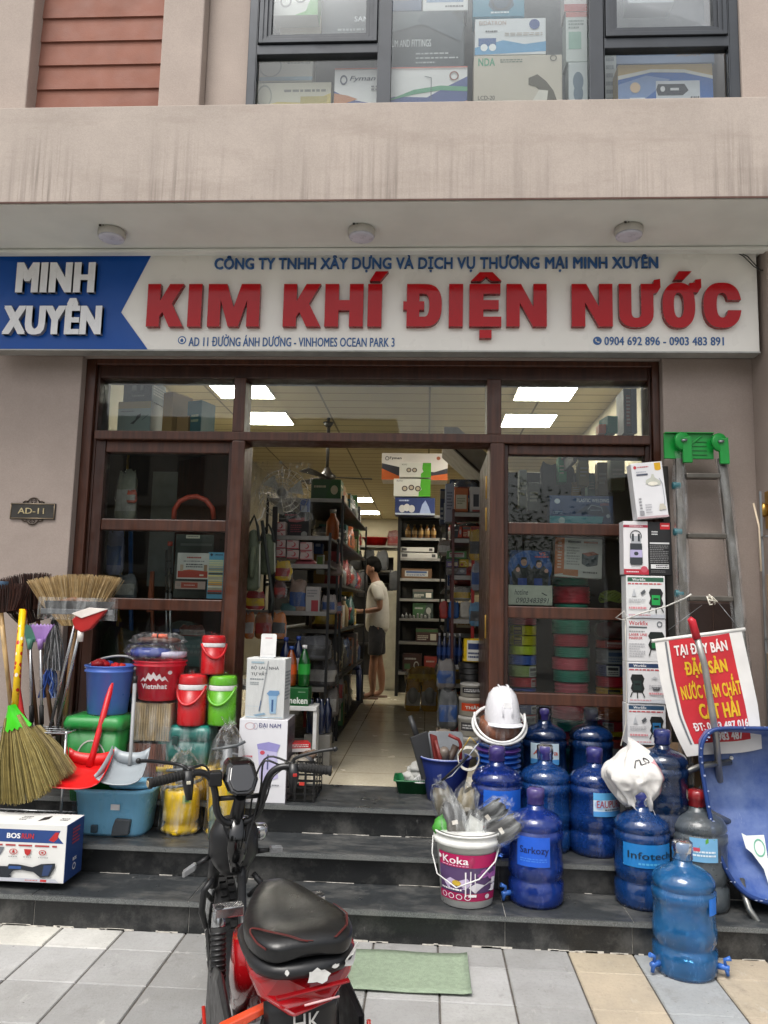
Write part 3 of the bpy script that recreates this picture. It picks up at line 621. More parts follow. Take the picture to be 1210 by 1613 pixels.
# ------------------------------------------------------------------ soffit lamps
def soffit_lamp(x, label):
    o = thing('ceiling_lamp', label, 'lamp', (x, 4.24, 3.7948), group='round lamps under the ledge')
    m = MB(); m.lathe([(.058, 0), (.079, -.003), (.081, -.03), (.076, -.045)], M('b9b6ae', .4)); m.build('lamp_body', o)
    m = MB(); m.lathe([(.075, -.0455), (.072, -.054), (.06, -.058), (0, -.059)], M('c9c9d4', .3)); m.build('diffuser', o)
    m = MB(); m.box(-.045, -.082, -.012, -.033, -.076, -.002, M('33302c', .5)); m.cbox((-.02, -.0795, -.006), .005, .005, .005, M('33302c')); m.build('vent_slot', o)
soffit_lamp(-1.905, 'round white lamp under the ledge above the blue end of the sign')
soffit_lamp(-.412, 'round white lamp under the ledge, middle one of three')
soffit_lamp(1.123, 'round white lamp under the ledge nearest the cable corner of the sign')

# ------------------------------------------------------------------ number plate
o = thing('address_plaque', 'dark metal house number plaque with scrolled top and bottom on the beige wall', 'plaque', tuple(A(51, 818, YW - .006)))
w_ = (A(86, 805, YW) - A(15, 805, YW)).length; h_ = .104; DK = M('4a4844', .4, .6)
m = MB(); m.box(-w_ / 2, -.006, 0, w_ / 2, .006, h_, DK)
m.build('plate', o, bev=.004)
m = MB()
for a in (((-w_ / 2 + .006, -.0075, .006), (w_ / 2 - .006, -.0075, .006)), ((-w_ / 2 + .006, -.0075, h_ - .006), (w_ / 2 - .006, -.0075, h_ - .006)), ((-w_ / 2 + .006, -.0075, .006), (-w_ / 2 + .006, -.0075, h_ - .006)), ((w_ / 2 - .006, -.0075, .006), (w_ / 2 - .006, -.0075, h_ - .006))): m.tube(a, .003, M('9a8a72', .35, .8), 6)
m.build('raised_rim', o)
for sg, z in ((1, h_), (-1, 0)):
    m = MB(); sc = M('4c4138', .4, .7)
    for e in (-1, 1):
        m.tube([(e * .07, 0, z + sg * .004), (e * .05, 0, z + sg * .014), (e * .04, 0, z + sg * .010)], .004, sc, 6)
        m.tube([(0, 0, z + sg * .034), (e * .02, 0, z + sg * .03), (e * .034, 0, z + sg * .016), (e * .04, 0, z + sg * .003)], .004, sc, 6)
        m.tube([(e * .006, 0, z + sg * .004), (e * .018, 0, z + sg * .012), (e * .012, 0, z + sg * .022), (e * .003, 0, z + sg * .016)], .003, sc, 6)
    m.build('scroll', o)
m = MB(); letters(m, 'AD-11', -w_ / 2 + w_ * .18, .035, -w_ / 2 + w_ * .76, .072, -.0064, .003, M('d8c79a', .35, .6), None, .008); m.build('lettering', o)
# ------------------------------------------------------------------ the room behind the shopfront
def tiles(c, sc, r, mort, name, msz=.006, w=1, h=1):
    n = NT(name); p = n.n('BsdfPrincipled'); b = n.n('TexBrick', offset=0.0); b.inputs['Scale'].default_value = sc
    b.inputs['Mortar Size'].default_value = msz; b.inputs['Brick Width'].default_value = w; b.inputs['Row Height'].default_value = h
    l = lin(c); b.inputs['Color1'].default_value = l; b.inputs['Color2'].default_value = tuple(x * .93 for x in l[:3]) + (1,); b.inputs['Mortar'].default_value = lin(mort)
    n.l(n.coord(), b.inputs['Vector']); n.l(n.mix(n.remap(n.noise(70, det=4), .4, .75, 0, .25), b.outputs[0], lin('8f8064')), p.inputs['Base Color'])
    n.l(n.remap(n.noise(5, det=3), .3, .7, r, r + .12), p.inputs['Roughness']); n.l(p.outputs[0], n.o.inputs['Surface']); return n.m
m = MB(); m.box(-2.85, 5.031, .38, 2.0, 20.2, ZF, tiles('d2c9b2', 1, .16, '8c8068', 'floor_tile', .004, .6, .6)); struct(m, 'shop_floor')
CEIL = tiles('a89c7c', 1, .8, '5d543f', 'ceiling_board', .012, 1.2, .3)
m = MB(); m.box(-2.95, 5.07, 3.9, 2.1, 20.2, 3.95, CEIL); struct(m, 'shop_ceiling')
IW = stucco('a09882')
m = MB(); m.box(-2.95, 5.07, ZF, -2.85, 20.2, 3.9, IW); m.box(2.0, 5.07, ZF, 2.1, 20.2, 3.9, IW); m.box(-2.85, 20.1, ZF, 2.0, 20.2, 3.9, IW); m.box(-2.85, 5.065, 3.195, 2.0, 5.10, 3.899, M('5a4c40', .8)); struct(m, 'shop_wall')
GLOW = EM('fff8e8', 38.0)
for x, y, lb in ((-2.03, 7.98, 'square ceiling light behind the left transom, nearer the street'), (-2.03, 9.22, 'square ceiling light behind the transom beside the doorway mullion'), (1.22, 7.98, 'square ceiling light behind the right transom, nearer the street'), (1.2, 9.22, 'square ceiling light behind the right transom, farther inside'), (-1.51, 16.4, 'ceiling light deep in the shop above the red boxes, nearer one'), (-1.5, 18.7, 'ceiling light deepest in the shop above the red boxes')):
    o = thing('ceiling_light', lb, 'light', (x, y, 3.899), group='ceiling light panels')
    m = MB(); m.box(-.31, -.31, -.012, .31, .31, 0, M('c9c6ba', .5)); m.build('frame', o)
    m = MB(); m.box(-.295, -.295, -.016, .295, .295, -.0125, GLOW); m.build('diffuser', o)
# ------------------------------------------------------------------ goods on the steps, left of the doorway
CHR = M('a9abad', .28, .9, .1, 12); STEEL = M('8e9092', .35, .8); WHT = M('dcdcda', .4); BLK = M('151515', .45); RED = M('c4141c', .35, 0, .08, 6); DKG = M('2b2d2f', .5)
F1 = film(.05, 'ffffff', .3); F2 = film(.16, 'ffffff', .55, 24); F3 = film(.03, 'ffffff', .22, 40)
def polar_wrap(name, par, prof, n=26, mat=None, jit=.035, sx=1, sy=1, c=(0, 0, 0), top=None):
    q = MB(); q.open_lathe(prof, mat or F1, n, smooth=False, jit=jit, sx=sx, sy=sy, c=c)
    if top:                                 # gathered end of the bag
        for k in range(11):
            a = rnd.uniform(0, 6.28); r_ = top[0] * rnd.uniform(.3, 1); z = top[1]
            q.add([(c[0], c[1], c[2] + z - .01), (c[0] + r_ * math.cos(a), c[1] + r_ * math.sin(a), c[2] + z + rnd.uniform(.01, top[2])), (c[0] + r_ * math.cos(a + .7), c[1] + r_ * math.sin(a + .7), c[2] + z + rnd.uniform(.0, top[2]))], [(0, 1, 2)], mat or F1)
    return q.build(name, par)
# drill carton
carton('tool_carton', 'white and blue power tool carton with grinder picture on the lowest step', 'box', (-96, 1296, 100, 1388), 3.945, .20, 'dcdcd8',
    front=[('p', [(0, .68), (.98, .68), (.93, .80), (.95, .90), (0, .90)], '24427c'), ('p', [(.86, .73), (.90, .70), (.93, .76), (.94, .87), (.91, .87)], 'b0252b'), ('t', 'BOS', .52, .745, .63, .835, 'e8e8e8', .04), ('t', 'RUN', .64, .745, .74, .835, 'b03038', .04),
           ('n', .02, .60, .93, .655, 1, 'a83a3a'), ('p', [(0, .45), (.48, .45), (.51, .59), (0, .59)], '6c7077'), ('p', [(.28, .46), (.40, .46), (.42, .58), (.31, .58)], '3d4148'), ('n', .02, .30, .42, .42, 3, 'b98e8e'),
           ('o', .585, .52, .033, .05, .2, 'b02a2a'), ('p', [(.57, .50), (.60, .50), (.585, .56)], 'b02a2a'), ('p', [(.67, .57), (.73, .57), (.72, .49), (.70, .46), (.68, .49)], 'b02a2a'), ('o', .82, .52, .03, .045, .25, 'b02a2a'), ('c', .82, .52, .01, .016, 'b02a2a'), ('n', .55, .42, .62, .455, 1, '999'*2), ('n', .67, .42, .74, .455, 1, '999999'), ('n', .79, .42, .87, .455, 1, '999999'),
           ('p', [(.38, .29), (.40, .27), (.55, .27), (.56, .31), (.64, .31), (.75, .27), (.82, .33), (.93, .35), (.93, .28), (.89, .12), (.82, .10), (.76, .19), (.66, .22), (.60, .20), (.57, .13), (.59, .10), (.55, .06), (.42, .10), (.41, .15), (.47, .20), (.44, .23), (.38, .23)], '20262e'), ('p', [(.84, .31), (.91, .32), (.88, .14), (.83, .13)], '2a3d63'), ('r', .56, .23, .66, .28, '2c4e86'),
           ('p', [(.30, .02), (.97, .02), (.94, .08), (.36, .08)], 'b9bcc4'), ('r', .82, .03, .87, .07, 'c03a3a'), ('n', .70, .035, .80, .065, 1, 'c06a6a')],
    top=[('n', .55, .3, .63, .7, 3, '333333'), ('p', [(.72, .25), (.78, .45), (.77, .75), (.72, .6)], '2a2a2a'), ('n', .88, .35, .95, .6, 2, '555555')],
    side=[('t', 'BOS', .42, .30, .62, .36, 'e8e8e8', .03), ('o', .5, .2, .09, .06, .3, 'e8e8e8'), ('n', .3, .60, .7, .9, 5, 'b5404a')], side_col='22427f')
# blue mop bucket wrapped in film, with dustpans on it
o = thing('mop_bucket', 'light blue oblong mop bucket wrapped in clear film on the second step', 'bucket', tuple(G(164, 1322, .32) + Vector((0, .165, 0))))
LB = M('86ccf2', .3, 0, .08, 5)
def rounded(w, d, z, r=.06, n=6):
    out = []
    for cx, cy, a0 in ((w / 2 - r, d / 2 - r, 0), (-w / 2 + r, d / 2 - r, 90), (-w / 2 + r, -d / 2 + r, 180), (w / 2 - r, -d / 2 + r, 270)):
        for i in range(n + 1): a = R(a0 + 90 * i / n); out.append((cx + r * math.cos(a), cy + r * math.sin(a), z))
    return out
m = MB(); m.loft([rounded(.36, .22, 0, .07), rounded(.38, .25, .02, .08), rounded(.43, .29, .23, .09), rounded(.455, .31, .235, .1), rounded(.455, .31, .255, .1), rounded(.43, .29, .255, .1), rounded(.37, .25, .06, .08)], LB); m.build('bucket_body', o)
m = MB(); m.prism([(.03, .012), (.125, .02), (.135, .10), (.05, .105), (.035, .06)], -.153, -.10, M('3e4347', .45)); m.build('wheel_cover', o, bev=.006)
m = MB(); m.cbox((-.07, -.138, .045), .035, .02, .04, M('33424c', .4)); m.build('drain_plug', o, bev=.004)
m = MB(); m.box(.02, -.1515, .15, .07, -.1495, .18, WHT); m.build('price_sticker', o)
m = MB(); m.loft([rounded(.25, .24, .256, .08), rounded(.25, .24, .275, .08), rounded(.22, .2, .28, .07)], LB); m.build('wringer', o, loc=(.09, 0, 0))
q = MB(); q.loft([rounded(.41, .27, .004, .09), rounded(.45, .31, .1, .1), rounded(.475, .33, .22, .1), rounded(.475, .33, .262, .1)], F3, False, (False, False)); q.build('plastic_wrap', o)
# red dustpan
def plate(mb, pts, th, mat):            # pts in local x,y ; thick along z
    n = len(pts); mb.add([(x, y, 0) for x, y in pts] + [(x, y, th) for x, y in pts], [tuple(range(n))[::-1], tuple(range(n, 2 * n))] + [(i, (i + 1) % n, n + (i + 1) % n, n + i) for i in range(n)], mat); return mb
def dustpan(label, mid, Y, col, hcol, base_px, tip_px, tip_Y, w0, w1, dep, grip=None, hr=.014):
    p = A(base_px[0], base_px[1], Y); t = A(tip_px[0], tip_px[1], tip_Y)
    o = thing('dustpan', label, 'dustpan', tuple(p)); pl = M(col, .35, 0, .06, 6)
    m = MB(); L = dep
    def fn(u, v): x = (u - .5) * (w0 + (w1 - w0) * v); return (x, -L * .62 + L * v, .0 + .07 * v * v - .012 + .03 * abs(u - .5) ** 3 * 8)
    m.grid(fn, 10, 8, pl)
    m.build('pan', o, solid=.005)
    m = MB(); 
    for e in (-1, 1): m.add([fn(.5 + e * .5, v / 6) for v in range(7)] + [(fn(.5 + e * .5, v / 6)[0] + e * .012, fn(.5 + e * .5, v / 6)[1], fn(.5 + e * .5, v / 6)[2] + .015 + .055 * (v / 6)) for v in range(7)], [(i, i + 1, i + 8, i + 7) for i in range(6)], pl, True)
    m.add([fn(u / 8, 1) for u in range(9)] + [(fn(u / 8, 1)[0] * 1.05, fn(u / 8, 1)[1] + .014, fn(u / 8, 1)[2] + .065) for u in range(9)], [(i, i + 1, i + 10, i + 9) for i in range(8)], pl, True)
    m.build('pan_wall', o, solid=.005)
    d_ = t - p; s_ = Vector((0, L * .38, .055)); m = MB(); m.tube([s_, s_ + (d_ - s_) * .12, d_], [hr * 1.35, hr, hr], M(hcol, .35), 10); m.build('handle', o)
    if grip: m = MB(); m.tube([s_ + (d_ - s_) * .94, d_ + (d_ - s_).normalized() * .012], hr * 1.25, M(grip, .5), 10); m.build('grip', o)
    return o
dustpan('long handled bright red dustpan lying over the light blue mop bucket', 0, 4.25, 'cc1518', 'd01a22', (129, 1229), (185, 1044), 4.42, .30, .25, .24, hr=.017)
dustpan('grey dustpan with a grey stick and black grip beside the red dustpan', 0, 4.25, '8f979c', '8e9193', (197, 1226), (213, 1068), 4.42, .235, .19, .17, '1a1a1a', .011)
# green bin
o = thing('trash_bin', 'green lidded waste bin with a white litter sign behind the red dustpan', 'bin', (A(156, 1200, 4.5).x, 4.50, ZF)); GN = M('1d8a3a', .38, 0, .1, 5)
hB = A(156, 1140, 4.4).z - ZF
m = MB(); m.loft([rounded(.25, .19, 0, .03), rounded(.32, .25, hB * .97, .03)], GN); m.build('bin_body', o)
m = MB(); m.loft([rounded(.345, .275, hB * .93, .035), rounded(.35, .28, hB, .035), rounded(.33, .26, hB + .035, .04), rounded(.25, .18, hB + .045, .04)], GN); m.build('lid', o)
m = MB(); fy = lambda u, v, L: (-.13 + .26 * u, -.100 - .027 * (.25 + .55 * v) - L, hB * (.25 + .55 * v))
wc = 'd6dcd6'
decal(m, [('o', .5, .5, .34, .5, .07, wc), ('c', .62, .78, .055, .075, wc), ('p', [(.52, .66), (.70, .66), (.74, .30), (.76, .1), (.68, .1), (.66, .34), (.62, .12), (.56, .12), (.58, .40), (.50, .52), (.38, .56), (.37, .62)], wc), ('p', [(.27, .42), (.47, .42), (.44, .1), (.30, .1)], wc), ('r', .30, .2, .44, .22, '1d8a3a'), ('r', .30, .3, .44, .32, '1d8a3a'), ('p', [(.28, .62), (.34, .68), (.42, .54), (.36, .5)], wc)], fy, .26, hB * .55, e=.002); m.build('litter_sign', o)
q = MB(); q.loft([rounded(.345, .27, hB * .3, .04), rounded(.36, .29, hB * .9, .04), rounded(.365, .295, hB + .04, .04), rounded(.3, .22, hB + .052, .04)], F3, False, (False, True)); q.build('plastic_wrap', o)
# bucket builder
def bucket(name, label, cat, base, h, r0, r1, col, group=None, rib=True, handle=None, rz=0):
    o = thing(name, label, cat, tuple(base), rz, group); c = M(col, .33, 0, .06, 5)
    t = .004
    pr = [(r0 - .01, 0), (r0, .006)] + [(r0 + (r1 - r0) * .86, h * .86)] + ([(r1 + .006, h * .87), (r1 + .006, h * .9), (r1 - .002, h * .905)] if rib else []) + [(r1, h - .008), (r1 + .009, h - .006), (r1 + .008, h), (r1 - t, h), (r0 - t, .02), (0, .02)]
    m = MB(); m.lathe(pr, c, 36); m.build('bucket_body', o)
    if handle:
        cc, an, rr = handle; m = MB(); pts = []
        for i in range(17):
            a = math.pi * i / 16; pts.append((-(r1 + .012) * math.cos(a), math.sin(a) * (r1 + .03) * math.cos(an), h - .02 + math.sin(a) * (r1 + .03) * math.sin(an)))
        m.tube(pts, rr, M(cc, .4), 8); m.build('handle', o)
    return o
zb = ZF + hB + .046; p = A(166, 1119, 4.47)
bb = bucket('bucket', 'blue round bucket with a white handle standing on the green bin', 'bucket', (p.x, 4.50, zb), A(166, 1048, 4.45).z - zb, .112, .135, '5a80d8', handle=('d5d5d2', R(22), .007))
hh = A(166, 1048, 4.45).z - zb
m = MB()
for k in range(7): m.ell((rnd.uniform(-.07, .07), rnd.uniform(-.07, .06), rnd.uniform(-.01, .03)), .04, .04, .025, M(('c02028', 'b5222a', '35529a', 'c8321f')[k % 4], .3), 8, 5, .2)
o2 = m.build('folded_cloth', None, loc=(p.x, 4.5, zb + hh - .012)); tag(o2, 'red and blue folded cloths heaped in the blue bucket', 'cloth')
# stack behind: rattan baskets, red bucket, bagged goods
def basket(label, base, w, h, col, slat, wrap=True):
    o = thing('basket', label, 'basket', tuple(base)); m = MB(); mm = wood(col, .5)
    for k in range(3): z = h * (.06 + .42 * k); m.loft([rounded(w, w * .8, z, .02), rounded(w, w * .8, z + h * .09, .02)], M(slat, .6), False); m.build('hoop', o); m = MB()
    n = 15
    for k in range(n):
        x = -w / 2 + w * (k + .5) / n; m.box(x - w / n * .40, -w * .4 - .002, .005, x + w / n * .40, -w * .4 + .006, h, mm); m.box(x - w / n * .40, w * .4 - .006, .005, x + w / n * .40, w * .4 + .002, h, mm)
        if k < 12: y = -w * .4 + w * .8 * (k + .5) / 12; m.box(-w / 2 - .002, y - w * .026, .005, -w / 2 + .006, y + w * .026, h, mm); m.box(w / 2 - .006, y - w * .026, .005, w / 2 + .002, y + w * .026, h, mm)
    m.build('slats', o)
    q = MB(); q.loft([rounded(w + .03, w * .8 + .03, 0, .03), rounded(w + .04, w * .8 + .04, h * .6, .03), rounded(w + .02, w * .8 + .02, h * 1.03, .03)], F2, False, (False, True)); q.build('plastic_wrap', o)
    return o
p = A(231, 1238, 4.55); h1 = A(231, 1172, 4.5).z - ZF
basket('brown woven basket in a plastic bag behind the grey dustpan', (p.x, 4.60, ZF), .22, h1, '8a5a4a', '7a4034')
z1 = ZF + h1 + .012; h2 = A(231, 1108, 4.5).z - z1; basket('pale wooden slat basket wrapped in film under the red bucket', (A(236, 1170, 4.5).x, 4.60, z1), .215, h2, 'bfa77e', 'a08868')
z2 = z1 + h2 + .014; pc = A(240, 1108, 4.5); hR = A(240, 1042, 4.46).z - z2
rb = bucket('bucket', 'red round bucket with white mountain drawing and lettering beside the blue bucket', 'bucket', (pc.x, 4.60, z2), hR, .115, .150, 'e4243c')
m = MB(); rf = lambda v: .121 + (.150 - .115) * .86 * (.25 + .55 * v) + .0025
fn = face_cyl(0, hR * .25, hR * .55, 232, 318, rf)
decal(m, [('p', [(.08, .42), (.2, .64), (.26, .56), (.36, .86), (.44, .74), (.5, .9), (.58, .70), (.66, .82), (.72, .62), (.80, .70), (.92, .42), (.82, .55), (.74, .46), (.66, .60), (.58, .48), (.5, .62), (.42, .46), (.34, .6), (.26, .44), (.2, .52)], 'e8d8d8'), ('c', .93, .86, .06, .09, 'e8d8d8'), ('t', 'Vietnhat', .14, .12, .88, .36, 'ecdede', .03)], fn, .2, hR * .55, e=.0012, cyl=True); m.build('white_print', rb)
polar_wrap('plastic_wrap', rb, [(.125, -.008), (.150, .05), (.168, hR), (.160, hR + .02)], 30, F3, .02)
z3 = z2 + hR
o = thing('lid_sack', 'plastic bag of blue and white lids lying on the red bucket', 'bag', (A(240, 1030, 4.5).x, 4.58, z3))
m = MB(); m.lathe([(.1, .02), (.125, .03), (.125, .06), (.09, .075), (0, .078)], M('3f4f9c', .3), 26, c=(-.03, 0, 0)); m.build('lid', o)
m = MB(); m.lathe([(.08, .015), (.1, .025), (.1, .05), (0, .06)], M('c9c4d8', .3), 22, c=(.075, .01, 0)); m.build('lid', o)
polar_wrap('plastic_bag', o, [(.10, 0), (.17, .02), (.185, .05), (.16, .09), (.09, .10)], 26, F2, .07)
o = thing('bag_of_brushes', 'flat bag of brown brushes with an orange handle topping the red bucket stack', 'bag', (A(243, 1002, 4.5).x, 4.58, z3 + .092))
m = MB(); m.ell((0, 0, .025), .13, .09, .022, M('5b3a30', .6), 16, 7, .08); m.build('brush', o); m = MB(); m.tube([(-.02, -.05, .052), (.07, -.05, .05)], .014, M('e0603a', .35), 8); m.tube([(.01, -.052, .052), (.018, -.052, .052)], .0155, BLK); m.build('handle', o)
polar_wrap('plastic_bag', o, [(.10, 0), (.16, .02), (.15, .05), (.09, .07)], 24, F2, .09)
# toolbox, flasks
zt = A(292, 1142, 4.55).z
o = thing('crate', 'yellow plastic crate half hidden behind the bagged yellow sprayers', 'crate', (A(300, 1200, 4.6).x, 4.62, ZF)); m = MB(); hc = (zt - ZF) * .46
m.loft([rounded(.33, .2, 0, .02), rounded(.35, .22, hc, .02)], M('c9a21e', .4)); m.build('crate_body', o); m = MB(); m.loft([rounded(.36, .23, hc * .8, .02), rounded(.36, .23, hc * .95, .02)], M('d0ac2a', .4)); m.build('rim', o)
o = thing('toolbox', 'teal lidded toolbox wrapped in film below the drink flasks', 'toolbox', (A(292, 1200, 4.6).x, 4.62, ZF + hc + .002)); ht = zt - ZF - hc - .002; TL = M('1f7a70', .35)
m = MB(); m.loft([rounded(.29, .19, 0, .02), rounded(.30, .20, ht * .62, .02)], TL); m.build('box_body', o)
m = MB(); m.loft([rounded(.315, .215, ht * .63, .02), rounded(.31, .21, ht * .85, .025), rounded(.27, .17, ht - .002, .03)], TL); m.build('lid', o)
m = MB(); m.cbox((-.04, -.108, ht * .62), .035, .014, .05, M('16423e', .4)); m.build('latch', o, bev=.003)
q = MB(); q.loft([rounded(.32, .22, 0, .03), rounded(.335, .235, ht * .6, .03), rounded(.32, .22, ht * .97, .03)], F2, False, (False, False)); q.build('plastic_wrap', o)
def flask(label, base, h, r, col, band='e6e2e2', rz=0, handle=True):
    o = thing('drink_flask', label, 'flask', tuple(base), rz, 'drink flasks'); c = M(col, .3, 0, .07, 6)
    m = MB(); m.lathe([(r * .96, 0), (r, .01), (r, h * .70)], c, 30); m.build('flask_body', o)
    m = MB(); m.lathe([(r * 1.01, h * .705), (r * 1.02, h * .72), (r * 1.02, h * .80), (r * 1.0, h * .81)], M(band, .3), 30); m.build('band', o)
    m = MB(); m.lathe([(r * 1.01, h * .812), (r * 1.02, h * .83), (r * 1.0, h * .95), (r * .9, h), (0, h)], c, 30); m.build('lid', o)
    m = MB(); pts = [(r * 1.06 * math.cos(R(a)), r * 1.1 * math.sin(R(a)), h * .78 - h * .36 * math.sin(R(a - 185) * 180 / 160) * 1.0) for a in range(185, 346, 10)]
    m.tube(pts, .008, M(col, .35), 8); m.build('handle', o)
    polar_wrap('plastic_wrap', o, [(r * 1.08, 0), (r * 1.17, h * .4), (r * 1.15, h * .85), (r * 1.0, h * 1.03)], 18, F3, .03, top=(r * .5, h * 1.0, .035))
    return o
pf = lambda x, y, Y: A(x, y, Y).x
h1 = A(301, 1062, 4.58).z - zt; flask('larger red drink flask with a white band standing on the teal toolbox', (pf(301, 1142, 4.58), 4.58, zt), h1, .083, 'c4161e')
flask('lime green drink flask with a white band on the teal toolbox', (pf(347, 1142, 4.60), 4.62, zt), h1 * .98, .082, '5fae1c')
flask('red drink flask perched on top of the other two flasks', (pf(333, 1064, 4.6), 4.62, zt + h1 + .003), A(333, 1002, 4.6).z - zt - h1, .069, 'c0141c', rz=R(30))
# yellow sprayers
def sprayer(label, base, h, r, extra):
    o = thing('garden_sprayer', label, 'sprayer', tuple(base), 0, 'bagged yellow sprayers'); Yl = M('f4ca0c', .3, 0, .06, 5)
    m = MB(); m.lathe([(r * .75, 0), (r * .95, .008), (r * 1.0, .03), (r * .86, .05), (r * .86, .062), (r * 1.02, .075), (r * 1.04, .12), (r, h * .44), (r * .96, h * .52), (r * .7, h * .575), (r * .4, h * .6)], Yl, 30); m.build('tank', o)
    m = MB()
    for k in range(5): a = R(72 * k + 54); m.ell((r * .78 * math.cos(a), r * .78 * math.sin(a), .018), r * .34, r * .34, .02, Yl, 10, 6)
    m.build('foot', o)
    m = MB(); m.lathe([(r * .42, h * .6), (r * .42, h * .66), (r * .3, h * .67), (r * .28, h * .78), (0, h * .785)], M('7a7d80', .4), 20); m.tube([(-r * .6, 0, h * .80), (r * .6, 0, h * .80)], .012, M('26282a', .4)); m.build('pump', o)
    m = MB(); pts = [(r * (1.05 - .2 * math.sin(i * .8)) * math.cos(i * .55 + 4), r * .95 * math.sin(i * .55 + 4), h * (.58 + .018 * i)) for i in range(16)]; m.tube(pts, .009, M('5e6264', .4), 7); m.build('hose', o)
    m = MB(); decal(m, [('r', .1, 0, .9, 1, 'b9c23a'), ('r', .3, .2, .7, .8, '2e7a3a')], face_cyl(r * 1.03, h * .4, h * .1, 285, 320), .06, h * .1, e=.002, cyl=True); m.build('label', o)
    polar_wrap('plastic_bag', o, [(r * 1.05, 0), (r * 1.2, .03), (r * 1.22, h * .3), (r * 1.3, h * .55), (r * 1.1, h * .7), (r * .9, h * .85), (r * .5, h * .96), (r * .3, h)], 22, film(.20, 'ffffff', .6, 26), .08, top=(r * .7, h * .97, .07))
    return o
p = G(275, 1318, .32); sprayer('squat yellow sprayer in a clear bag on the second step beside the mop bucket', (p.x, p.y + .10, .32), .44, .098, 0)
p = G(345, 1322, .32); sp2 = sprayer('tall bagged yellow sprayer with a bottle inside its bag beside the white cooker carton', (p.x, p.y + .105, .32), .60, .092, 1)
m = MB(); m.lathe([(.03, 0), (.034, .01), (.034, .09), (.030, .1), (.034, .11), (.034, .16), (.012, .19)], jugmat('a9c8c8', .6, .1), 18, c=(-.025, -.10, .0)); tag(m.build('water_bottle', None, loc=(p.x, p.y + .09, .325)), 'clear water bottle slipped into the bag of the tall yellow sprayer', 'bottle')
# cartons by the door
b1 = carton('appliance_carton', 'tall white kettle carton with lilac picture at the left of the doorway', 'box', (372, 1133, 449, 1265), 4.515, .24, 'd6d6da', z=ZF,
    front=[('o', .22, .915, .11, .045, .2, 'c6a9ae'), ('o', .33, .915, .05, .04, .2, 'a9a6b8'), ('t', 'ĐẠI NAM', .40, .885, .86, .955, '55577f', .02), ('p', [(.40, .66), (.80, .62), (.84, .30), (.52, .24), (.46, .30)], 'b9b4d6'), ('p', [(.38, .70), (.62, .73), (.86, .70), (.80, .61), (.40, .64)], '8f8ac0'), ('c', .50, .60, .05, .025, 'c04a5a'), ('r', .60, .40, .63, .58, '55577f'), ('n', .1, .53, .3, .57, 1, 'c05060'), ('o', .66, .20, .05, .022, .3, '77787f'), ('n', .72, .2, .86, .23, 1, '77787f'), ('l', [(.05, .47), (.36, .47)], .003, 'b9b9c4')],
    side=[('n', .15, .3, .8, .6, 6, '4a4652'), ('r', .1, .7, .9, .9, '3b3440')], side_col='6b6468')
zc = A(415, 1133, 4.515).z
b2 = carton('mop_carton', 'white mop set carton with a blue bucket picture standing on the tall kettle carton', 'box', (385, 1037, 447, 1131), 4.53, .15, 'dcdedc', z=zc + .001, rz=R(-3), wrapped=True,
    front=[('t', 'BỘ LAU NHÀ', .12, .80, .84, .88, '4a4e52', .02), ('t', 'TỰ VẮT', .12, .70, .54, .785, '4a4e52', .02), ('n', .1, .63, .45, .67, 1, '7c858a'), ('n', .1, .55, .33, .61, 2, '9aa2a6'), ('r', .12, .915, .45, .945, 'a9c1cc'), ('p', [(.55, .42), (.62, .47), (.86, .47), (.88, .42), (.82, .38), (.60, .38)], '6f9ac4'), ('p', [(.60, .38), (.82, .38), (.80, .09), (.64, .09)], '9dc0dc'), ('r', .68, .12, .73, .32, '2f5a90'), ('l', [(.56, .96), (.37, .12)], .005, '9a9ea2'), ('l', [(.41, .30), (.37, .12)], .006, '3c5a80'), ('p', [(.22, .06), (.50, .10), (.55, .075), (.3, .04)], '8fb0c8'), ('r', .03, .02, .97, .035, 'b9ccd8'), ('r', .03, .20, .34, .205, 'b9ccd8')],
    side=[('n', .1, .3, .9, .8, 9, '8a949a')])
o = thing('card_stand', 'small upright white payment card leaning on top of the mop set carton', 'sign', (A(422, 1036, 4.56).x, 4.56, A(422, 1036, 4.54).z - .002), rx=R(-6))
m = MB(); hcs = A(422, 998, 4.56).z - A(422, 1036, 4.56).z; m.prism([(x, z) for x, _y, z in [(a, 0, b + hcs / 2) for a, b, _c in rounded(.092, hcs, 0, .012)]], -.003, .003, WHT); m.build('card', o)
m = MB(); decal(m, [('n', .28, .78, .72, .85, 1, 'c05a6a'), ('r', .2, .14, .82, .15, 'b9b9b9')], face_front(.092, hcs, -.003), .092, hcs); m.build('print', o)
m = MB(); m.box(-.04, -.012, -.001, .04, .03, .006, M('c9ccce', .2)); m.build('foot', o)
# bottles, beer crate, black crate by the door
def bottle(label, base, h, r, col, cap, lab=None, par=None, group='soft drink bottles'):
    o = thing('bottle', label, 'bottle', tuple(base), 0, group); m = MB(); c = jugmat(col, .25, .08)
    m.lathe([(r * .8, 0), (r, .012), (r, h * .25), (r * .93, h * .33), (r * .97, h * .4), (r, h * .55), (r * .9, h * .66), (r * .45, h * .84), (r * .32, h * .87), (r * .32, h * .93)], c, 20); m.build('bottle_body', o)
    m = MB(); m.lathe([(r * .4, h * .915), (r * .4, h), (0, h)], M(cap, .4), 16); m.build('cap', o)
    if lab: m = MB(); m.open_lathe([(r * 1.01, h * .3), (r * 1.01, h * .55)], M(lab, .35), 20); m.build('label', o)
    return o
X = lambda x, y, Y: A(x, y, Y).x
zs = A(470, 1112, 5.25).z
o = thing('beer_crate', 'green beer carton with white lettering and a red star under the bottles beside the doorway', 'crate', (X(462, 1110, 5.25), 5.25, zs)); wb = .20; hb = A(462, 1083, 5.25).z - zs
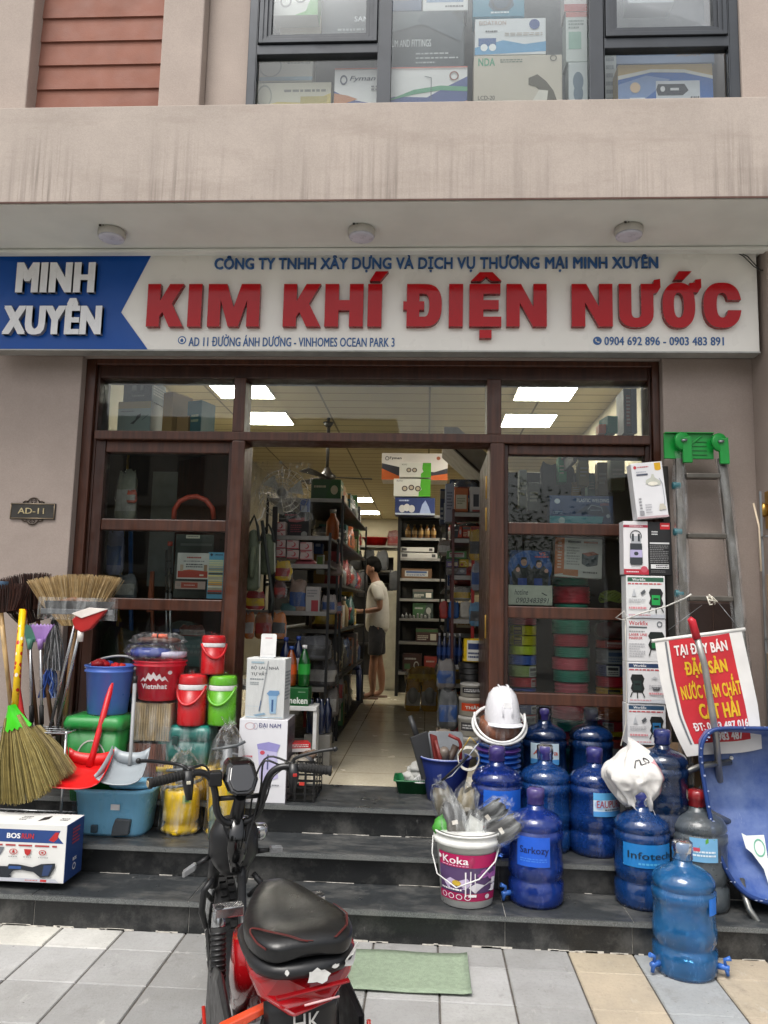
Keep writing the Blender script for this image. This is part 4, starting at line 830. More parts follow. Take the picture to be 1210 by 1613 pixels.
m = MB(); m.box(-wb / 2, 0, 0, wb / 2, .16, hb, M('175a2a', .4)); m.build('crate_body', o, bev=.004)
m = MB(); st = []
for i in range(10): a = R(90 + 36 * i); r_ = 1 if i % 2 == 0 else .4; st.append((.25 + .10 * r_ * math.cos(a), .70 + .17 * r_ * math.sin(a)))
decal(m, [('p', st, 'c8232b'), ('t', 'Heineken', -.02, .12, .98, .48, 'e2e8e0', .03), ('n', .65, .72, .9, .8, 1, '9fc0a0')], face_front(wb, hb), wb, hb); m.build('front_print', o)
o = thing('display_shelf', 'low white display stand carrying the beer carton just inside the door', 'shelf', (X(462, 1110, 5.25), 5.25, ZF)); m = MB()
m.box(-.12, -.01, zs - ZF - .03, .16, .20, zs - ZF - .001, WHT); m.build('shelf_board', o, bev=.003)
for x in (-.11, .15): m = MB(); m.box(x - .012, .0, 0, x + .012, .18, zs - ZF - .0305, WHT); m.build('leg', o)
zb_ = zs + hb + .001
bottle('orange soda bottle beside the green one on the beer carton', (X(454, 1083, 5.25), 5.33, zb_), A(456, 1018, 5.3).z - zb_, .042, 'd0601a', '2a4a8a', 'd8581a')
bottle('green soda bottle with a white cap on the beer carton', (X(476, 1083, 5.25), 5.31, zb_), A(476, 1016, 5.3).z - zb_, .042, '1e7a30', 'd8d8d8', '2a9a3a')
bottle('dark blue drink bottle behind the orange one', (X(446, 1083, 5.42), 5.47, zb_), A(452, 1004, 5.45).z - zb_, .042, '1c2f6a', '24408a', '1c3a8a')
bottle('dark blue drink bottle behind the green one', (X(466, 1083, 5.42), 5.47, zb_), A(464, 1002, 5.45).z - zb_, .042, '18305e', '24408a', 'c9ccd8')
pb = G(470, 1262, ZF)
o = thing('slatted_crate', 'black slatted plastic crate beside the white kettle carton at the doorway', 'crate', (X(472, 1262, 4.56), 4.56, ZF)); m = MB(); hk = A(470, 1200, 4.56).z - ZF
for z in [hk * (.02 + .16 * i) for i in range(7)]: m.loft([rounded(.16, .34, z, .012, 3), rounded(.165, .345, z + hk * .05, .012, 3)], BLK, False, (True if z < .01 else False, False))
o_ = m.build('slats', o, loc=(0, .17, 0))
m = MB()
for x in (-.08, -.03, .03, .08): m.box(x - .006, -.002, 0, x + .006, .004, hk, BLK)
for y in (0, .11, .22, .335): m.box(.079, y, 0, .083, y + .012, hk, BLK); m.box(-.083, y, 0, -.079, y + .012, hk, BLK)
m.build('uprights', o); m = MB(); m.box(-.005, -.005, hk * .42, .025, -.0025, hk * .5, M('c03a30', .4)); m.build('tag', o)
m = MB(); zz = A(478, 1165, 4.6).z
for k in range(9): m.ell((rnd.uniform(-.06, .06), rnd.uniform(.02, .3), rnd.uniform(-.02, .02)), .035, .05, .03, M(('8a8378', '6f5a4a', '4a4a4c', '9a4a3a')[k % 4], .5), 8, 6, .25)
tag(m.build('loose_goods', None, loc=(X(472, 1262, 4.56), 4.56, ZF + hk)), 'small bagged goods heaped in the black slatted crate', 'goods')
o = thing('carton', 'small red and white carton on the heap in the black slatted crate', 'box', (X(472, 1160, 4.7), 4.7, ZF + hk + .03), R(20)); m = MB(); m.box(-.07, 0, 0, .07, .1, .05, RED); m.build('carton_body', o, bev=.003); m = MB(); decal(m, [('r', 0, 0, 1, .4, 'd8d0cc'), ('n', .1, .5, .9, .9, 2, 'e8dcd8')], face_front(.14, .05), .14, .05); m.build('front_print', o)
o = thing('bottle_pack', 'pack of dark blue bottles beside the low display stand inside the door', 'bottles', (X(500, 1180, 5.4), 5.4, ZF + .25)); 
for k in range(4): m = MB(); m.lathe([(.03, 0), (.034, .01), (.034, .16), (.014, .21), (.014, .235), (0, .236)], jugmat('15244a', .2, .1), 14, c=(-.05 + .035 * k, .05 * (k % 2), 0)); m.build('bottle', o)
m = MB(); m.box(-.09, -.03, -.25, .09, .1, -.002, M('6f6d68', .5)); m.build('stand', o, bev=.004)
# ------------------------------------------------------------------ brooms, rack
def pole(mb, pts, r, mat, n=10): return mb.tube(pts, r, mat, n)
def rot_frame(d):
    z = d.normalized(); x = Vector((0, -1, 0)).cross(z).normalized(); return x, z.cross(x), z
def fan_broom(name, label, neck, tip, spread0, spread1, ncol, bristle, nb, th, handle_pts, hmat, hr, collar=None, ragged=.06, parts=None):
    """bristles fan from NECK to TIP (world points); handle along handle_pts."""
    o = thing(name, label, 'broom', tuple(neck)); d = tip - neck; L = d.length; x, y, z = rot_frame(d); q = random.Random(len(label))
    mats = [M(c, .7, 0, .2, 30) for c in bristle]; m = MB()
    for k in range(nb):
        u = q.uniform(-1, 1); t = q.uniform(-1, 1); a = x * (u * spread0) + y * (t * th); e = L * (1 - .10 * u * u + q.uniform(-ragged, ragged * .3))
        b = x * (u * spread1 * (1 + q.uniform(-.04, .04))) + y * (t * th * 1.6 + q.uniform(-.008, .008)) + z * e
        c = (a + b) * .5 + x * (u * (spread1 - spread0) * .10) + y * q.uniform(-.004, .004)
        m.tube([a, c, b], [.0019, .0019, .0012], mats[k % len(mats)], 3, False)
    m.build('bristles', o)
    m = MB(); pole(m, [p - neck for p in handle_pts], hr, hmat); ho = m.build('handle', o)
    if collar:
        m = MB(); cs = MB()
        def fn(u, v):
            return x * ((u - .5) * 2 * (spread0 * .55 + (spread0 * 2.1 - spread0 * .55) * v ** 1.3)) + y * (th * 1.5 * math.cos((u - .5) * 3)) + z * (-.06 + collar[1] * v + .012 * v * math.cos(u * 40) * .6)
        m.grid(fn, 30, 8, M(collar[0], .35)); m.grid(lambda u, v: fn(u, v) - y * (th * 3.0 * math.cos((u - .5) * 3)), 30, 8, M(collar[0], .35)); m.build('collar', o)
    return o, ho
def floral():
    n = NT('floral_sleeve'); p = n.n('BsdfPrincipled'); v = n.n('TexVoronoi'); v.inputs['Scale'].default_value = 38; n.l(n.coord((1, 1, .8)), v.inputs['Vector'])
    p.inputs['Roughness'].default_value = .3
    a = n.mix(n.remap(v.outputs['Distance'], .30, .34, 1, 0), lin('e2b90c'), lin('e8e2d2')); sep = n.n('SeparateColor'); n.l(v.outputs['Color'], sep.inputs[0])
    red = n.n('Math', operation='MULTIPLY'); n.l(n.remap(sep.outputs[0], .5, .52, 0, 1), red.inputs[0]); n.l(n.remap(v.outputs['Distance'], .36, .40, 1, 0), red.inputs[1])
    n.l(n.mix(red.outputs[0], a, lin('b81c14')), p.inputs['Base Color']); n.l(p.outputs[0], n.o.inputs['Surface']); return n.m
YB = 4.12
nk = A(22, 1128, YB); o, ho = fan_broom('grass_broom', 'straw broom hanging head down with a yellow floral handle and lime green collar', nk, A(46, 1262, YB - .02), .042, .175, 0, ['8a7a42', '9c8b50', '6f6334', 'a89a62', '7c6c3a'], 900, .022,
    [nk + Vector((0, 0, -.01)), A(36, 960, YB + .10)], floral(), .0185, ('3fc41c', .13))
nk = A(48, 1148, 4.25); fan_broom('grass_broom', 'straw broom hanging head down with a curved red handle behind the floral one', nk, A(75, 1244, 4.2), .05, .17, 0, ['857548', '94845a', '6a5d38', 'a0905e'], 700, .022,
    [A(44, 1148, 4.25), A(33, 1125, 4.26), A(27, 1085, 4.27), A(30, 1020, 4.3), A(37, 962, 4.32)], M('c02a26', .4), .019)
nk = A(118, 985, 4.42); o, ho = fan_broom('grass_broom', 'pale straw fan broom standing head up beside the doorframe', nk, A(118, 905, 4.40), .07, .28, 0, ['b89c6c', 'c6ab7c', 'a88c5c', '9a7e52', 'cdb58a'], 800, .02, [nk, A(100, 1150, 4.40)], wood('8a6a44', .5), .014, None, .05)
m = MB(); x_ = A(118, 930, 4.4) - nk; m.tube([Vector((-.16, -.02, x_.z * .58)), Vector((0, -.035, x_.z * .72)), Vector((.15, -.02, x_.z * .60))], [.012, .02, .012], M('6b4423', .7, 0, .3, 40), 8); m.build('binding', o)
# squeegees held head up
def headed(name, label, cat, base, neck, hmat, hr, headfn, grip=None):
    o = thing(name, label, cat, tuple(base)); m = MB(); d = neck - base; pole(m, [Vector((0, 0, 0)), d], hr, hmat); m.build('handle', o)
    if grip: m = MB(); pole(m, [d * grip[0], d * grip[1]], hr * 1.5, M(grip[2], .6)); m.build('grip', o)
    headfn(o, d); return o
def squeegee(w_, h_, col, clear):
    def fn(o, d):
        m = MB(); m.box(-w_ / 2, -.014, .0, w_ / 2, .014, .03, M(col, .4)); c = m.build('bar', o, bev=.004, loc=tuple(d))
        m = MB(); m.prism([(-w_ * .44, .03), (w_ * .44, .03), (w_ * .5, h_), (-w_ * .47, h_)], -.004, .004, M('3a3c3e', .35) if not clear else M('4a4a4a', .3)); m.build('blade', o, loc=tuple(d))
        q = MB(); q.box(-w_ * .53, -.02, -.03, w_ * .53, .02, h_ + .02, F2); q.build('plastic_wrap', o, loc=tuple(d))
    return fn
headed('squeegee', 'wide floor squeegee in a clear sleeve standing head up over the brooms', 'squeegee', A(78, 1150, 4.40), A(122, 968, 4.28), CHR, .009, squeegee(.42, .075, '777a7c', True))
def redwhite(o, d):
    m = MB(); m.prism([(-.03, -.02), (.01, -.04), (.06, -.02), (.15, .09), (.05, .075), (-.02, .06), (-.05, .03)], -.02, .02, M('a3201e', .35)); m.build('head_shell', o, loc=tuple(d), bev=.008)
    m = MB(); m.prism([(.01, .04), (.16, .095), (.05, .10), (-.05, .065)], -.026, -.0205, M('e0d8d0', .35)); m.build('white_cover', o, loc=tuple(d), bev=.002)
    m = MB(); m.lathe([(.016, -.09), (.018, -.02)], M('e0dcd6', .4), 14); m.build('socket', o, loc=tuple(d))
headed('window_wiper', 'red and white wiper head on a steel stick beneath the clear squeegee', 'wiper', A(90, 1150, 4.40), A(128, 985, 4.26), CHR, .009, redwhite)
def dustbrush(col, w_):
    def fn(o, d):
        m = MB(); m.grid(lambda u, v: ((u - .5) * (.05 + (w_ - .05) * v ** 1.4), .012 * math.cos((u - .5) * 3), -.01 + .10 * v + .006 * math.cos(u * 44) * v), 24, 8, M(col, .4)); m.build('pan', o, loc=tuple(d), solid=.006)
        m = MB(); m.lathe([(.012, -.05), (.016, -.02), (.02, .01)], M(col, .4), 14); m.build('socket', o, loc=tuple(d))
    return fn
headed('dust_scoop', 'lilac plastic scoop on a steel stick with a black grip among the brooms', 'scoop', A(66, 1156, 4.36), A(64, 1009, 4.36), CHR, .0085, dustbrush('9a78b8', .15), (.10, .30, '161616'))
headed('dust_scoop', 'sea green plastic scoop on a steel stick behind the lilac one', 'scoop', A(50, 1156, 4.42), A(48, 1009, 4.42), CHR, .0085, dustbrush('5f9a88', .15), (.12, .30, '161616'))
# dark coir brooms at the edge
for lb, nk, tp, hb_ in (('dark brown coir broom head up at the left edge behind a bamboo stick', A(2, 965, 4.35), A(-2, 922, 4.35), A(22, 1160, 4.4)), ('dark coir broom head up behind the floral handle', A(40, 962, 4.48), A(34, 905, 4.48), A(60, 1160, 4.44)), ('black bristle broom head up between the coir broom and the straw fan', A(60, 978, 4.5), A(50, 935, 4.5), A(85, 1160, 4.46))):
    fan_broom('coir_broom', lb, nk, tp, .10, .17, 0, ['2a150e', '3a1c12', '4a281a', '1c100c'], 420, .03, [nk, hb_], wood('a08050', .5) if 'bamboo' in lb else wood('6a4a30', .5), .012)
m = MB(); pole(m, [A(3, 985, 4.2), A(20, 1130, 4.3)], .012, wood('b59868', .5)); tag(m.build('bamboo_stick', None), 'plain pale bamboo stick leaning at the left edge among the brooms', 'stick')
m = MB(); m.lathe([(.028, 0), (.034, .08), (.036, .082), (.03, .082)], M('8fb4d8', .3), 20); tag(m.build('plastic_cup', None, loc=tuple(A(2, 938, 4.4))), 'pale blue plastic cup on top of the coir broom at the left edge', 'cup')
# bagged tinsel mop and blue mop behind
def hangmop(label, top, n, L, cols, r, mat_r, wd):
    o = thing('mop', label, 'mop', tuple(top)); m = MB()
    for k in range(n):
        a = rnd.uniform(-1, 1); b = rnd.uniform(-1, 1); pts = [(a * wd * .3, b * .02, 0)] + [(a * wd * (.4 + .2 * i) + rnd.uniform(-.012, .012), b * .04 + rnd.uniform(-.01, .01), -L * i / 4) for i in range(1, 5)]
        m.tube(pts, r, M(cols[k % len(cols)], mat_r, .0), 4, False)
    m.build('strands', o); m = MB(); m.lathe([(.018, -.02), (.022, .02), (.012, .05)], BLK, 14); m.build('socket', o)
    polar_wrap('plastic_bag', o, [(wd * 1.1, -L), (wd * 1.2, -L * .5), (wd * .6, 0), (.03, .04)], 16, F2, .08, sy=.5); return o
hangmop('silvery mop head in a clear bag hanging behind the steel sticks', A(86, 985, 4.5), 60, .26, ['8a8c8e', '55585a', 'b0b2b4'], .004, .3, .055)
hangmop('blue mop head in a clear bag hanging below the silvery one', A(80, 1052, 4.5), 40, .17, ['2a4a9a', '3558a8', '8fa0c8'], .005, .5, .04)
# steel rack
o = thing('wire_rack', 'low white wire rack under the brooms on the second step', 'rack', (A(70, 1290, 4.3).x, 4.24, .32)); WR = M('b5b8ba', .3, .7); zt_ = A(90, 1152, 4.3).z - .32; x0_, x1_ = -.33, A(112, 1150, 4.3).x - A(70, 1290, 4.3).x
for nm, z in (('top_shelf', zt_), ('bottom_shelf', .09)):
    m = MB(); m.tube([(x0_, 0, z), (x1_, 0, z), (x1_, .2, z), (x0_, .2, z), (x0_, 0, z)], .005, WR, 6)
    for k in range(9): x = x0_ + (x1_ - x0_) * k / 8; m.tube([(x, 0, z), (x, .2, z)], .003, WR, 5)
    for y in (.07, .14): m.tube([(x0_, y, z), (x1_, y, z)], .003, WR, 5)
    m.build(nm, o)
for x in (x0_, x1_):
    for y in (.005, .195): m = MB(); m.tube([(x, y, 0 if y < .1 else .16), (x, y, zt_ + .01)], .007, WR, 8); m.build('leg', o)
m = MB(); m.tube([(x1_, 0, zt_), (x1_ + .01, -.02, zt_ - .005), (x1_ + .012, -.028, zt_ - .025), (x1_ + .004, -.026, zt_ - .035)], .003, WR, 6); m.build('hook', o)
# ------------------------------------------------------------------ goods on the steps, right of the doorway
def jug(label, base, s=1.0, col='1c3f9e', tr=.35, cap='5a4fa8', lab=None, taps=(), rz=0, rf=1.0, dusty=0, neck=1.0):
    o = thing('water_jug', label, 'water jug', tuple(base), rz, 'empty water jugs on the steps'); J = jugmat(col, tr + .22, .13 + dusty * .3); r = .137 * s * rf; k = s
    prof = [(r * .80, .004), (r * .93, 0), (r * .99, .02 * k), (r, .04 * k), (r, .105 * k), (r * .93, .116 * k), (r * .93, .130 * k), (r, .143 * k), (r * 1.0, .195 * k), (r * .965, .206 * k), (r * .965, .304 * k), (r, .31 * k), (r, .345 * k), (r * .94, .352 * k), (r * .94, .36 * k), (r * .99, .368 * k), (r * .96, .39 * k), (r * .85, .413 * k), (r * .62, .432 * k), (r * .40, .443 * k), (r * .31, .452 * k), (r * .285, .475 * k)]
    m = MB(); m.lathe(prof, J, 40); m.build('jug_body', o)
    m = MB(); m.lathe([(r * .30, .47 * k), (r * .325, .474 * k), (r * .31, .50 * k * neck), (r * .335, .503 * k * neck), (r * .32, .54 * k * neck), (r * .26, .548 * k * neck), (0, .549 * k * neck)], jugmat(cap, .12, .3), 22, jit=.03); m.build('neck_cap', o)
    if lab:
        bgc, txt, tc, a0, a1, z0, z1, extra = lab; m = MB()
        decal(m, [('r', 0, 0, 1, 1, bgc)] + extra + ([('t', txt, .10, .38, .96, .68, tc, .012)] if txt else []), face_cyl(r * 1.002, z0 * k, (z1 - z0) * k, a0, a1), r * R(a1 - a0), (z1 - z0) * k, e=.0012, cyl=True, seed=len(label)); m.build('label', o)
    for a in taps:
        m = MB(); ca, sa = math.cos(R(a)), math.sin(R(a)); tc_ = M('3a6ab8', .35)
        m.tube([(r * .97 * ca, r * .97 * sa, .045 * k), ((r + .045) * ca, (r + .045) * sa, .043 * k)], [.014, .011], tc_, 10); m.tube([((r + .03) * ca, (r + .03) * sa, .052 * k), ((r + .037) * ca, (r + .037) * sa, .012 * k)], [.012, .008], tc_, 10)
        m.tube([((r + .028) * ca, (r + .028) * sa, .05 * k), ((r + .025) * ca, (r + .025) * sa, .075 * k), ((r + .05) * ca, (r + .05) * sa, .085 * k)], [.008, .008, .011], tc_, 8); m.build('tap', o)
    return o
SP = lambda x, y, z, dy=.13: Vector((G(x, y, z).x * (G(x, y, z).y + dy) / G(x, y, z).y, G(x, y, z).y + dy, z))
jug('deep blue jug on the lowest step beside the white paint bucket', SP(844, 1434, .16), 1.0, '2c56cc', .30, '6a5aa8', ('1c58c8', 'Sarkozy', '0c1c50', 222, 292, .20, .34, [('n', .1, .15, .9, .3, 2, '3f7ad8')]), (196,))
jug('blue jug with a pale script label standing before the red capped grey jug', SP(1013, 1437, .16), 1.0, '2a66be', .32, '2a3a9a', ('1a74b8', 'Infotech', '10283c', 215, 325, .205, .315, [('n', .3, .08, .8, .25, 1, '4fa0d0'), ('l', [(0, .06), (1, .06)], .003, '7ac0e0')]), (292,))
jug('clear greyish jug with a red cap beside the blue wheelbarrow', SP(1103, 1441, .16), 1.02, 'a4b2ba', .5, 'b8242a', ('6fa6cc', '', '224', 235, 290, .24, .35, [('p', [(.3, .6), (.6, 1), (.9, .95), (.6, .8)], '5a9a3a'), ('n', .1, .2, .9, .5, 2, 'd8e4ea'), ('r', 0, .45, .35, .6, 'c04a5a')]), (), dusty=1)
jug('bright blue jug with taps on both sides standing on the pavement', SP(1080, 1549, 0), 1.03, '3c98e6', .30, '8fa6c4', ('1c70d0', '', '112', 300, 325, .27, .34, []), (202, 338))
jug('blue jug on the middle step beside the folded label one, behind the deep blue jug', SP(859, 1347, .32), 1.0, '2a6ecc', .36, '4a3f98', None)
jug('blue jug with a white and red label on the middle step beneath the white sack', SP(938, 1353, .32), 1.0, '2458b8', .32, '4a4aa0', ('c2d6e4', 'EAUPURE', 'a03a44', 255, 325, .215, .335, [('r', 0, .7, 1, 1, '5aa6d8'), ('r', 0, 0, 1, .22, '4a90cc'), ('c', .2, .5, .16, .2, '9ab8d8'), ('n', .35, .24, .9, .34, 1, '456')]), (352,))
jug('dark blue jug on the middle step just behind the paint bucket', SP(782, 1352, .32), 1.0, '244cba', .36, '5a4aa0', ('1e60c8', '', '112', 235, 330, .19, .34, []))
jug('blue jug with a white label at the back beside the stacked buckets', SP(858, 1262, .48, .10), .98, '1c4484', .36, '4a3f90', ('b8ccd8', 'Aqua', 'b85a4a', 225, 300, .22, .345, [('r', 0, 0, 1, .25, '4a90cc')]))
jug('blue jug at the back against the glass, without any label', SP(932, 1262, .48, .10), .98, '1e509c', .36, '403a88', None)
jug('dark jug at the back half hidden behind the white sack', SP(1046, 1306, .48, -.06), .95, '143a72', .36, '2a3a8a', None)
# paint bucket
pk = SP(735, 1433, .16, .125); hk = A(735, 1312, pk.y - .1).z - .16
o = bucket('paint_bucket', 'white paint bucket with a pink flower label holding bagged tools', 'bucket', pk, hk, .128, .160, 'd8d8d4', handle=None)
m = MB(); m.lathe([(.165, hk - .06), (.172, hk - .055), (.170, hk - .035), (.165, hk - .033), (.166, hk - .012), (.172, hk - .01), (.172, hk), (.158, hk)], M('dededa', .3), 36); m.build('rim', o)
rf = lambda v: .129 + .032 * (.12 + .62 * v) * .98 + .002
W_, H_ = .40, hk * .62
m = MB(); decal(m, [('r', 0, 0, 1, 1, '57406a'), ('r', 0, .72, 1, 1, 'b5185a'), ('p', [(0, .72), (.3, .78), (.7, .70), (1, .74), (1, .66), (0, .60)], '7f3c78'), ('p', [(0, .60), (.4, .66), (.8, .55), (1, .62), (1, .5), (0, .5)], '6a5a98'), ('c', .84, .62, .16, .10, '9a5a9c'), ('c', .92, .52, .10, .08, 'b06aae'), ('c', .72, .56, .09, .06, '8a5090'), ('p', [(.10, .36), (.22, .48), (.34, .42), (.48, .50), (.56, .38), (.46, .26), (.28, .22), (.16, .26)], 'c9b8d8'), ('c', .32, .38, .07, .06, 'c8a83a'), ('p', [(.5, .3), (.62, .4), (.75, .34), (.9, .42), (1, .3), (.9, .2), (.6, .18)], 'e0dce4'), ('r', 0, 0, 1, .17, 'a01850'),
    ('o', .1, .085, .05, .06, .25, 'e8e0e4'), ('o', .23, .085, .05, .06, .25, 'e8e0e4'), ('o', .36, .085, .05, .06, .25, 'e8e0e4'), ('o', .49, .085, .05, .06, .25, 'e8e0e4'), ('n', .06, .2, .4, .27, 1, 'f0f0f0'), ('c', .045, .90, .035, .045, 'f0e8ec'), ('t', 'Koka', .11, .80, .50, .96, 'f0e8ec', .02), ('n', .1, .74, .5, .785, 1, 'e0a0c0'), ('l', [(.46, .64), (.46, .1)], .008, 'ece8ea'), ('l', [(.53, .66), (.53, .16)], .006, 'ece8ea'), ('l', [(.59, .62), (.60, .24)], .005, 'ece8ea'), ('r', .50, .10, .62, .16, 'ece8ea'), ('c', .80, .1, .04, .05, 'd8d0d8'), ('r', .86, .2, .93, .34, 'e8e4e6'), ('r', .86, .38, .93, .5, 'e8e4e6')],
    face_cyl(0, hk * .12, H_, 205, 335, rf), W_, H_, e=.0006, cyl=True, seed=4); m.build('printed_label', o)
m = MB(); m.tube([(-.172, 0, hk - .045), (-.176, -.03, hk - .12), (-.15, -.09, hk - .20), (-.06, -.172, hk - .235), (.05, -.176, hk - .19), (.13, -.13, hk - .12), (.172, 0, hk - .045)], .0035, M('d0d0ce', .4), 8); m.build('handle', o)
def shoe(label, c, rz, rx, ry, col):
    c = (c[0], c[1], c[2] - .055); o = thing('bagged_tool', label, 'tool', tuple(c), rz, 'bagged tools in the paint bucket', rx=rx * 2.2, ry=ry * 1.7)
    m = MB(); m.T = Matrix.Translation((0, 0, -.10)); m.pack(.048, .034, .25, M(col, .6, 0, .25, 18), seed=len(label) * .37, am=.3, mat2=M('4a463e', .6) if rz > 0 else None); m.build('tool_body', o)
    m = MB(); m.cbox((.0, -.029, .06), .03, .004, .02, M('d8d2c6', .5)); m.build('sticker', o, bev=.001)
    polar_wrap('plastic_bag', o, [(.04, -.1), (.068, -.05), (.072, .05), (.06, .13), (.03, .18)], 12, film(.22, 'ffffff', .35, 22), .2, sy=.8, top=(.05, .17, .04)); return o
zt_ = .16 + hk
shoe('black bagged trowel with a pale sticker at the front of the paint bucket', (pk.x - .055, pk.y - .06, zt_ + .03), R(10), R(-8), R(-6), '3a3a3a')
shoe('tan bagged tool rising at the back of the paint bucket', (pk.x - .09, pk.y + .06, zt_ + .09), R(-10), R(5), R(-10), '6a6252')
shoe('pale beige bagged tool beside the tan one in the paint bucket', (pk.x - .02, pk.y + .04, zt_ + .085), R(20), R(4), R(4), '8a8068')
shoe('black bagged tool leaning right over the rim of the paint bucket', (pk.x + .12, pk.y - .04, zt_ + .03), R(-20), R(-4), R(34), '2c2c2c')
o = shoe('dark bagged gun with a red trigger in the middle of the paint bucket', (pk.x + .06, pk.y + .02, zt_ + .075), R(0), R(4), R(30), '26282a')
m = MB(); m.cbox((.01, -.035, .01), .03, .012, .02, M('b0303a', .4)); m.build('trigger', o, bev=.003)
shoe('milky crumpled bag at the front rim of the paint bucket', (pk.x + .02, pk.y - .085, zt_ - .03), R(0), R(-10), R(5), 'a9aba6')
m = MB(); m.ell((0, 0, 0), .05, .04, .06, M('4a9a3a', .5), 10, 6, .2); tag(m.build('green_bag', None, loc=(pk.x - .125, pk.y - .03, zt_ - .0)), 'small green bag tucked at the edge of the paint bucket', 'bag')
# stack of blue buckets with helmet
pb = Vector((A(785, 1215, 4.64).x, 4.64, .48)); r_ = .125
zb0 = .48
zt1 = A(785, 1168, pb.y).z; nb = 12
for k in range(nb):
    z = zb0 + (zt1 - zb0) * (k / nb); o = thing('stacked_bucket', 'blue bucket in the nested stack under the white helmet', 'bucket', (pb.x + rnd.uniform(-.002, .002), pb.y, z), 0, 'nested blue buckets')
    m = MB(); c = M('1d4fa0' if k % 5 else '5a3a8a', .3, 0, .1, 7); hb_ = (zt1 - zb0) / nb; m.lathe([(.112, 0), (.116, hb_ * .45), (.128, hb_ * .5), (.129, hb_ * .72), (.118, hb_ * .78), (.116, hb_ * .98)], c, 36); m.build('bucket_rim', o)
o = thing('white_pail', 'white pail with brown contents under clear film below the helmet', 'bucket', (pb.x, pb.y - .02, zt1 + .005), 0, rx=R(14)); WP = M('d8d8d6', .3)
hp = A(785, 1098, pb.y).z - zt1
m = MB(); m.lathe([(.10, 0), (.118, hp * .25), (.110, hp * .50)], M('7a4426', .6, 0, .3, 26, .5, 40), 26, jit=.03); m.build('contents', o)
m = MB(); pts = [(.152 * math.cos(R(a)), -.01 + .152 * math.sin(R(a)) * .98, hp * .42 + .055 * math.sin(R(a))) for a in range(0, 361, 12)]; m.tube(pts, .010, WP, 8, False); m.build('rim', o)
m = MB(); pts = [(.145 * math.cos(R(a)), -.02 + .14 * math.sin(R(a)), hp * .60 + .09 * math.sin(R(a))) for a in range(170, 371, 10)]; m.tube(pts, .007, WP, 8); m.build('handle', o)
polar_wrap('plastic_film', o, [(.118, 0), (.132, hp * .3), (.125, hp * .5), (.115, hp * .56)], 20, F2, .05)
o = thing('safety_helmet', 'white hard hat set on the pail over the stacked blue buckets', 'helmet', (A(791, 1128, pb.y - .02).x, pb.y - .03, A(790, 1138, pb.y - .03).z), R(10)); HW = M('dadade', .22, 0, .04, 5, coat=.5)
rh = .100; hh_ = A(790, 1080, pb.y - .03).z - A(790, 1138, pb.y - .03).z
m = MB(); prof = [(rh * 1.0, 0), (rh * 1.03, .012), (rh, hh_ * .3), (rh * .93, hh_ * .55), (rh * .78, hh_ * .78), (rh * .5, hh_ * .94), (rh * .22, hh_ * .99), (0, hh_)]; m.lathe(prof, HW, 36, sy=1.18); m.build('shell', o)
m = MB(); m.grid(lambda u, v: ((rh * (1.0 + .32 * v * (math.sin(math.pi * u)) + .05 * v)) * math.cos(math.pi * (1 + u)), rh * 1.18 * (1.0 + .36 * v * math.sin(math.pi * u) + .05 * v) * math.sin(math.pi * (1 + u)), .006 - .012 * v), 24, 4, HW); m.build('peak', o, solid=.005)
m = MB()
for e in (-.026, .026):
    m.tube([(e, -rh * 1.2 * math.cos(t) , hh_ * math.sin(t) + .004) for t in [R(12 + 10 * i) for i in range(9)]], .006, HW, 6)
m.build('ridge', o)
m = MB(); m.prism([(-.025, hh_ * .45), (.025, hh_ * .45), (.02, hh_ * .62), (-.02, hh_ * .62)], -rh * 1.13, -rh * 1.06, M('eeeeee', .3)); m.build('badge', o, bev=.003)
# blue tub of tools
pt_ = SP(701, 1268, .48, .13); ht_ = A(701, 1196, pt_.y - .1).z - .48
o = bucket('tub', 'dusty blue tub full of scrapers and spades at the right edge of the doorway', 'bucket', pt_, ht_, .105, .150, '22347c', rib=False)
m = MB(); m.tube([(.151 * math.cos(R(a)), .151 * math.sin(R(a)), ht_) for a in range(0, 361, 15)], .005, M('8f98b8', .4), 6, False); m.build('rim', o)
def slab(name, label, cat, pts, c, th, col, rz=0, rx=0, ry=0, bev=.003, extra=None, r=.5):
    o = thing(name, label, cat, tuple(c), rz, None, rx, ry); m = MB(); m.prism(pts, -th / 2, th / 2, M(col, r, 0, .15, 10)); m.build('blade', o, bev=bev)
    if extra: extra(o)
    return o
zt2 = .48 + ht_
slab('spade', 'broad grey steel spade blade standing in the blue tub', 'spade', [(-.115, -.12), (.115, -.12), (.11, .15), (.095, .17), (-.095, .17), (-.11, .15)], (pt_.x + .0, pt_.y + .02, zt2 - .03), .004, '73777b', R(4), R(-16), 0, r=.4, extra=lambda o: MB().tube([(0, .004, -.12), (0, .03, -.3)], .012, BLK).build('socket', o))
slab('dust_pan', 'black angled dustpan at the left of the blue tub', 'dustpan', [(-.04, -.15), (.03, -.15), (.035, .12), (-.075, .10)], (pt_.x - .125, pt_.y - .02, zt2 + .02), .03, '232426', R(15), R(-8), R(-8), extra=lambda o: MB().tube([(-.03, .01, .10), (-.05, .03, .22)], [.018, .015], M('2c2d2f', .5)).build('handle', o))
def floathandle(o): MB().tube([(0, -.03, .10), (0, -.045, .0), (0, -.03, -.06)], .012, M('6a221e', .5)).build('handle', o)
slab('plaster_float', 'dark red plastering float leaning in the blue tub', 'float', [(-.022, -.12), (.022, -.12), (.028, .12), (-.01, .14)], (pt_.x - .055, pt_.y - .06, zt2 + .0), .02, '6e2420', R(30), R(-12), R(-8), extra=floathandle)
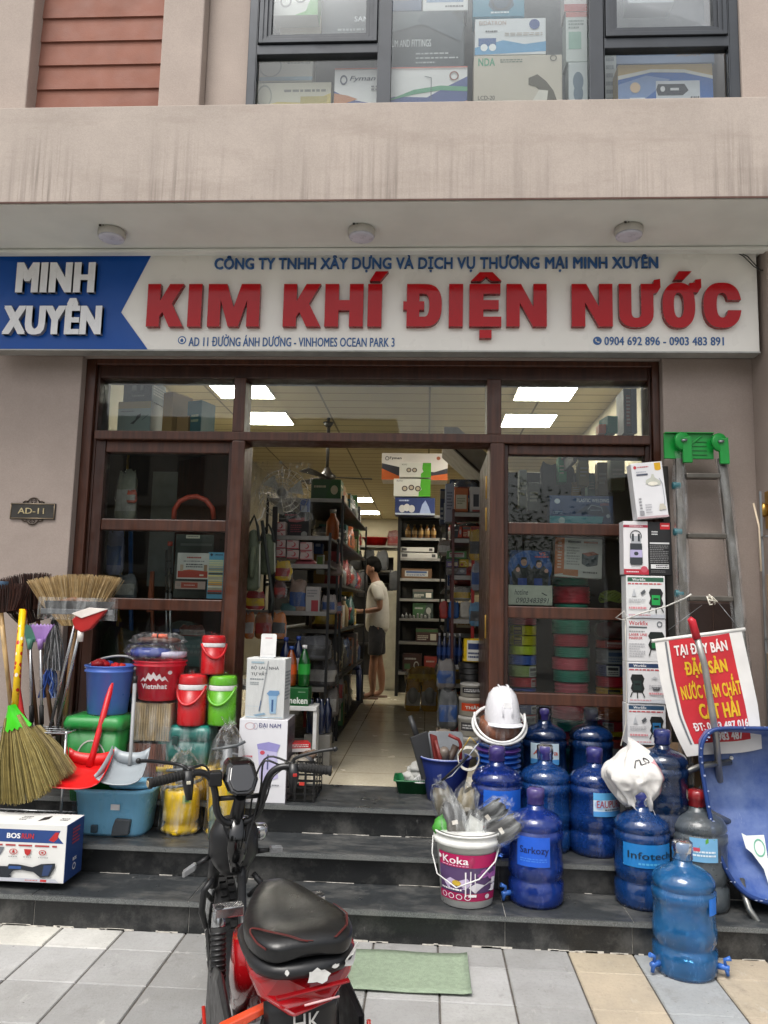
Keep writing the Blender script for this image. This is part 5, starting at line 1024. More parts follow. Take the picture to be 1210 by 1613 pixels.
m = MB(); m.tube([(-.06, 0, .14), (.0, 0, .115), (.012, 0, .09), (.014, 0, -.12)], .010, M('7a1f1c', .45), 8); tag(m.build('bent_bar', None, loc=(pt_.x + .075, pt_.y - .04, zt2 - .01)), 'dark red bent bar sticking out of the blue tub', 'bar')
m = MB(); m.lathe([(.018, -.06), (.026, -.02), (.03, .03), (.02, .045), (0, .046)], M('6f655c', .4), 18); o = m.build('pipe_fitting', None, loc=(pt_.x - .01, pt_.y - .075, zt2 + .02)); o.rotation_euler = (R(25), 0, 0); tag(o, 'dull brass pipe fitting among the tools in the blue tub', 'fitting')
m = MB(); m.lathe([(.022, -.12), (.022, .05), (.0, .052)], M('3d3028', .5), 14); o = m.build('mallet_handle', None, loc=(pt_.x + .04, pt_.y - .03, zt2 + .02)); o.rotation_euler = (R(-15), R(25), 0); tag(o, 'dark wooden mallet handle behind the pipe fitting in the blue tub', 'handle')
# paint roller frame
o = thing('roller_frame', 'bent wire paint roller frame lying over the blue tub rim', 'roller', tuple(A(700, 1215, 4.5))); WRE = M('9aa0a8', .25, .9)
p0 = A(680, 1238, 4.42) - A(700, 1215, 4.5); pp = [A(*q_) - A(700, 1215, 4.5) for q_ in ((712, 1222, 4.45), (735, 1195, 4.47), (752, 1173, 4.48), (741, 1161, 4.50), (758, 1167, 4.5), (767, 1176, 4.5))]
m = MB(); m.tube([p0] + pp[:3] + [pp[4]], .004, WRE, 6); m.tube([pp[2], pp[3], A(722, 1190, 4.5) - A(700, 1215, 4.5)], .004, M('b89a4a', .3, .8), 6); m.build('wire', o)
m = MB(); m.tube([p0 + (pp[0] - p0) * .5, pp[1] + (pp[2] - pp[1]) * .2], .007, BLK, 8); m.build('grip', o)
# green basket with gloves
pg = SP(650, 1252, .48, .10)
o = thing('plastic_basket', 'green plastic basket on the platform beside the blue tub', 'basket', tuple(pg)); GB = M('136036', .4); hg = .075
m = MB(); m.loft([rounded(.17, .16, 0, .02), rounded(.21, .2, hg, .025), rounded(.235, .225, hg, .03), rounded(.235, .225, hg + .008, .03), rounded(.20, .19, hg + .008, .025), rounded(.16, .15, .01, .02)], GB); m.build('basket_body', o)
m = MB()
for k in range(6): m.ell((rnd.uniform(-.05, .05), rnd.uniform(-.04, .06), .085 + .022 * k * .6), .055, .05, .03, M('b9b9b4', .6, 0, .1, 10, .6, 40), 12, 7, .2)
o2 = m.build('work_gloves', None, loc=tuple(pg)); tag(o2, 'heap of bagged white work gloves in the green basket', 'gloves')
o = thing('floor_drain', 'domed white drain grate in the front of the green basket', 'grate', (pg.x + .045, pg.y - .075, .48 + .075)); 
for k in range(9): m = MB(); a = R(20 * k + 10); m.tube([(.045 * math.cos(a + i * 0), -.045 * math.sin(a) * .9, .0) if i == 0 else (.045 * math.cos(a) * (1 - i / 4), -.045 * math.sin(a) * (1 - i / 4) * .9, .04 * math.sin(i / 4 * 1.57)) for i in range(5)], .0028, WHT, 5); m.build('rib', o)
m = MB(); m.tube([(.047 * math.cos(R(a)), .045 * math.sin(R(a)), 0) for a in range(0, 361, 20)], .004, WHT, 6, False); m.build('rim', o)
m = MB(); m.ell((0, 0, 0), .02, .02, .035, M('c8603a', .4), 10, 6, .15); tag(m.build('orange_bag', None, loc=(pg.x + .06, pg.y + .08, .48 + .22)), 'small orange bag above the gloves in the green basket', 'bag')
m = MB()
for k in range(10): a0 = rnd.uniform(0, 3); m.tube([(.06 * math.cos(a0 + R(a)) + rnd.uniform(-.003, .003), .03 * math.sin(R(a)), .07 * math.sin(a0 + R(a)) * .9) for a in range(0, 361, 24)], .003, M('c9c6bc', .5), 5, False)
tag(m.build('cord_coil', None, loc=tuple(A(738, 1195, 4.6))), 'tangled coil of white cord between the blue tub and stacked buckets', 'cord')
# column of cartons
def laser(device, head, pos=.62):
    x = pos; return [('r', .04, .86, .96, .96, head), ('t', 'Workfix', .16, .88, .50, .94, 'e6e6e6', .02), ('n', .05, .78, .92, .84, 1, 'c04a52'), ('p', [(x, .70), (x + .26, .70), (x + .32, .6), (x + .28, .48), (x + .32, .36), (x + .27, .26), (x + .02, .26), (x - .04, .36), (x + .0, .48), (x - .04, .6)], '1c2020'), ('r', x + .03, .32, x + .24, .55, device), ('r', x + .07, .44, x + .2, .48, '101414'), ('l', [(x + .0, .27), (x - .05, .15)], .006, '202424'), ('l', [(x + .26, .27), (x + .32, .15)], .006, '202424'), ('l', [(x + .13, .27), (x + .13, .13)], .006, '202424'),
        ('p', [(.14, .52), (.2, .7), (.26, .52)] if pos > .3 else [(.6, .6), (.7, .66), (.8, .6)], 'b9bcc0'), ('p', [(.36, .60), (.46, .68), (.50, .62), (.40, .54)] if pos > .3 else [(.62, .4), (.85, .4), (.8, .33), (.66, .33)], '55585c'), ('n', .06 if pos > .3 else .55, .36, .48 if pos > .3 else .92, .46, 3, 'a8a8ac'), ('n', .06 if pos > .3 else .55, .2, .52 if pos > .3 else .92, .29, 1, 'd08a90'), ('r', .03, .02, .97, .10, 'cdd0d6'), ('n', .05, .05, .6, .11, 1, 'd09aa0')]
YB_ = 4.60
carton('laser_carton', 'white laser level carton with blue device at the bottom of the carton column', 'box', (989, 1109, 1050, 1174), YB_, .11, 'd9d9da', front=laser('2a6a9a', '2c4a66'))
carton('laser_carton', 'white laser level carton with a black device, second from the column foot', 'box', (989, 1043, 1050, 1108.5), YB_, .11, 'd9d9da', front=laser('20302e', '2c3f60', .12))
carton('laser_carton', 'white laser level carton with red lettering and half hidden green device', 'box', (988, 975, 1050, 1042.5), YB_, .11, 'dadada', front=[('t', 'Workfix', .06, .85, .55, .95, 'c03a44', .02), ('r', .06, .78, .52, .82, '5a6062'), ('t', 'LASER LINE', .06, .60, .52, .66, 'c03a44', .02), ('t', 'MARKER', .06, .52, .40, .58, 'c03a44', .02), ('n', .06, .68, .46, .73, 1, '9a9a9a'), ('n', .06, .1, .46, .44, 6, 'b5b5b8'), ('o', .84, .88, .07, .07, .3, '5a6268'), ('p', [(.60, .70), (.9, .70), (.96, .6), (.9, .42), (.96, .28), (.6, .28), (.54, .4), (.6, .52), (.54, .6)], '1c2420'), ('r', .63, .32, .88, .48, '1f6a3a'), ('l', [(.6, .28), (.56, .14)], .006, '202424'), ('l', [(.92, .28), (.96, .14)], .006, '202424')])
carton('laser_carton', 'white laser level carton with a green device near the column top', 'box', (987, 907, 1049, 974.5), YB_, .11, 'd9dad9', front=laser('1c9a48', '2a5a44'))
ob = thing('shelf_stand', 'narrow black stand holding up the carton column beside the doorframe', 'stand', (A(1020, 1176, 4.6).x, 4.6, .48)); hz = A(1020, 1174.5, YB_).z - .48 - .002
m = MB(); m.box(-.115, 0, hz - .02, .115, .13, hz, DKG); m.build('stand_top', ob, bev=.002)
for x in (-.1, .1): m = MB(); m.box(x - .01, .02, 0, x + .01, .11, hz - .0205, DKG); m.build('leg', ob)
carton('thermos_carton', 'white and red thermos flask carton above the laser cartons', 'box', (983, 821, 1022, 905), YB_, .10, 'e0dedf', front=[('r', 0, .88, 1, .93, 'a03044'), ('n', .25, .89, .8, .925, 1, 'e0c8cc'), ('r', 0, 0, 1, .10, 'b0283a'), ('c', .82, .10, .14, .06, 'c05060'), ('n', .1, .03, .6, .07, 1, 'e8d0d4'), ('o', .5, .72, .24, .11, .14, '2c3034'), ('r', .30, .58, .70, .72, 'a9acb0'), ('r', .34, .62, .42, .76, '2c3034'), ('r', .58, .62, .66, .76, '2c3034'), ('p', [(.26, .58), (.74, .58), (.76, .22), (.72, .18), (.28, .18), (.24, .22)], '33383c'), ('r', .255, .32, .745, .46, 'b0a8cc'), ('c', .5, .39, .09, .035, '33383c'), ('n', .3, .13, .7, .15, 1, '888888')])
carton('black_carton', 'black carton with a red corner badge and white small print', 'box', (1022.6, 822, 1059, 906), YB_ + .004, .10, '1b1b1d', front=[('r', .52, .86, .94, .98, 'c8202a'), ('n', .58, .9, .9, .95, 1, 'f0d0d0'), ('n', .14, .74, .4, .83, 2, 'd8d8d8'), ('r', .05, .58, .9, .61, 'd0d0d0'), ('n', .05, .22, .85, .56, 10, '7a7a7a'), ('r', .08, .12, .86, .20, 'd8d8d8'), ('n', .3, .125, .84, .195, 2, '222222'), ('n', .08, .04, .7, .09, 2, '6a6a6a')])
carton('lamp_carton', 'white desk lamp carton tilted on top of the carton column', 'box', (1004, 728, 1054, 816), YB_ - .02, .10, 'e2e2e4', ry=R(-6), front=[('r', .74, .86, .94, .98, 'd8a818'), ('c', .84, .87, .1, .03, 'd8a818'), ('c', .12, .92, .05, .03, 'c03a44'), ('n', .2, .90, .55, .94, 1, 'c06a70'), ('n', .14, .82, .46, .85, 1, 'b0b4c0'), ('r', .14, .77, .5, .80, '4a4e60'), ('p', [(.62, .78), (.68, .78), (.70, .72), (.88, .64), (.86, .58), (.60, .57), (.40, .62), (.42, .68), (.58, .72)], 'c4c6ba'), ('c', .62, .61, .16, .035, 'ece8d8'), ('l', [(.84, .70), (.92, .6), (.93, .3), (.88, .14)], .004, 'a9adb4'), ('p', [(.72, .13), (.95, .14), (.94, .18), (.88, .24), (.76, .24)], 'c9c4b4'), ('n', .12, .1, .2, .38, 5, '77777c'), ('n', .3, .08, .5, .26, 4, 'b5b5ba'), ('r', .1, .07, .24, .14, '9a9a9e'), ('r', 0, .0, 1, .035, 'b9a0a4')])
m = MB(); pts = [A(*q_) for q_ in ((985, 978, 4.56), (970, 973, 4.57), (984, 962, 4.555), (986, 975, 4.56), (1010, 966, 4.575), (1050, 955, 4.56), (1080, 942, 4.44), (1089, 936, 4.42))]; m.tube(pts, .0045, M('cfcdc6', .5), 6)
m.tube([A(*q_) for q_ in ((985, 975, 4.57), (986, 1020, 4.58), (987, 1080, 4.58), (986, 1140, 4.57), (978, 1175, 4.5))], .003, M('c4c0b4', .5), 6)
tag(m.build('white_wire', None), 'white wire tied round the carton column and the ladder', 'wire')
# ladder
LY = 4.50
o = thing('step_ladder', 'aluminium folding ladder with green top caps wrapped in clear film against the wall', 'ladder', (A(1110, 1165, LY).x, LY, .48)); O = Vector(o.location); AL = M('66625b', .36, .7, .2, 12); GC = M('0c8a34', .35)
def rail(pa, pb, w, d):
    a, b = A(*pa) - O, A(*pb) - O; m = MB(); m.loft([[(p.x - w / 2, p.y - d / 2, p.z), (p.x + w / 2, p.y - d / 2, p.z), (p.x + w / 2, p.y + d / 2, p.z), (p.x - w / 2, p.y + d / 2, p.z)] for p in (b, a)], AL, False); return m
L0, L1, R0, R1 = (1070, 712, 4.62), (1083, 1235, 4.40), (1137, 722, 4.62), (1192, 1235, 4.40)
for nm, (pa, pb) in (('rail', (L0, L1)), ('rail', (R0, R1))):
    m = rail(pa, pb, .046, .03); a, b = A(*pa) - O, A(*pb) - O; m.box(0, 0, 0, 0, 0, 0, AL); m.build(nm, o, bev=.003)
    q = MB(); q.loft([[(a.x + (b.x - a.x) * t + .042 * math.cos(an) + rnd.uniform(-.004, .004), a.y + (b.y - a.y) * t + .03 * math.sin(an), a.z + (b.z - a.z) * t) for an in [2 * math.pi * k / 8 for k in range(8)]] for t in [i / 22 for i in range(23)]], film(.12, 'ffffff', .5, 20), False, (False, False)); q.build('plastic_film', o)
for pa, pb in (((1046, 735, 4.70), (1066, 1180, 4.72)),):
    a, b = A(*pa) - O, A(*pb) - O
    m = MB(); m.loft([[(p.x - .02, p.y - .012, p.z), (p.x + .02, p.y - .012, p.z), (p.x + .02, p.y + .012, p.z), (p.x - .02, p.y + .012, p.z)] for p in (b, a)], M('4a4844', .4, .6), False); m.build('rear_rail', o)
for yl in (746, 840, 938, 1040):
    t = (yl - 712) / (1235 - 712); xl = L0[0] + (L1[0] - L0[0]) * t; xr = R0[0] + (R1[0] - R0[0]) * t; Yt = 4.62 - .22 * t; a, b = A(xl + 8, yl, Yt) - O, A(xr - 8, yl + 1, Yt) - O
    m = MB(); m.box(a.x, a.y - .03, a.z - .03, b.x, a.y + .04, a.z, AL); m.build('rung', o, bev=.006)
for yl in (765, 838, 935):
    t = (yl - 712) / (1235 - 712); a = A(L0[0] + (L1[0] - L0[0]) * t - 12, yl, 4.61 - .2 * t) - O; m = MB(); m.tube([a + Vector((.0, 0, 0)), a + Vector((.045, 0, 0))], .022, M('2a6068', .35), 10); m.build('joint_clip', o, bev=.003)
a, b = A(1047, 722, 4.60) - O, A(1118, 682, 4.60) - O
m = MB(); m.box(a.x, a.y, a.z, b.x + .02, a.y + .02, b.z, GC); m.box(a.x, a.y - .02, b.z - .006, b.x + .02, a.y + .0, b.z, GC)
for i in range(4): m.box(a.x + .10, a.y - .004, a.z + .02 + .026 * i, b.x - .02, a.y - .0005, a.z + .027 + .026 * i, M('0a6a28', .4))
m.tube([(a.x + .09, a.y - .004, a.z + .03), (b.x - .05, a.y - .004, b.z - .02)], .005, GC, 6); m.build('top_plate', o, bev=.004)
for x, y in ((1075, 695), (1133, 697)):
    c = A(x, y, 4.57) - O; m = MB(); m.lathe([(.05, -.012), (.055, -.008), (.055, .008), (.05, .012)], GC, 24); h_ = m.build('hinge_disc', o, loc=tuple(c)); h_.rotation_euler = (R(90), 0, R(20))
    m = MB(); m.prism([(c.x - .005, c.z + .02), (c.x + .05, c.z + .03), (c.x + .055, c.z - .13), (c.x + .0, c.z - .13)], c.y - .012, c.y + .01, GC); m.build('cap_arm', o, bev=.004)
    m = MB(); m.tube([tuple(c + Vector((-.012, -.02, 0))), tuple(c + Vector((.02, -.02, .004)))], .008, STEEL, 10); m.build('pivot_bolt', o)
# banner
p = [A(1030, 1010, 4.33), A(1170, 991, 4.33)]; o = thing('hanging_banner', 'red and white cloth banner with yellow lettering hanging on a rod from the ladder', 'banner', tuple(p[0])); O = p[0]
m = MB(); m.tube([p[0] - O - Vector((.012, 0, 0)), p[1] - O + Vector((.012, 0, 0))], .010, M('d6d4cf', .4), 10); m.build('rod', o)
cx = [(1032, 1012, 4.325), (1040, 1070, 4.31), (1053, 1130, 4.30), (1068, 1165, 4.29), (1082, 1192, 4.28)]; dx_ = [(1168, 993, 4.325), (1181, 1050, 4.32), (1194, 1110, 4.31), (1199, 1150, 4.30), (1200, 1180, 4.29)]
Lp = [A(*q_) - O for q_ in cx]; Rp = [A(*q_) - O for q_ in dx_]
def interp(P, t):
    ls = [(b - a).length for a, b in zip(P, P[1:])]; d = max(0, min(.9999, t)) * sum(ls); i = 0
    while d > ls[i]: d -= ls[i]; i += 1
    f = d / ls[i]; return P[i] * (1 - f) + P[i + 1] * f
def cloth(u, v, L=0):
    a, b = interp(Lp, 1 - v), interp(Rp, 1 - v); q_ = a * (1 - u) + b * u; return tuple(q_ + Vector((0, -.018 * math.sin(u * math.pi) * (1 - v) - .006 * math.sin(u * 9 + v * 4) * (1 - v) - L, .004 * math.sin(u * 7))))
m = MB(); m.grid(lambda u, v: cloth(u, v), 24, 22, M('d8d6d2', .7, 0, .06, 8)); m.build('cloth', o)
m = MB(); RD = M('b8202a', .6, 0, .1, 10); m.grid(lambda u, v: cloth(.155 + .70 * u, .10 + .895 * v, .0022), 20, 20, RD)
m.build('red_field', o)
m = MB(); m.grid(lambda u, v: cloth(.108 + .022 * u, .10 + .89 * v, .0022), 2, 20, M('6a6e72', .6)); m.build('grey_stripe', o)
def blet(lst, col, nm):
    for s_, u0, v0, u1, v1 in lst:
        v_, f_, nz_, _ = glyphs(s_, .045 if len(s_) < 9 else .03); q = MB(); q.add([cloth(u0 + a_[0] * (u1 - u0), v0 + a_[1] * (v1 - v0), .0044 + a_[3] * .00008) for a_ in v_], f_, M(col, .5, 0, .04)); q.build(nm, o)
blet([('TẠI ĐÂY BÁN', .20, .83, .80, .965), ('ĐT: 0983 487 016', .22, .205, .85, .275), ('0983 487', .42, .115, .76, .185)], 'e4dcd8', 'white_lettering')
blet([('ĐẶC SẢN', .28, .65, .75, .825), ('NƯỚC MẮM CHẮT', .19, .475, .85, .655), ('CÁT HẢI', .34, .30, .78, .475)], 'd8b020', 'yellow_lettering')
m = MB(); c1, c2, c3 = A(1100, 950, 4.36), A(1130, 946, 4.37), A(1100, 1000, 4.3); m.tube([A(1052, 993, 4.36), A(1106, 953, 4.40)], .0016, STEEL, 4); m.tube([A(1132, 950, 4.40), A(1166, 991, 4.34)], .0016, STEEL, 4)
for k in range(5): q_ = A(1122 + rnd.uniform(-8, 8), 945 + rnd.uniform(-8, 8), 4.40); m.tube([q_, q_ + Vector((rnd.uniform(-.04, .04), -.01, rnd.uniform(-.04, .02))), q_ + Vector((rnd.uniform(-.04, .04), -.015, rnd.uniform(-.03, .04)))], .004, M('cfcabc', .5), 5)
tag(m.build('hanging_string', None), 'strings and white knots tying the banner rod to the ladder rung', 'string')
# white sack
o = thing('white_sack', 'crumpled white woven sack draped over the blue jugs', 'sack', tuple(A(995, 1220, 4.2))); m = MB(); rs = random.Random(5)
def sk(u, v):                                # cloth thrown over the jug necks: a dome whose skirt gathers into folds
    a = 2 * math.pi * u; t = v; d_ = Vector((math.cos(a), math.sin(a), t * 1.5)); n1 = mn.noise(d_ * 1.1 + Vector((3, 1, 7))); n2 = mn.noise(d_ * 2.6 + Vector((1, 8, 2)))
    r_ = .150 * math.sin(min(1, t * 1.9) * math.pi / 2) if t < .55 else .150 - .075 * ((t - .55) / .45) ** 1.1
    f_ = max(0, t - .12); r_ *= 1 + .22 * n1 + .10 * n2; r_ += .020 * f_ * math.sin(5 * a + 4 * n1) + .016 * f_ * math.sin(9 * a + 2 + 6 * n2) + .006 * math.sin(17 * a + 9 * n1) * f_
    z = .15 - .30 * t ** 1.12 + .02 * n2 + .035 * math.sin(a + 1.2) * (1 - t); return (r_ * math.cos(a) * 1.05 + .055 * t - .015, r_ * math.sin(a) * .85, z)
SK = M('d2d0cc', .75, 0, .06, 6, .35, 22)
m.grid(sk, 150, 60, SK); m.build('sack_body', o)
def on(u, v, L): p_ = Vector(sk(u, v)); c_ = Vector((.055 * v - .015, 0, p_.z - .05)); return p_ + (p_ - c_).normalized() * (.003 + L)
m = MB(); decal(m, [('l', [(.1, .2), (.25, .8), (.45, .75), (.38, .3), (.6, .2)], .007, '2a2a2e'), ('o', .75, .55, .14, .3, .35, '2a2a2e')], lambda u, v, L: on(.72 + .16 * u, .34 - .16 * v, L), .12, .06, e=.001); m.build('black_mark', o)
m = MB(); m.grid(lambda u, v: on(.855 + .035 * u + .01 * math.sin(5 * v), .30 + .52 * v, 0), 4, 16, M('b88a90', .7)); m.build('pink_stripe', o)
m = MB()
for i in range(30): p_ = on(.90 + .01 * rnd.random(), .28 + .6 * i / 29, 0); m.tube([p_, p_ + Vector((.02 * rnd.random() + .008, -.008, -.014))], .0014, SK, 3, False)
for i in range(7): p_ = on(.66 + .03 * i, .985, 0); m.tube([p_, p_ + Vector((rnd.uniform(-.03, .05), -.02, -.04)), p_ + Vector((rnd.uniform(-.04, .06), -.02, -.09))], .0013, SK, 3, False)
m.build('loose_threads', o)
# paper sack, cardboard
o = thing('paper_sack', 'torn brown paper sack with dark print behind the white sack', 'sack', (A(1060, 1300, 4.62).x, 4.60, .48)); PS = M('9a7f63', .75, 0, .15, 8, .8, 14)
hp_ = A(1060, 1172, 4.6).z - .48
m = MB(); m.grid(lambda u, v: ((.17 + .03 * math.sin(8 * v)) * math.cos(2 * math.pi * u) * (1 - .12 * v * v), .09 * math.sin(2 * math.pi * u) * (1 - .5 * v) + .012 * math.sin(6 * 2 * math.pi * u + 8 * v), hp_ * v * (1 + .05 * math.sin(2 * math.pi * u * 3))), 40, 14, PS); m.build('sack_body', o)
m = MB(); decal(m, [('t', 'CE', .25, .5, .65, .7, '2a211c', .03), ('n', .1, .2, .9, .45, 3, '4a3c32')], lambda u, v, L: (-.02 + .14 * u, -.10 - L, hp_ * (.25 + .5 * v)), .14, hp_ * .5, e=.012); m.build('print', o)
o = thing('cement_bag', 'grey blue printed bag standing between paper sack and cardboard', 'bag', (A(1090, 1260, 4.55).x, 4.50, .48)); m = MB(); m.grid(lambda u, v: (.075 * math.cos(2 * math.pi * u), .05 * math.sin(2 * math.pi * u) + .01 * math.sin(9 * v), (A(1085, 1200, 4.5).z - .48) * v), 24, 8, M('5f7076', .6, 0, .3, 16, .6, 20)); m.build('bag_body', o)
m = MB(); decal(m, [('c', .3, .8, .2, .08, 'b5bcc0'), ('p', [(.2, .3), (.6, .5), (.7, .2)], 'b5bcc0'), ('n', .1, .1, .9, .25, 2, '39464c')], lambda u, v, L: (-.06 + .12 * u, -.055 - L, .05 + .3 * v), .12, .3, e=.004); m.build('print', o)
carton('cardboard_sheet', 'brown cardboard with dark vertical characters behind the wheelbarrow', 'cardboard', (1095, 1178, 1135, 1300), 4.44, .03, 'a08360', z=.48, front=[('t', '强', .50, .62, .86, .74, '2a221c', .02), ('t', '化', .50, .48, .86, .60, '2a221c', .02), ('t', '型', .50, .34, .86, .46, '2a221c', .02), ('t', '北', .50, .20, .86, .32, '2a221c', .02), ('r', 0, .92, .3, 1, '5a6468')])
# wheelbarrow
def dusty(c):
    n = NT('scratched_paint'); p = n.n('BsdfPrincipled'); b = lin(c)
    col = n.mix(n.remap(n.noise(4, det=8, rough=.7), .35, .7, .1, .7), b, lin('7d90b4'))
    col = n.mix(n.remap(n.noise(16, (2.5, 1, .4), det=9, rough=.8), .62, .72, 0, .6), col, lin('a9b4c8')); col = n.mix(n.remap(n.noise(5, (1, 1, .6), det=5), .55, .75, 0, .5), col, lin('1a2440'))
    n.l(col, p.inputs['Base Color']); n.l(n.remap(n.noise(8, det=6), .3, .7, .3, .6), p.inputs['Roughness']); n.l(n.bump(n.noise(7, det=4), .2, .02), p.inputs['Normal']); n.l(p.outputs[0], n.o.inputs['Surface']); return n.m
WBY = 4.02
O = A(1236, 1440, WBY); o = thing('wheelbarrow', 'blue steel wheelbarrow stood on end with its tray facing the street', 'wheelbarrow', (O.x, WBY, .16)); O = Vector(o.location)
WB = dusty('1f4288'); WBd = M('17356f', .5, .1, .2, 9)
outl = [(1216, 1153), (1150, 1153), (1128, 1160), (1116, 1178), (1114, 1210), (1119, 1255), (1126, 1300), (1136, 1345), (1152, 1382), (1176, 1408), (1206, 1420), (1240, 1424)]
half = [A(x, y, WBY) - O for x, y in outl]; xm = A(1240, 1300, WBY).x - O.x
full = half + [Vector((2 * xm - p.x, p.y, p.z)) for p in reversed(half[:-1])]
cen = Vector((xm, 0, (half[0].z + half[-1].z) / 2)); zt3 = half[0].z; zb3 = half[-1].z
def tilt(p, dep): return Vector((p.x, p.y + dep + .10 * (p.z - zb3) / (zt3 - zb3) * 1.0, p.z))
def inset(f, dep, dz=0):
    out = []
    for p in full:
        d_ = cen - p; q_ = p + d_ * f; fr = (p.z - zb3) / (zt3 - zb3); out.append(tuple(tilt(q_ + Vector((0, 0, dz)), dep * (.30 + .70 * min(1, fr * 1.6)))))
    return out
def dense(L, k=4):
    n = len(L); res = []
    for i in range(n):
        p0_, p1_, p2_, p3_ = [Vector(L[(i + j - 1) % n]) for j in range(4)]
        for j in range(k):
            t = j / k; res.append(tuple(.5 * ((2 * p1_) + (p2_ - p0_) * t + (2 * p0_ - 5 * p1_ + 4 * p2_ - p3_) * t * t + (3 * p1_ - p0_ - 3 * p2_ + p3_) * t ** 3)))
    return res
hw = sorted([(p.z, xm - p.x) for p in half]); zcr = zb3 + (zt3 - zb3) * .46
def halfw(z):
    for (z0_, w0_), (z1_, w1_) in zip(hw, hw[1:]):
        if z <= z1_: return w0_ + (w1_ - w0_) * max(0, z - z0_) / max(1e-6, z1_ - z0_)
    return hw[-1][1]
def tray(u, v):
    z = zb3 + (zt3 - zb3) * (1 - (1 - v) ** 1.0); w0_ = halfw(z); x = (u * 2 - 1); x = math.copysign(abs(x) ** .8, x) * w0_; D = .21 if z > zcr else .05 + .16 * (z - zb3) / (zcr - zb3)
    e_ = min(w0_ - abs(x), (zt3 - z) * 1.0, (z - zb3) * 1.5) / .085; e_ = min(1, max(0, e_)); d_ = D * (1 - (1 - e_) ** 2.2)
    return tuple(tilt(Vector((xm + x, 0, z)), d_ + .006 * mn.noise(Vector((x * 6, z * 6, 1)))))
m = MB(); m.grid(tray, 56, 56, WB); m.build('tray', o, solid=.004)
m = MB(); m.tube(dense(inset(-.005, -.006)) + [dense(inset(-.005, -.006))[0]], .011, WBd, 8, False)
chip = M('8d99b8', .5)
rl = dense(inset(-.005, -.012))
for k in range(len(rl)):
    if k % 1 == 0 and rnd.random() < .5: p_ = Vector(rl[k]); m.ell(tuple(p_ + Vector((rnd.uniform(-.008, .008), -.0075, rnd.uniform(-.02, .02)))), rnd.uniform(.003, .010), .003, rnd.uniform(.002, .006), chip, 6, 4)
m.build('rolled_rim', o)
for x, y in ((1152, 1194), (1180, 1294), (1290, 1194), (1270, 1294)):
    p_ = A(x, y, WBY) - O; fr = (p_.z - zb3) / (zt3 - zb3); p_ = p_ * ((WBY + .2) / WBY) if 0 else p_; m = MB(); yy = (.21 if p_.z > zcr else .05 + .16 * (p_.z - zb3) / (zcr - zb3)) + .10 * fr - .012; p_.y = yy; s_ = (WBY + yy) / WBY; p_.x = (p_.x + O.x) * s_ - O.x; p_.z = (p_.z + O.z - 1.61) * s_ + 1.61 - O.z; m.lathe([(.011, 0), (.011, .003), (.007, .008), (0, .010)], M('d8d8d4', .4), 14); b_ = m.build('bolt', o, loc=tuple(p_)); b_.rotation_euler = (R(80), 0, 0)
m = MB(); decal(m, [('p', [(0, 1), (.2, .95), (1, .98), (1, .05), (.85, 0), (.75, .3), (.35, .6), (.1, .7)], 'd4dcd8'), ('o', .7, .72, .25, .18, .18, '6aa890')], lambda u, v, L: (A(1187, 1395, WBY).x - O.x + .11 * u, .055 + .075 * v - L, A(1187, 1395, WBY).z - O.z - .01 + .22 * v), .11, .22, e=.004); m.build('torn_sticker', o)
TB = M('8d8d88', .32, .85)
def wt(nm, pts, r, mat): m = MB(); m.tube([A(*q_) - O for q_ in pts], r, mat, 10); m.build(nm, o)
wt('frame_tube', [(1150, 1200, 4.30), (1110, 1205, 4.22), (1080, 1216, 4.18), (1074, 1236, 4.16), (1084, 1258, 4.16), (1126, 1284, 4.18), (1160, 1300, 4.3)], .0165, TB)
wt('handle_tube', [(1096, 997, 4.17), (1110, 1048, 4.17), (1120, 1110, 4.18), (1128, 1162, 4.20), (1134, 1230, 4.3)], .0175, M('a09e9a', .4, .6))
wt('handle_grip', [(1086, 974, 4.17), (1090, 978, 4.17), (1098, 1006, 4.17)], [.014, .021, .022], M('c02030', .4))
wt('handle_tube', [(1330, 997, 4.17), (1330, 1162, 4.20), (1330, 1230, 4.3)], .0175, M('a09e9a', .4, .6))
wt('leg_tube', [(1168, 1385, 4.10), (1171, 1405, 4.06), (1180, 1432, 4.00), (1196, 1456, 3.98), (1216, 1470, 3.97), (1250, 1474, 3.97)], .016, TB)
m = MB(); m.lathe([(.155, -.03), (.17, -.03), (.185, -.015), (.19, 0), (.185, .015), (.17, .03), (.155, .03), (.15, 0), (.155, -.03)], M('1a1a1a', .7), 32); w_ = m.build('wheel', o, loc=tuple(A(1262, 1440, 4.22) - O)); w_.rotation_euler = (0, R(90), 0)
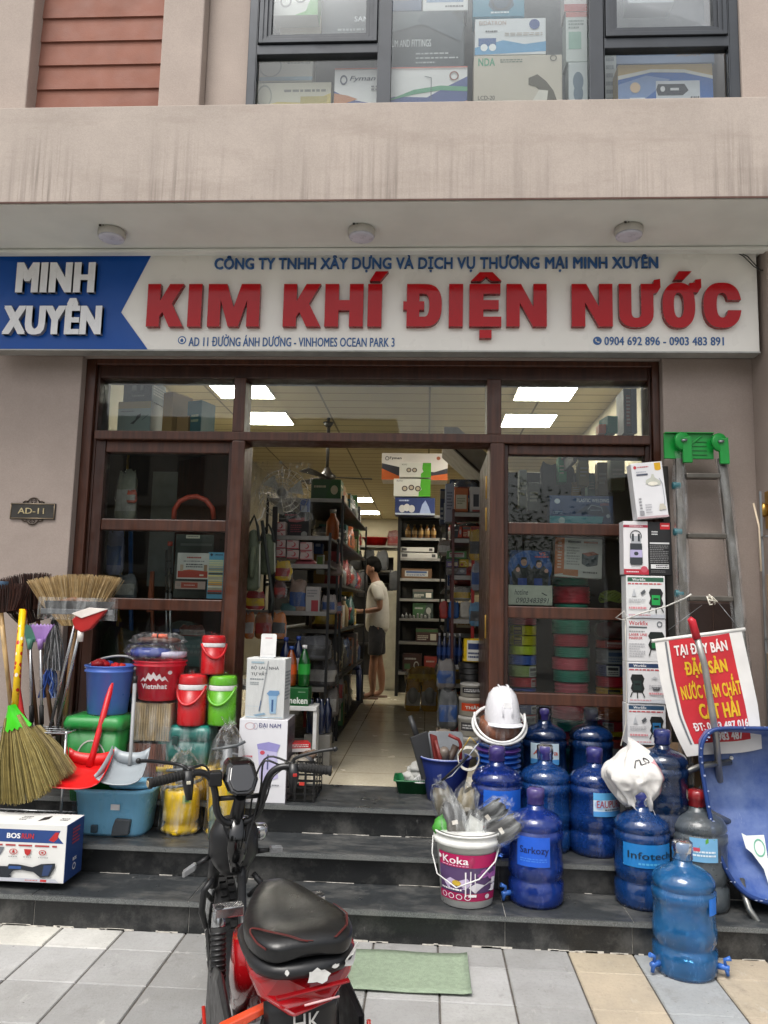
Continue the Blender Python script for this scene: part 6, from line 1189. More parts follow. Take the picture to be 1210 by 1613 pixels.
# wall things at the right
o = thing('meter_cabinet', 'brown metal cabinet door low on the beige wall behind the ladder', 'cabinet', (A(1128, 1180, 4.74).x, 4.747, A(1128, 1180, 4.74).z - .2)); w_ = .32; h_ = A(1128, 945, 4.74).z - A(1128, 1180, 4.74).z + .2; CBN = M('54423a', .5, .2)
m = MB(); m.box(-w_ / 2, -.02, 0, w_ / 2, 0, h_, CBN); m.build('frame', o, bev=.003); 
for e in (-1, 1): m = MB(); m.box(min(e * .004, e * (w_ / 2 - .02)), -.03, .02, max(e * .004, e * (w_ / 2 - .02)), -.0205, h_ - .02, M('3c2e29', .45, .3)); m.build('door', o, bev=.004)
m = MB(); m.box(-.012, -.036, h_ * .45, .004, -.0305, h_ * .62, STEEL); m.build('latch', o, bev=.002)
c = A(1190, 803, 4.6); o = thing('door_handle', 'long brass coloured pull plate on the party wall at the right edge', 'handle', (1.9925, 4.60, c.z)); m = MB(); m.box(-.003, -.025, -.11, .001, .025, .11, BR); m.build('plate', o, bev=.002); m = MB(); m.lathe([(.0, -.045), (.02, -.03), (.024, 0), (.016, .03), (0, .045)], BR, 16, c=(-.02, 0, 0)); m.build('knob', o)
m = MB(); m.tube([A(1187, 793, 4.5), A(1196, 830, 4.45), A(1199, 900, 4.42)], .006, M('c9b8a0', .5), 6); tag(m.build('twine', None), 'pale twine hanging from the brass pull plate', 'twine')
carton('stacked_carton', 'green and white carton cut by the right edge beside the party wall', 'box', (1219, 772, 1260, 842), 4.38, .05, '7fa06a', front=[('r', 0, .6, .5, 1, 'a9c8a0'), ('n', .02, .2, .5, .5, 3, 'e0e6d8')])
carton('stacked_carton', 'yellow topped brown carton cut by the right edge below the green one', 'box', (1217, 905, 1260, 1005), 4.38, .05, '9c8264', front=[('r', 0, .84, 1, 1, 'c0a020'), ('n', .02, .3, .4, .6, 4, '5a4a3a')])
carton('stacked_carton', 'brown carton cut by the right edge above the wheelbarrow', 'box', (1218, 1030, 1260, 1148), 4.38, .05, '8a7862', front=[('r', 0, .3, .5, .7, '5a7a6a')])
o = thing('goods_rack', 'thin steel rack holding the cartons at the right edge', 'rack', (A(1237, 1200, 4.38).x, 4.38, .48)); zt4 = A(1225, 772, 4.38).z - .48
for (x) in (-.055, .12): m = MB(); m.box(x - .006, .052, 0, x + .006, .06, zt4, STEEL); m.build('post', o)
for yl in (843, 1006, 1149): m = MB(); z = A(1225, yl, 4.38).z - .48 - .002; m.box(-.06, -.0, z - .006, .13, .051, z - .001, STEEL); m.build('shelf_board', o)
# ------------------------------------------------------------------ electric bike, seen from behind
bk = thing('electric_bike', 'black and red electric bike parked at the steps with a worn black saddle', 'bike', (-.365, 2.30, 0), R(23), ry=R(-1.0))
BP = M('17181a', .38, 0, .15, 12); BG = M('0c0d0e', .16, 0, .1, 9, coat=.6); RP = M('9a0d14', .18, .15, .1, 8, coat=.8); RUB = M('1b1b1b', .8, 0, .2, 20, .4, 60); CR = M('b9bbbd', .2, .95)
def B(nm, m, par=None, **k): return m.build(nm, par or bk, **k)
def wheel(y, r, w, nm):
    T = Matrix.Translation((0, y, r)) @ Matrix.Rotation(R(90), 4, 'Y')
    m = MB(); m.T = T; m.lathe([(r * .70, -w * .42), (r * .86, -w * .52), (r * .96, -w * .36), (r, 0), (r * .96, w * .36), (r * .86, w * .52), (r * .70, w * .42), (r * .70, -w * .42)], RUB, 40)
    wh = B(nm, m)
    m = MB(); m.T = T
    for k in range(44):
        a = 2 * math.pi * k / 44
        for zz, da in ((-w * .2, 0), (w * .2, .07)):
            c, s_ = math.cos(a + da), math.sin(a + da); t = Vector((-s_, c, 0)); n_ = Vector((c, s_, 0)); p = n_ * (r * .985) + Vector((0, 0, zz)); q_ = [p + t * e1 * .011 + Vector((0, 0, e2 * w * .15)) for e1, e2 in ((-1, -1), (1, -1), (1, 1), (-1, 1))]
            m.add(q_ + [x + n_ * .011 for x in q_], [(4, 5, 6, 7), (0, 1, 5, 4), (1, 2, 6, 5), (2, 3, 7, 6), (3, 0, 4, 7)], RUB)
    B('tread', m, wh)
    m = MB(); m.T = T
    for e in (-1, 1):
        for k in range(3): 
            v, f, nz, _a = glyphs(('CST', 'TIRE', 'CST')[k], .02); a0 = 2.1 * k + .4
            m.add([((r * (.74 + .12 * p[1])) * math.cos(a0 + (p[0]) * .9), (r * (.74 + .12 * p[1])) * math.sin(a0 + p[0] * .9), e * (w * .5 + .002 + p[3] * .0002)) for p in v], f, M('d8d8d4', .6))
    B('sidewall_letters', m, wh)
    m = MB(); m.T = T; m.lathe([(r * .69, -w * .3), (r * .64, -w * .25), (r * .64, w * .25), (r * .69, w * .3)], CR, 36); m.lathe([(.03, -.05), (.03, .05)], BP, 16)
    for k in range(10): a = 2 * math.pi * k / 10; m.tube([(.02 * math.cos(a), .02 * math.sin(a), .02 * (-1) ** k), (r * .66 * math.cos(a + .1), r * .66 * math.sin(a + .1), 0)], .006, BP, 6)
    B('rim', m, wh); return wh
wheel(1.26, .235, .085, 'front_wheel'); wheel(0, .23, .10, 'rear_wheel')
# fork and head
ha, hb = Vector((0, 1.26, .235)), Vector((0, .86, .90))
ax = (hb - ha).normalized()
for e in (-1, 1): m = MB(); m.tube([ha + Vector((e * .062, 0, 0)), ha + Vector((e * .062, 0, 0)) + ax * .30], .017, CR, 12); m.tube([ha + Vector((e * .062, 0, 0)) + ax * .25, ha + Vector((e * .062, 0, 0)) + ax * .42], .024, BP, 12); B('fork_leg', m)
m = MB(); p = ha + ax * .42; m.loft([[tuple(p + Vector((x, 0, 0)) + ax * z + Vector((0, y, 0))) for x, y in ((-.085, -.03), (.085, -.03), (.09, .05), (-.09, .05))] for z in (-.02, .02, .05)], BP, False); B('fork_crown', m, bev=.012)
m = MB(); m.tube([ha + ax * .40, ha + ax * .62, hb + Vector((0, 0, -.04))], [.030, .028, .022], BP, 14); B('steerer', m)
# front cowl around the steering head
c0 = ha + ax * .50
def oval(c, rx, ry, n=18, pw=2.4): return [tuple(c + Vector((rx * math.copysign(abs(math.cos(a)) ** (2 / pw), math.cos(a)), ry * math.copysign(abs(math.sin(a)) ** (2 / pw), math.sin(a)), 0))) for a in [2 * math.pi * i / n for i in range(n)]]
m = MB(); m.loft([oval(c0 + Vector((0, .0, -.135)), .045, .03), oval(c0 + Vector((0, .0, -.10)), .075, .05), oval(c0 + Vector((0, -.01, -.05)), .10, .075), oval(c0 + Vector((0, -.01, .03)), .098, .07), oval(c0 + Vector((0, -.005, .075)), .075, .055), oval(c0 + Vector((0, 0, .085)), .04, .03)], BP); B('head_cowl', m)
m = MB(); m.loft([oval(c0 + Vector((0, -.09, .10)), .03, .02), oval(c0 + Vector((0, -.095, -.02)), .042, .025), oval(c0 + Vector((0, -.06, -.11)), .02, .015)], BG); B('key_panel', m)
for e in (-1, 1):
    m = MB(); m.tube([c0 + Vector((e * .08, -.02, -.14)), c0 + Vector((e * .115, -.03, -.18)), c0 + Vector((e * .12, -.02, -.26)), c0 + Vector((e * .10, .0, -.33))], [.012, .014, .014, .010], BP, 8); m.tube([c0 + Vector((e * .115, -.03, -.18)), c0 + Vector((e * .075, .03, -.24))], .01, BP, 8); B('cable_guard', m)
    s_ = c0 + Vector((e * .09, .0, -.06)); t_ = c0 + Vector((e * .20, -.02, -.085 + e * .03)); m = MB(); m.tube([s_, (s_ + t_) / 2], [.012, .009], BP, 8); ts = B('turn_signal', m)
    m = MB(); m.loft([[tuple((s_ + t_) / 2 + (t_ - s_) * .5 * k + Vector((0, y * wd, z * wd))) for y, z in ((-.014, -.012), (.014, -.012), (.014, .012), (-.014, .012))] for k, wd in ((0, .7), (.15, 1.1), (.9, 1), (1.0, .6))], M('8d8f90', .25, .3), False); B('lens', m, ts, bev=.003)
m = MB(); m.lathe([(.02, -.03), (.034, -.01), (.036, .02), (.03, .03), (0, .032)], CR, 20, c=tuple(c0 + Vector((.115, .05, -.0)))); B('horn', m)
# handlebar
H0 = hb
m = MB(); left = [(-.345, -.055, .005), (-.22, -.02, .02), (-.155, .0, .02), (-.115, .012, -.01), (-.095, .02, -.07), (-.085, .03, -.14), (-.05, .045, -.185), (0, .05, -.19)]
pts = [H0 + Vector((x, y, z + .04)) for x, y, z in left] + [H0 + Vector((-x, y, z + .04)) for x, y, z in reversed(left[:-1])]
def smooth(P, k=4):
    P = [Vector(p) for p in P]; out = []
    for i in range(len(P) - 1):
        a, b, c, d = P[max(i - 1, 0)], P[i], P[i + 1], P[min(i + 2, len(P) - 1)]
        for j in range(k): t = j / k; out.append(.5 * (2 * b + (c - a) * t + (2 * a - 5 * b + 4 * c - d) * t * t + (3 * b - a - 3 * c + d) * t ** 3))
    return out + [P[-1]]
m.tube(smooth(pts), .0135, BP, 12); B('handlebar', m)
m = MB(); m.tube([H0 + Vector((0, .05, -.16)), H0 + Vector((0, .045, -.02))], .018, BP, 12); m.tube([H0 + Vector((-.09, .03, -.05)), H0 + Vector((.09, .03, -.05))], .010, BP, 8); B('stem', m)
for e in (-1, 1):
    g0, g1 = H0 + Vector((e * .352, -.058, .045)), H0 + Vector((e * .225, -.022, .06)); m = MB(); m.tube([g0, g0 + (g1 - g0) * .06, g0 + (g1 - g0) * .1, g1], [.021, .021, .0175, .0175], RUB, 14); 
    for k in range(9): p_ = g0 + (g1 - g0) * (.15 + .09 * k); m.tube([p_, p_ + (g1 - g0) * .04], .0188, RUB, 12)
    gr = B('grip', m); m = MB(); m.tube([g0 + (g0 - g1) * .005, g0 + (g0 - g1) * .03], .0125, M('b9a888', .4, .4), 12); B('bar_end', m, gr)
    l0 = H0 + Vector((e * .20, -.005, .07)); m = MB(); m.tube(smooth([l0, l0 + Vector((e * .03, .045, .015)), l0 + Vector((e * .12, .04, .035)), l0 + Vector((e * .185, .02, .045))]), .007, BP, 8); m.ell(tuple(l0 + Vector((e * .187, .02, .045))), .011, .011, .011, BP, 8, 6); m.cbox(tuple(l0 + Vector((0, .01, -.01))), .045, .045, .03, BP); B('brake_lever', m)
    m = MB(); m.loft([oval(H0 + Vector((e * .205, -.015, .075)), .02, .022, 12), oval(H0 + Vector((e * .205, -.02, .03)), .022, .026, 12), oval(H0 + Vector((e * .20, -.03, -.03)), .012, .014, 12)], BP); sw = B('switch_pod', m)
    m = MB(); m.cbox(tuple(H0 + Vector((e * .205, -.046, .035))), .016, .008, .012, M('b02a26', .4) if e > 0 else M('c9c4b0', .4)); B('button', m, sw, bev=.002)
# headlight and gauge shell between the bars
D0 = H0 + Vector((0, .02, .03)); m = MB()
sh = [(x * .88, z * .84) for x, z in [(-.062, .062), (-.045, .082), (.045, .082), (.062, .062), (.074, -.01), (.055, -.065), (.03, -.082), (-.03, -.082), (-.055, -.065), (-.074, -.01)]]
tl = lambda x, z, y: tuple(D0 + Vector((x, y + z * -.0 + .55 * z, .84 * z)))
m.loft([[tl(x * 1.03, z * 1.03, .05) for x, z in sh], [tl(x * 1.06, z * 1.04, .0) for x, z in sh], [tl(x, z, -.03) for x, z in sh], [tl(x * .86, z * .86, -.042) for x, z in sh]], BG, False); hl = B('gauge_shell', m, bev=.008, seg=3)
m = MB(); m.loft([[tl(x * .80, z * .80 + .006, -.0425) for x, z in sh], [tl(x * .74, z * .74 + .006, -.049) for x, z in sh]], M('1a1c20', .06, 0, .05, 3, coat=1), False); B('display', m, hl, bev=.004)
m = MB(); m.cbox(tuple(D0 + Vector((-.098, -.0, -.0))), .05, .05, .055, BP); B('side_box', m, hl, bev=.006)
# cables
m = MB()
for a in (((.20, .03, .07), (.12, .07, .09), (.07, .06, .02), (.05, .05, -.10), (.03, .03, -.22)), ((-.20, .03, .07), (-.13, .06, .07), (-.09, .07, -.03), (-.06, .06, -.14), (-.03, .04, -.24)), ((.18, .02, .05), (.10, .04, .08), (.085, .03, -.02), (.06, .02, -.12), (.02, .0, -.26)), ((.16, .0, .05), (.12, -.01, .02), (.10, .0, -.06), (.06, .03, -.14))): m.tube(smooth([H0 + Vector(q_) for q_ in a]), .0042, BP, 6)
B('control_cables', m)
# frame
m = MB(); m.tube(smooth([(0, .74, .30), (0, .62, .30), (0, .36, .33), (0, .16, .45)]), [.042] * 13, RP, 14); B('main_frame', m)
m = MB(); m.tube(smooth([c0 + Vector((.03, -.03, -.10)), (.03, .90, .36), (.02, .72, .29)]), .017, BP, 12); B('down_tube', m)
m = MB(); m.loft([oval(Vector((-.0, .62, .30)), .10, .24, 20, 3), oval(Vector((-.0, .62, .34)), .12, .28, 20, 3), oval(Vector((0, .62, .36)), .11, .27, 20, 3)], BP); B('floor_board', m)
m = MB(); m.loft([oval(Vector((-.04, .40, .30)), .05, .09), oval(Vector((-.05, .30, .44)), .065, .11), oval(Vector((-.045, .20, .60)), .075, .13)], RP); B('seat_post_cover', m)
for e in (-1, 1):
    m = MB(); b0_, b1_ = Vector((e * .165, .18, .36)), Vector((e * .16, .27, .665)); 
    m.tube([b0_, b0_ + (b1_ - b0_) * .45], .022, BP, 14); m.tube([b0_ + (b1_ - b0_) * .40, b0_ + (b1_ - b0_) * .86], .022, RUB, 14)
    for k in range(9): p_ = b0_ + (b1_ - b0_) * (.44 + .045 * k); m.tube([p_, p_ + (b1_ - b0_) * .018], .0245, BP, 14)
    sh_ = B('shock_absorber', m); m = MB(); m.tube([b0_ + (b1_ - b0_) * .86, b1_], [.022, .020], CR, 14); m.cbox(tuple(b1_ + Vector((-e * .03, .0, .0))), .09, .05, .03, CR); m.tube([b1_ + Vector((e * .0, -.02, .014)), b1_ + Vector((0, -.02, .02))], .014, BP, 10); B('top_mount', m, sh_, bev=.004)
    m = MB(); m.tube([(e * .085, 0, .23), (e * .09, .20, .30), (e * .07, .44, .34)], .018, BP, 10); B('swing_arm', m)
m = MB(); m.tube([(-.06, .30, .28), (-.20, .22, .01)], .010, BP, 8); m.tube([(-.20, .22, .01), (-.25, .20, .006)], .009, BP, 8); B('kickstand', m)
# saddle
SM = M('121314', .34, 0, .2, 10, .10, 40); m = MB()
secs = [(-.295, .066, .672, .690), (-.29, .098, .660, .704), (-.25, .130, .652, .720), (-.17, .148, .648, .724), (-.08, .140, .646, .714), (.01, .115, .646, .708), (.08, .088, .65, .712), (.135, .064, .655, .712), (.17, .040, .665, .706), (.18, .02, .675, .696)]
def seat(t, a):                              # a point of the saddle: section number, angle round it
    t = max(0, min(len(secs) - 1.001, t)); i = int(t); f = t - i; y, w_, zb, zt = [p * (1 - f) + q_ * f for p, q_ in zip(secs[i], secs[i + 1])]
    cx, sn = math.cos(a), math.sin(a); x = w_ * math.copysign(abs(cx) ** .72, cx); z = (zb + zt) / 2 + (zt - zb) / 2 * math.copysign(abs(sn) ** .75, sn)
    if sn > 0: z -= .016 * max(0, math.sin((y + .27) * 9)) * (1 - abs(cx)) 
    if sn < 0 and abs(cx) > .2: z -= .02 * (abs(cx) - .2)
    return Vector((x, y + .05, z + .055))
m.loft([[seat(i, 2 * math.pi * k / 28) for k in range(28)] for i in range(len(secs))], SM); sd_ = B('saddle', m, sub=1)
m = MB(); ST = M('5a1814', .7)
for path in ([(.6, 88), (1.3, 104), (2.2, 128), (2.8, 148), (2.7, 160), (2.2, 168), (1.4, 176)], [(.9, 52), (1.8, 38), (3.2, 26), (4.2, 20)]):
    for off in (0, 3.5):
        P = smooth([(t, a + off, 0) for t, a in path], 6); m.tube([seat(p.x, R(p.y)) * 1.0 + Vector((0, 0, .0025)) for p in P], .0011, ST, 5)
B('stitching', m, sd_)
m = MB(); m.loft([oval(Vector((0, -.05, .655)), .115, .16, 24, 3), oval(Vector((0, -.065, .672)), .140, .185, 24, 3), oval(Vector((0, -.065, .69)), .148, .195, 24, 3), oval(Vector((0, -.06, .706)), .135, .18, 24, 3)], BP); sb_ = B('saddle_base', m)
WS = M('d4d4d0', .5, 0, .1, 30)
for x0, z0, w_, h_ in ((-.02, .585, .07, .05), (.085, .60, .075, .042), (.05, .622, .025, .014), (-.07, .62, .012, .02)):
    pts = [(x0 + w_ * (.5 + .5 * math.cos(a) * rnd.uniform(.6, 1.05)), z0 + h_ * (.5 + .5 * math.sin(a) * rnd.uniform(.5, 1.1))) for a in [2 * math.pi * k / 15 for k in range(15)]]
    m = MB(); m.add([(x, -.065 - .195 * (1 - min(.98, abs(x) / .15) ** 3) ** .333 - .005, z * .8 + .192) for x, z in pts], [tuple(range(15))], WS); B('torn_sticker', m, sb_)
# tail light
TLM = M('9c0e16', .10, 0, .15, 6, coat=.8); m = MB()
m.loft([[(x * s_, y0 + .10 * (abs(x) / .165) ** 2, z0 + (z - .56) * s2) for x, z in ((-.155, .575), (-.09, .60), (.09, .615), (.17, .605), (.155, .545), (.07, .51), (-.05, .485), (-.13, .525))] for s_, s2, y0, z0 in ((.85, .9, -.17, .565), (.93, 1, -.23, .565), (.92, 1, -.285, .562), (.84, .80, -.315, .556))], TLM, False)
tl_ = B('tail_light', m, bev=.012, seg=3); tl_.location = (0, .05, .088)
m = MB(); m.prism([(-.09, .548), (.10, .564), (.10, .570), (-.09, .555)], -.319, -.300, M('7a0c12', .2, 0, .1, 6)); B('lens_ridge', m, tl_, bev=.003)
m = MB(); m.tube([(-.02, -.320, .53), (.07, -.320, .537)], .003, M('c9a0a0', .3), 6); B('scratch', m, tl_)
# mudguard and side fairings
m = MB(); m.grid(lambda u, v: ((u - .5) * (.20 - .03 * v), -.27 - .06 * v + .05 * abs(u - .5) * 2 * (u - .5) ** 2 * 4, .52 - .34 * v - .02 * (2 * (u - .5)) ** 2), 14, 10, BP); mg = B('mudguard', m, solid=.006); mg.location = (0, .06, .09)
m = MB(); decal(m, [('t', 'HK', .30, .76, .68, .89, 'c9c9c4', .0), ('t', '17', .42, .58, .66, .71, 'c9c9c4', .0), ('o', .86, .62, .05, .035, .4, '0a0a0a')], lambda u, v, L: ((u - .5) * .19, -.27 - .06 * (1 - v) * .9 - .006 - L * 2, .52 - .34 * (1 - v) * .9), .2, .34, e=.002); B('chalk_marks', m, mg)
for e in (-1, 1):
    m = MB(); m.loft([[(e * (.165 + .01 * k), y, z) for y, z in pts] for k, pts in ((0, [(-.14, .50), (.10, .55), (.30, .50), (.34, .36), (.16, .22), (-.08, .20), (-.16, .32)]), (1, [(-.16, .51), (.11, .565), (.32, .51), (.36, .35), (.17, .20), (-.09, .18), (-.18, .32)]), (2, [(-.13, .50), (.09, .54), (.28, .49), (.31, .36), (.15, .235), (-.07, .215), (-.145, .33)]))], BP, False); fb = B('side_fairing', m, bev=.008)
    m = MB(); m.tube([(e * .185, y, z) for y, z in ((-.165, .50), (-.19, .32), (-.10, .178), (.17, .196), (.36, .35))], .006, M('a8281e', .35), 8); B('red_trim', m, fb)
    if e > 0: continue
    m = MB(); m.prism([(0, 0), (.12, .045), (.12, .062), (0, .028)], 0, .03, M('d84a24', .25, 0, .1, 6, coat=.6)); rf_ = B('reflector', m, fb, bev=.003, loc=(e * .205 - (.0 if e < 0 else .12), -.13, .50))

# ------------------------------------------------------------------ things behind the panes
YC = 5.26
def coil(label, px0, px1, y0, y1, col, Y=YC, tag_=None, group='cable coils behind the right side light', fs=1.0):
    a, b = A(px0, y1, Y), A(px1, y1, Y); t = A(px0, y0, Y); r = (b.x - a.x) / 2; h = (t.z - a.z) * .94
    o = thing('cable_coil', label, 'coil', ((a.x + b.x) / 2, Y + r * .6, a.z), 0, group); bc = lin(col); c = M(tuple(min(.8, x * 1.9 + .004) for x in bc[:3]), .38, 0, .12, 14)
    m = MB(); prof = [(r * .45, 0), (r * .85, 0)]; n = 5
    for k in range(n):
        for j in range(4): t_ = j / 3; prof.append((r * (.94 + .06 * math.sin(math.pi * t_)), h * (k + t_) / n))
    prof += [(r * .85, h), (r * .45, h), (r * .45, 0)]
    m.lathe(prof, c, 26); m.build('cable_winding', o)
    if tag_:
        m = MB(); decal(m, [('r', 0, 0, 1, 1, tag_[0]), ('r', .1, .55, .9, .85, tag_[1]), ('n', .1, .1, .9, .45, 2, tag_[1])], face_cyl(r * 1.01, h * .05, h * .9, *tag_[2:4]), r, h, e=.002, cyl=True); m.build('label', o)
    return o
L1 = [(958, 983, '8a4a50', None, 'brownish pink coil at the top of the left stack behind the right side light'), (984, 999, 'c8a81c', ('222222', 'c0b060', 225, 260), 'yellow coil with a black tag, upper of two in the left stack'), (1000, 1015, 'c8ac20', ('222222', 'c0b060', 225, 260), 'yellow coil with a black tag, lower of two in the left stack'), (1016, 1030, '9aac28', None, 'lime coil below the yellow ones in the left stack'), (1031, 1046, '2c4c90', None, 'mid blue coil in the left stack above the grey tagged coil'), (1047, 1065, '7a8a54', ('d8d8d0', '5a5a5a', 290, 330), 'grey green coil with a white tag in the left stack'), (1066, 1081, '9a1c28', ('d8d0d0', 'a04040', 300, 325), 'dark red coil with a white edge in the left stack'), (1082, 1108, '24387a', None, 'navy coil behind the rail in the left stack'), (1109, 1123, '1e2f60', ('d8d8d8', '333333', 300, 330), 'navy coil with a white tag just below the rail in the left stack'), (1124, 1146, '8a1c24', ('e0e0de', '555555', 275, 325), 'red coil with a big white tag low in the left stack'), (1147, 1168, '20305e', ('3a3f44', 'c8c8c8', 240, 300), 'navy coil with a dark tag low in the left stack'), (1169, 1230, '2a3a6a', None, 'lowest navy coil of the left stack')]
for y0, y1, c, t, lb in L1: coil(lb, 803, 847, y0, y1 + .6, c, tag_=t)
L2 = [(901, 921, '16705e', 'green coil on top of the middle stack under the battery carton'), (922, 949, 'a82838', 'red coil below the top green one of the middle stack'), (950, 974, '1a7a66', 'green coil hidden partly by the rail in the middle stack'), (975, 997, '17765f', 'green coil just below the upper rail in the middle stack'), (998, 1017, 'a8253a', 'bright red coil in the middle stack between two green ones'), (1018, 1034, '1a7d68', 'green coil in the middle of the middle stack'), (1035, 1054, 'b04050', 'rosy red coil in the middle stack'), (1055, 1073, '187a66', 'green coil above the lowest pinkish coil of the middle stack'), (1074, 1108, 'b04a58', 'pinkish coil on the rail of the middle stack'), (1109, 1132, 'a82a3a', 'red coil below the lower rail in the middle stack'), (1133, 1150, '17705c', 'green coil above the wide dark red coil'), (1151, 1172, '7a1c28', 'wide dark red coil near the floor of the middle stack'), (1173, 1236, '1a6a58', 'lowest green coil of the middle stack')]
for i, (y0, y1, c, lb) in enumerate(L2): coil(lb, 872 + (i % 3) * 2, 930 + (i % 2) * 3 + (6 if y1 > 1130 else 0), y0, y1 + .6, c)
L3 = [(1008, 1020, 'a83028', ('b02a24', 'e8d0d0', 235, 310), 'red banded reel at the top of the right stack'), (1021, 1045, '6f7074', ('9aa0a8', '405a80', 240, 310), 'grey bagged reel in the right stack'), (1046, 1064, '24305a', ('dcdcda', '30343a', 240, 285), 'navy reel with a white round tag in the right stack'), (1065, 1081, 'a01a2c', None, 'red reel above the yellow one in the right stack'), (1082, 1108, 'b88a18', ('2a2a2a', 'b0a060', 245, 290), 'yellow reel with a black tag in the right stack'), (1109, 1134, '8a4a20', None, 'brown orange reel below the rail in the right stack'), (1135, 1150, 'a8343a', ('c8b8b0', '8a7a70', 225, 265), 'red reel with a pale tag in the right stack'), (1151, 1158, 'c09a18', None, 'thin yellow reel in the right stack'), (1159, 1235, 'a83a2c', ('b84a40', 'e0d0cc', 245, 310), 'lowest red reel with white print in the right stack')]
for y0, y1, c, t, lb in L3: coil(lb, 942, 992, y0, y1 + .6, c, tag_=t)
m = MB()
for k in range(7): m.tube([(.075 * (1 - .05 * k) * math.cos(R(a)), .03 * math.sin(R(a)), .006 * k + .02 * math.sin(R(2 * a + 40 * k))) for a in range(0, 361, 15)], .006, M('8aa03a', .3), 6, False)
tag(m.build('hose_loop', None, loc=tuple(A(962, 944, YC))), 'loose lime hose loops lying beside the middle coil stack', 'hose')
o = thing('bagged_reel', 'dark red bagged reel behind the white wire beside the right coil stack', 'reel', tuple(A(962, 1004, YC + .1))); m = MB(); m.lathe([(.08, 0), (.1, .03), (.09, .09), (.03, .11)], M('5a1c22', .4), 20); m.build('reel_body', o); polar_wrap('plastic_bag', o, [(.1, 0), (.12, .06), (.06, .13)], 16, F2, .08, top=(.05, .12, .05))
# cartons behind the right panes
carton('welder_carton', 'blue plastic welding carton standing behind the upper right pane', 'box', (866, 781, 966, 826), 5.02, .10, '1c3a66', z=None, front=[('p', [(0, 0), (0, .28), (.85, .28), (.82, 0)], '4a9aa8'), ('p', [(0, .28), (1, .28), (1, 1), (0, 1)], '1b3d6e'), ('p', [(.42, .40), (.62, .72), (.9, .62), (.98, .34), (.8, .3)], '122a4c'), ('t', 'PLASTIC WELDING', .43, .78, .94, .90, 'd8dce4', .01), ('t', '6000', .80, .66, .93, .75, 'c06a60', .0), ('c', .12, .80, .045, .09, 'c8d4e0'), ('l', [(.60, .52), (.66, .68), (.82, .60), (.84, .42)], .004, '9aa8b8'), ('l', [(.64, .5), (.80, .5)], .003, '9aa8b8'), ('c', .92, .3, .03, .07, 'b0bcc8'), ('c', .19, .12, .05, .12, 'b8d0d0'), ('n', .05, .35, .2, .45, 2, '9ab0c8')])
carton('battery_carton', 'white and orange battery carton leaning on the coils behind the right pane', 'box', (873, 848, 948, 910), 5.03, .12, 'c4c4c0', ry=R(2), front=[('p', [(0, .06), (.2, .10), (.2, 1), (0, 1)], 'b86a3c'), ('p', [(.18, .06), (.5, .03), (.5, .2), (.18, .2)], 'b4744c'), ('n', .06, .2, .14, .9, 9, 'd8c8b8'), ('p', [(.57, .62), (.80, .68), (.92, .62), (.90, .34), (.70, .28), (.57, .36)], '39464e'), ('p', [(.57, .62), (.80, .68), (.92, .62), (.70, .55)], '96503c'), ('r', .27, .88, .55, .93, '5a5a5a'), ('r', .6, .88, .9, .93, 'a06a50'), ('n', .25, .3, .52, .78, 7, '9a9a98'), ('n', .6, .1, .9, .18, 1, '666')])
o = thing('poster', 'small blue poster of two people in dark jackets stuck inside the glass', 'poster', tuple(A(835, 922, 4.893))); wp, hp = (A(868, 900, 4.89) - A(804, 900, 4.89)).length, A(836, 867, 4.89).z - A(836, 922, 4.89).z
m = MB(); m.box(-wp / 2, 0, 0, wp / 2, .002, hp, M('16305e', .3)); m.build('sheet', o)
m = MB(); decal(m, [('c', .5, .5, .55, .5, '1d4f92'), ('p', [(.08, 0), (.04, .35), (.22, .62), (.30, .50), (.40, .50), (.48, .62), (.56, .40), (.52, 0)], '14161c'), ('p', [(.50, 0), (.52, .42), (.60, .58), (.68, .48), (.76, .48), (.84, .58), (.97, .38), (.94, 0)], '17191f'), ('r', .2, .0, .42, .2, '24408c'), ('r', .6, 0, .8, .2, '24408c'), ('c', .35, .66, .075, .11, 'b08a78'), ('p', [(.275, .70), (.29, .80), (.41, .80), (.425, .70), (.38, .74), (.32, .74)], '161210'), ('c', .72, .60, .07, .10, 'b89484'), ('p', [(.645, .58), (.65, .70), (.72, .74), (.79, .70), (.795, .58), (.77, .66), (.68, .66)], '14100e'), ('t', 'VS', .72, .86, .88, .95, 'c05a50', .02), ('n', .62, .78, .95, .85, 1, 'c05a50'), ('r', .32, .63, .34, .645, '2a1c18'), ('r', .365, .63, .385, .645, '2a1c18'), ('r', .69, .585, .71, .60, '2a1c18'), ('r', .735, .585, .755, .60, '2a1c18'), ('c', .20, .44, .05, .07, 'b08a78'), ('c', .90, .42, .05, .06, 'b89484')], face_front(wp, hp), wp, hp); m.build('print', o)
o = thing('phone_note', 'white sheet with a handwritten phone number taped below the poster', 'note', tuple(A(835.5, 953, 4.893))); wn, hn = (A(870, 940, 4.89) - A(801, 940, 4.89)).length, A(835, 921.5, 4.89).z - A(835, 953, 4.89).z
m = MB(); m.box(-wn / 2, 0, 0, wn / 2, .0015, hn, M('c9cec0', .6)); m.build('sheet', o)
m = MB(); decal(m, [('t', '0903483891', .16, .10, .90, .36, '3a3f4a', .0, .04), ('t', 'hotline', .14, .50, .44, .78, '3a3f4a', .0, .06), ('l', [(.76, .62), (.84, .52), (.88, .50)], .006, '3a3f4a')], face_front(wn, hn), wn, hn); m.build('handwriting', o)
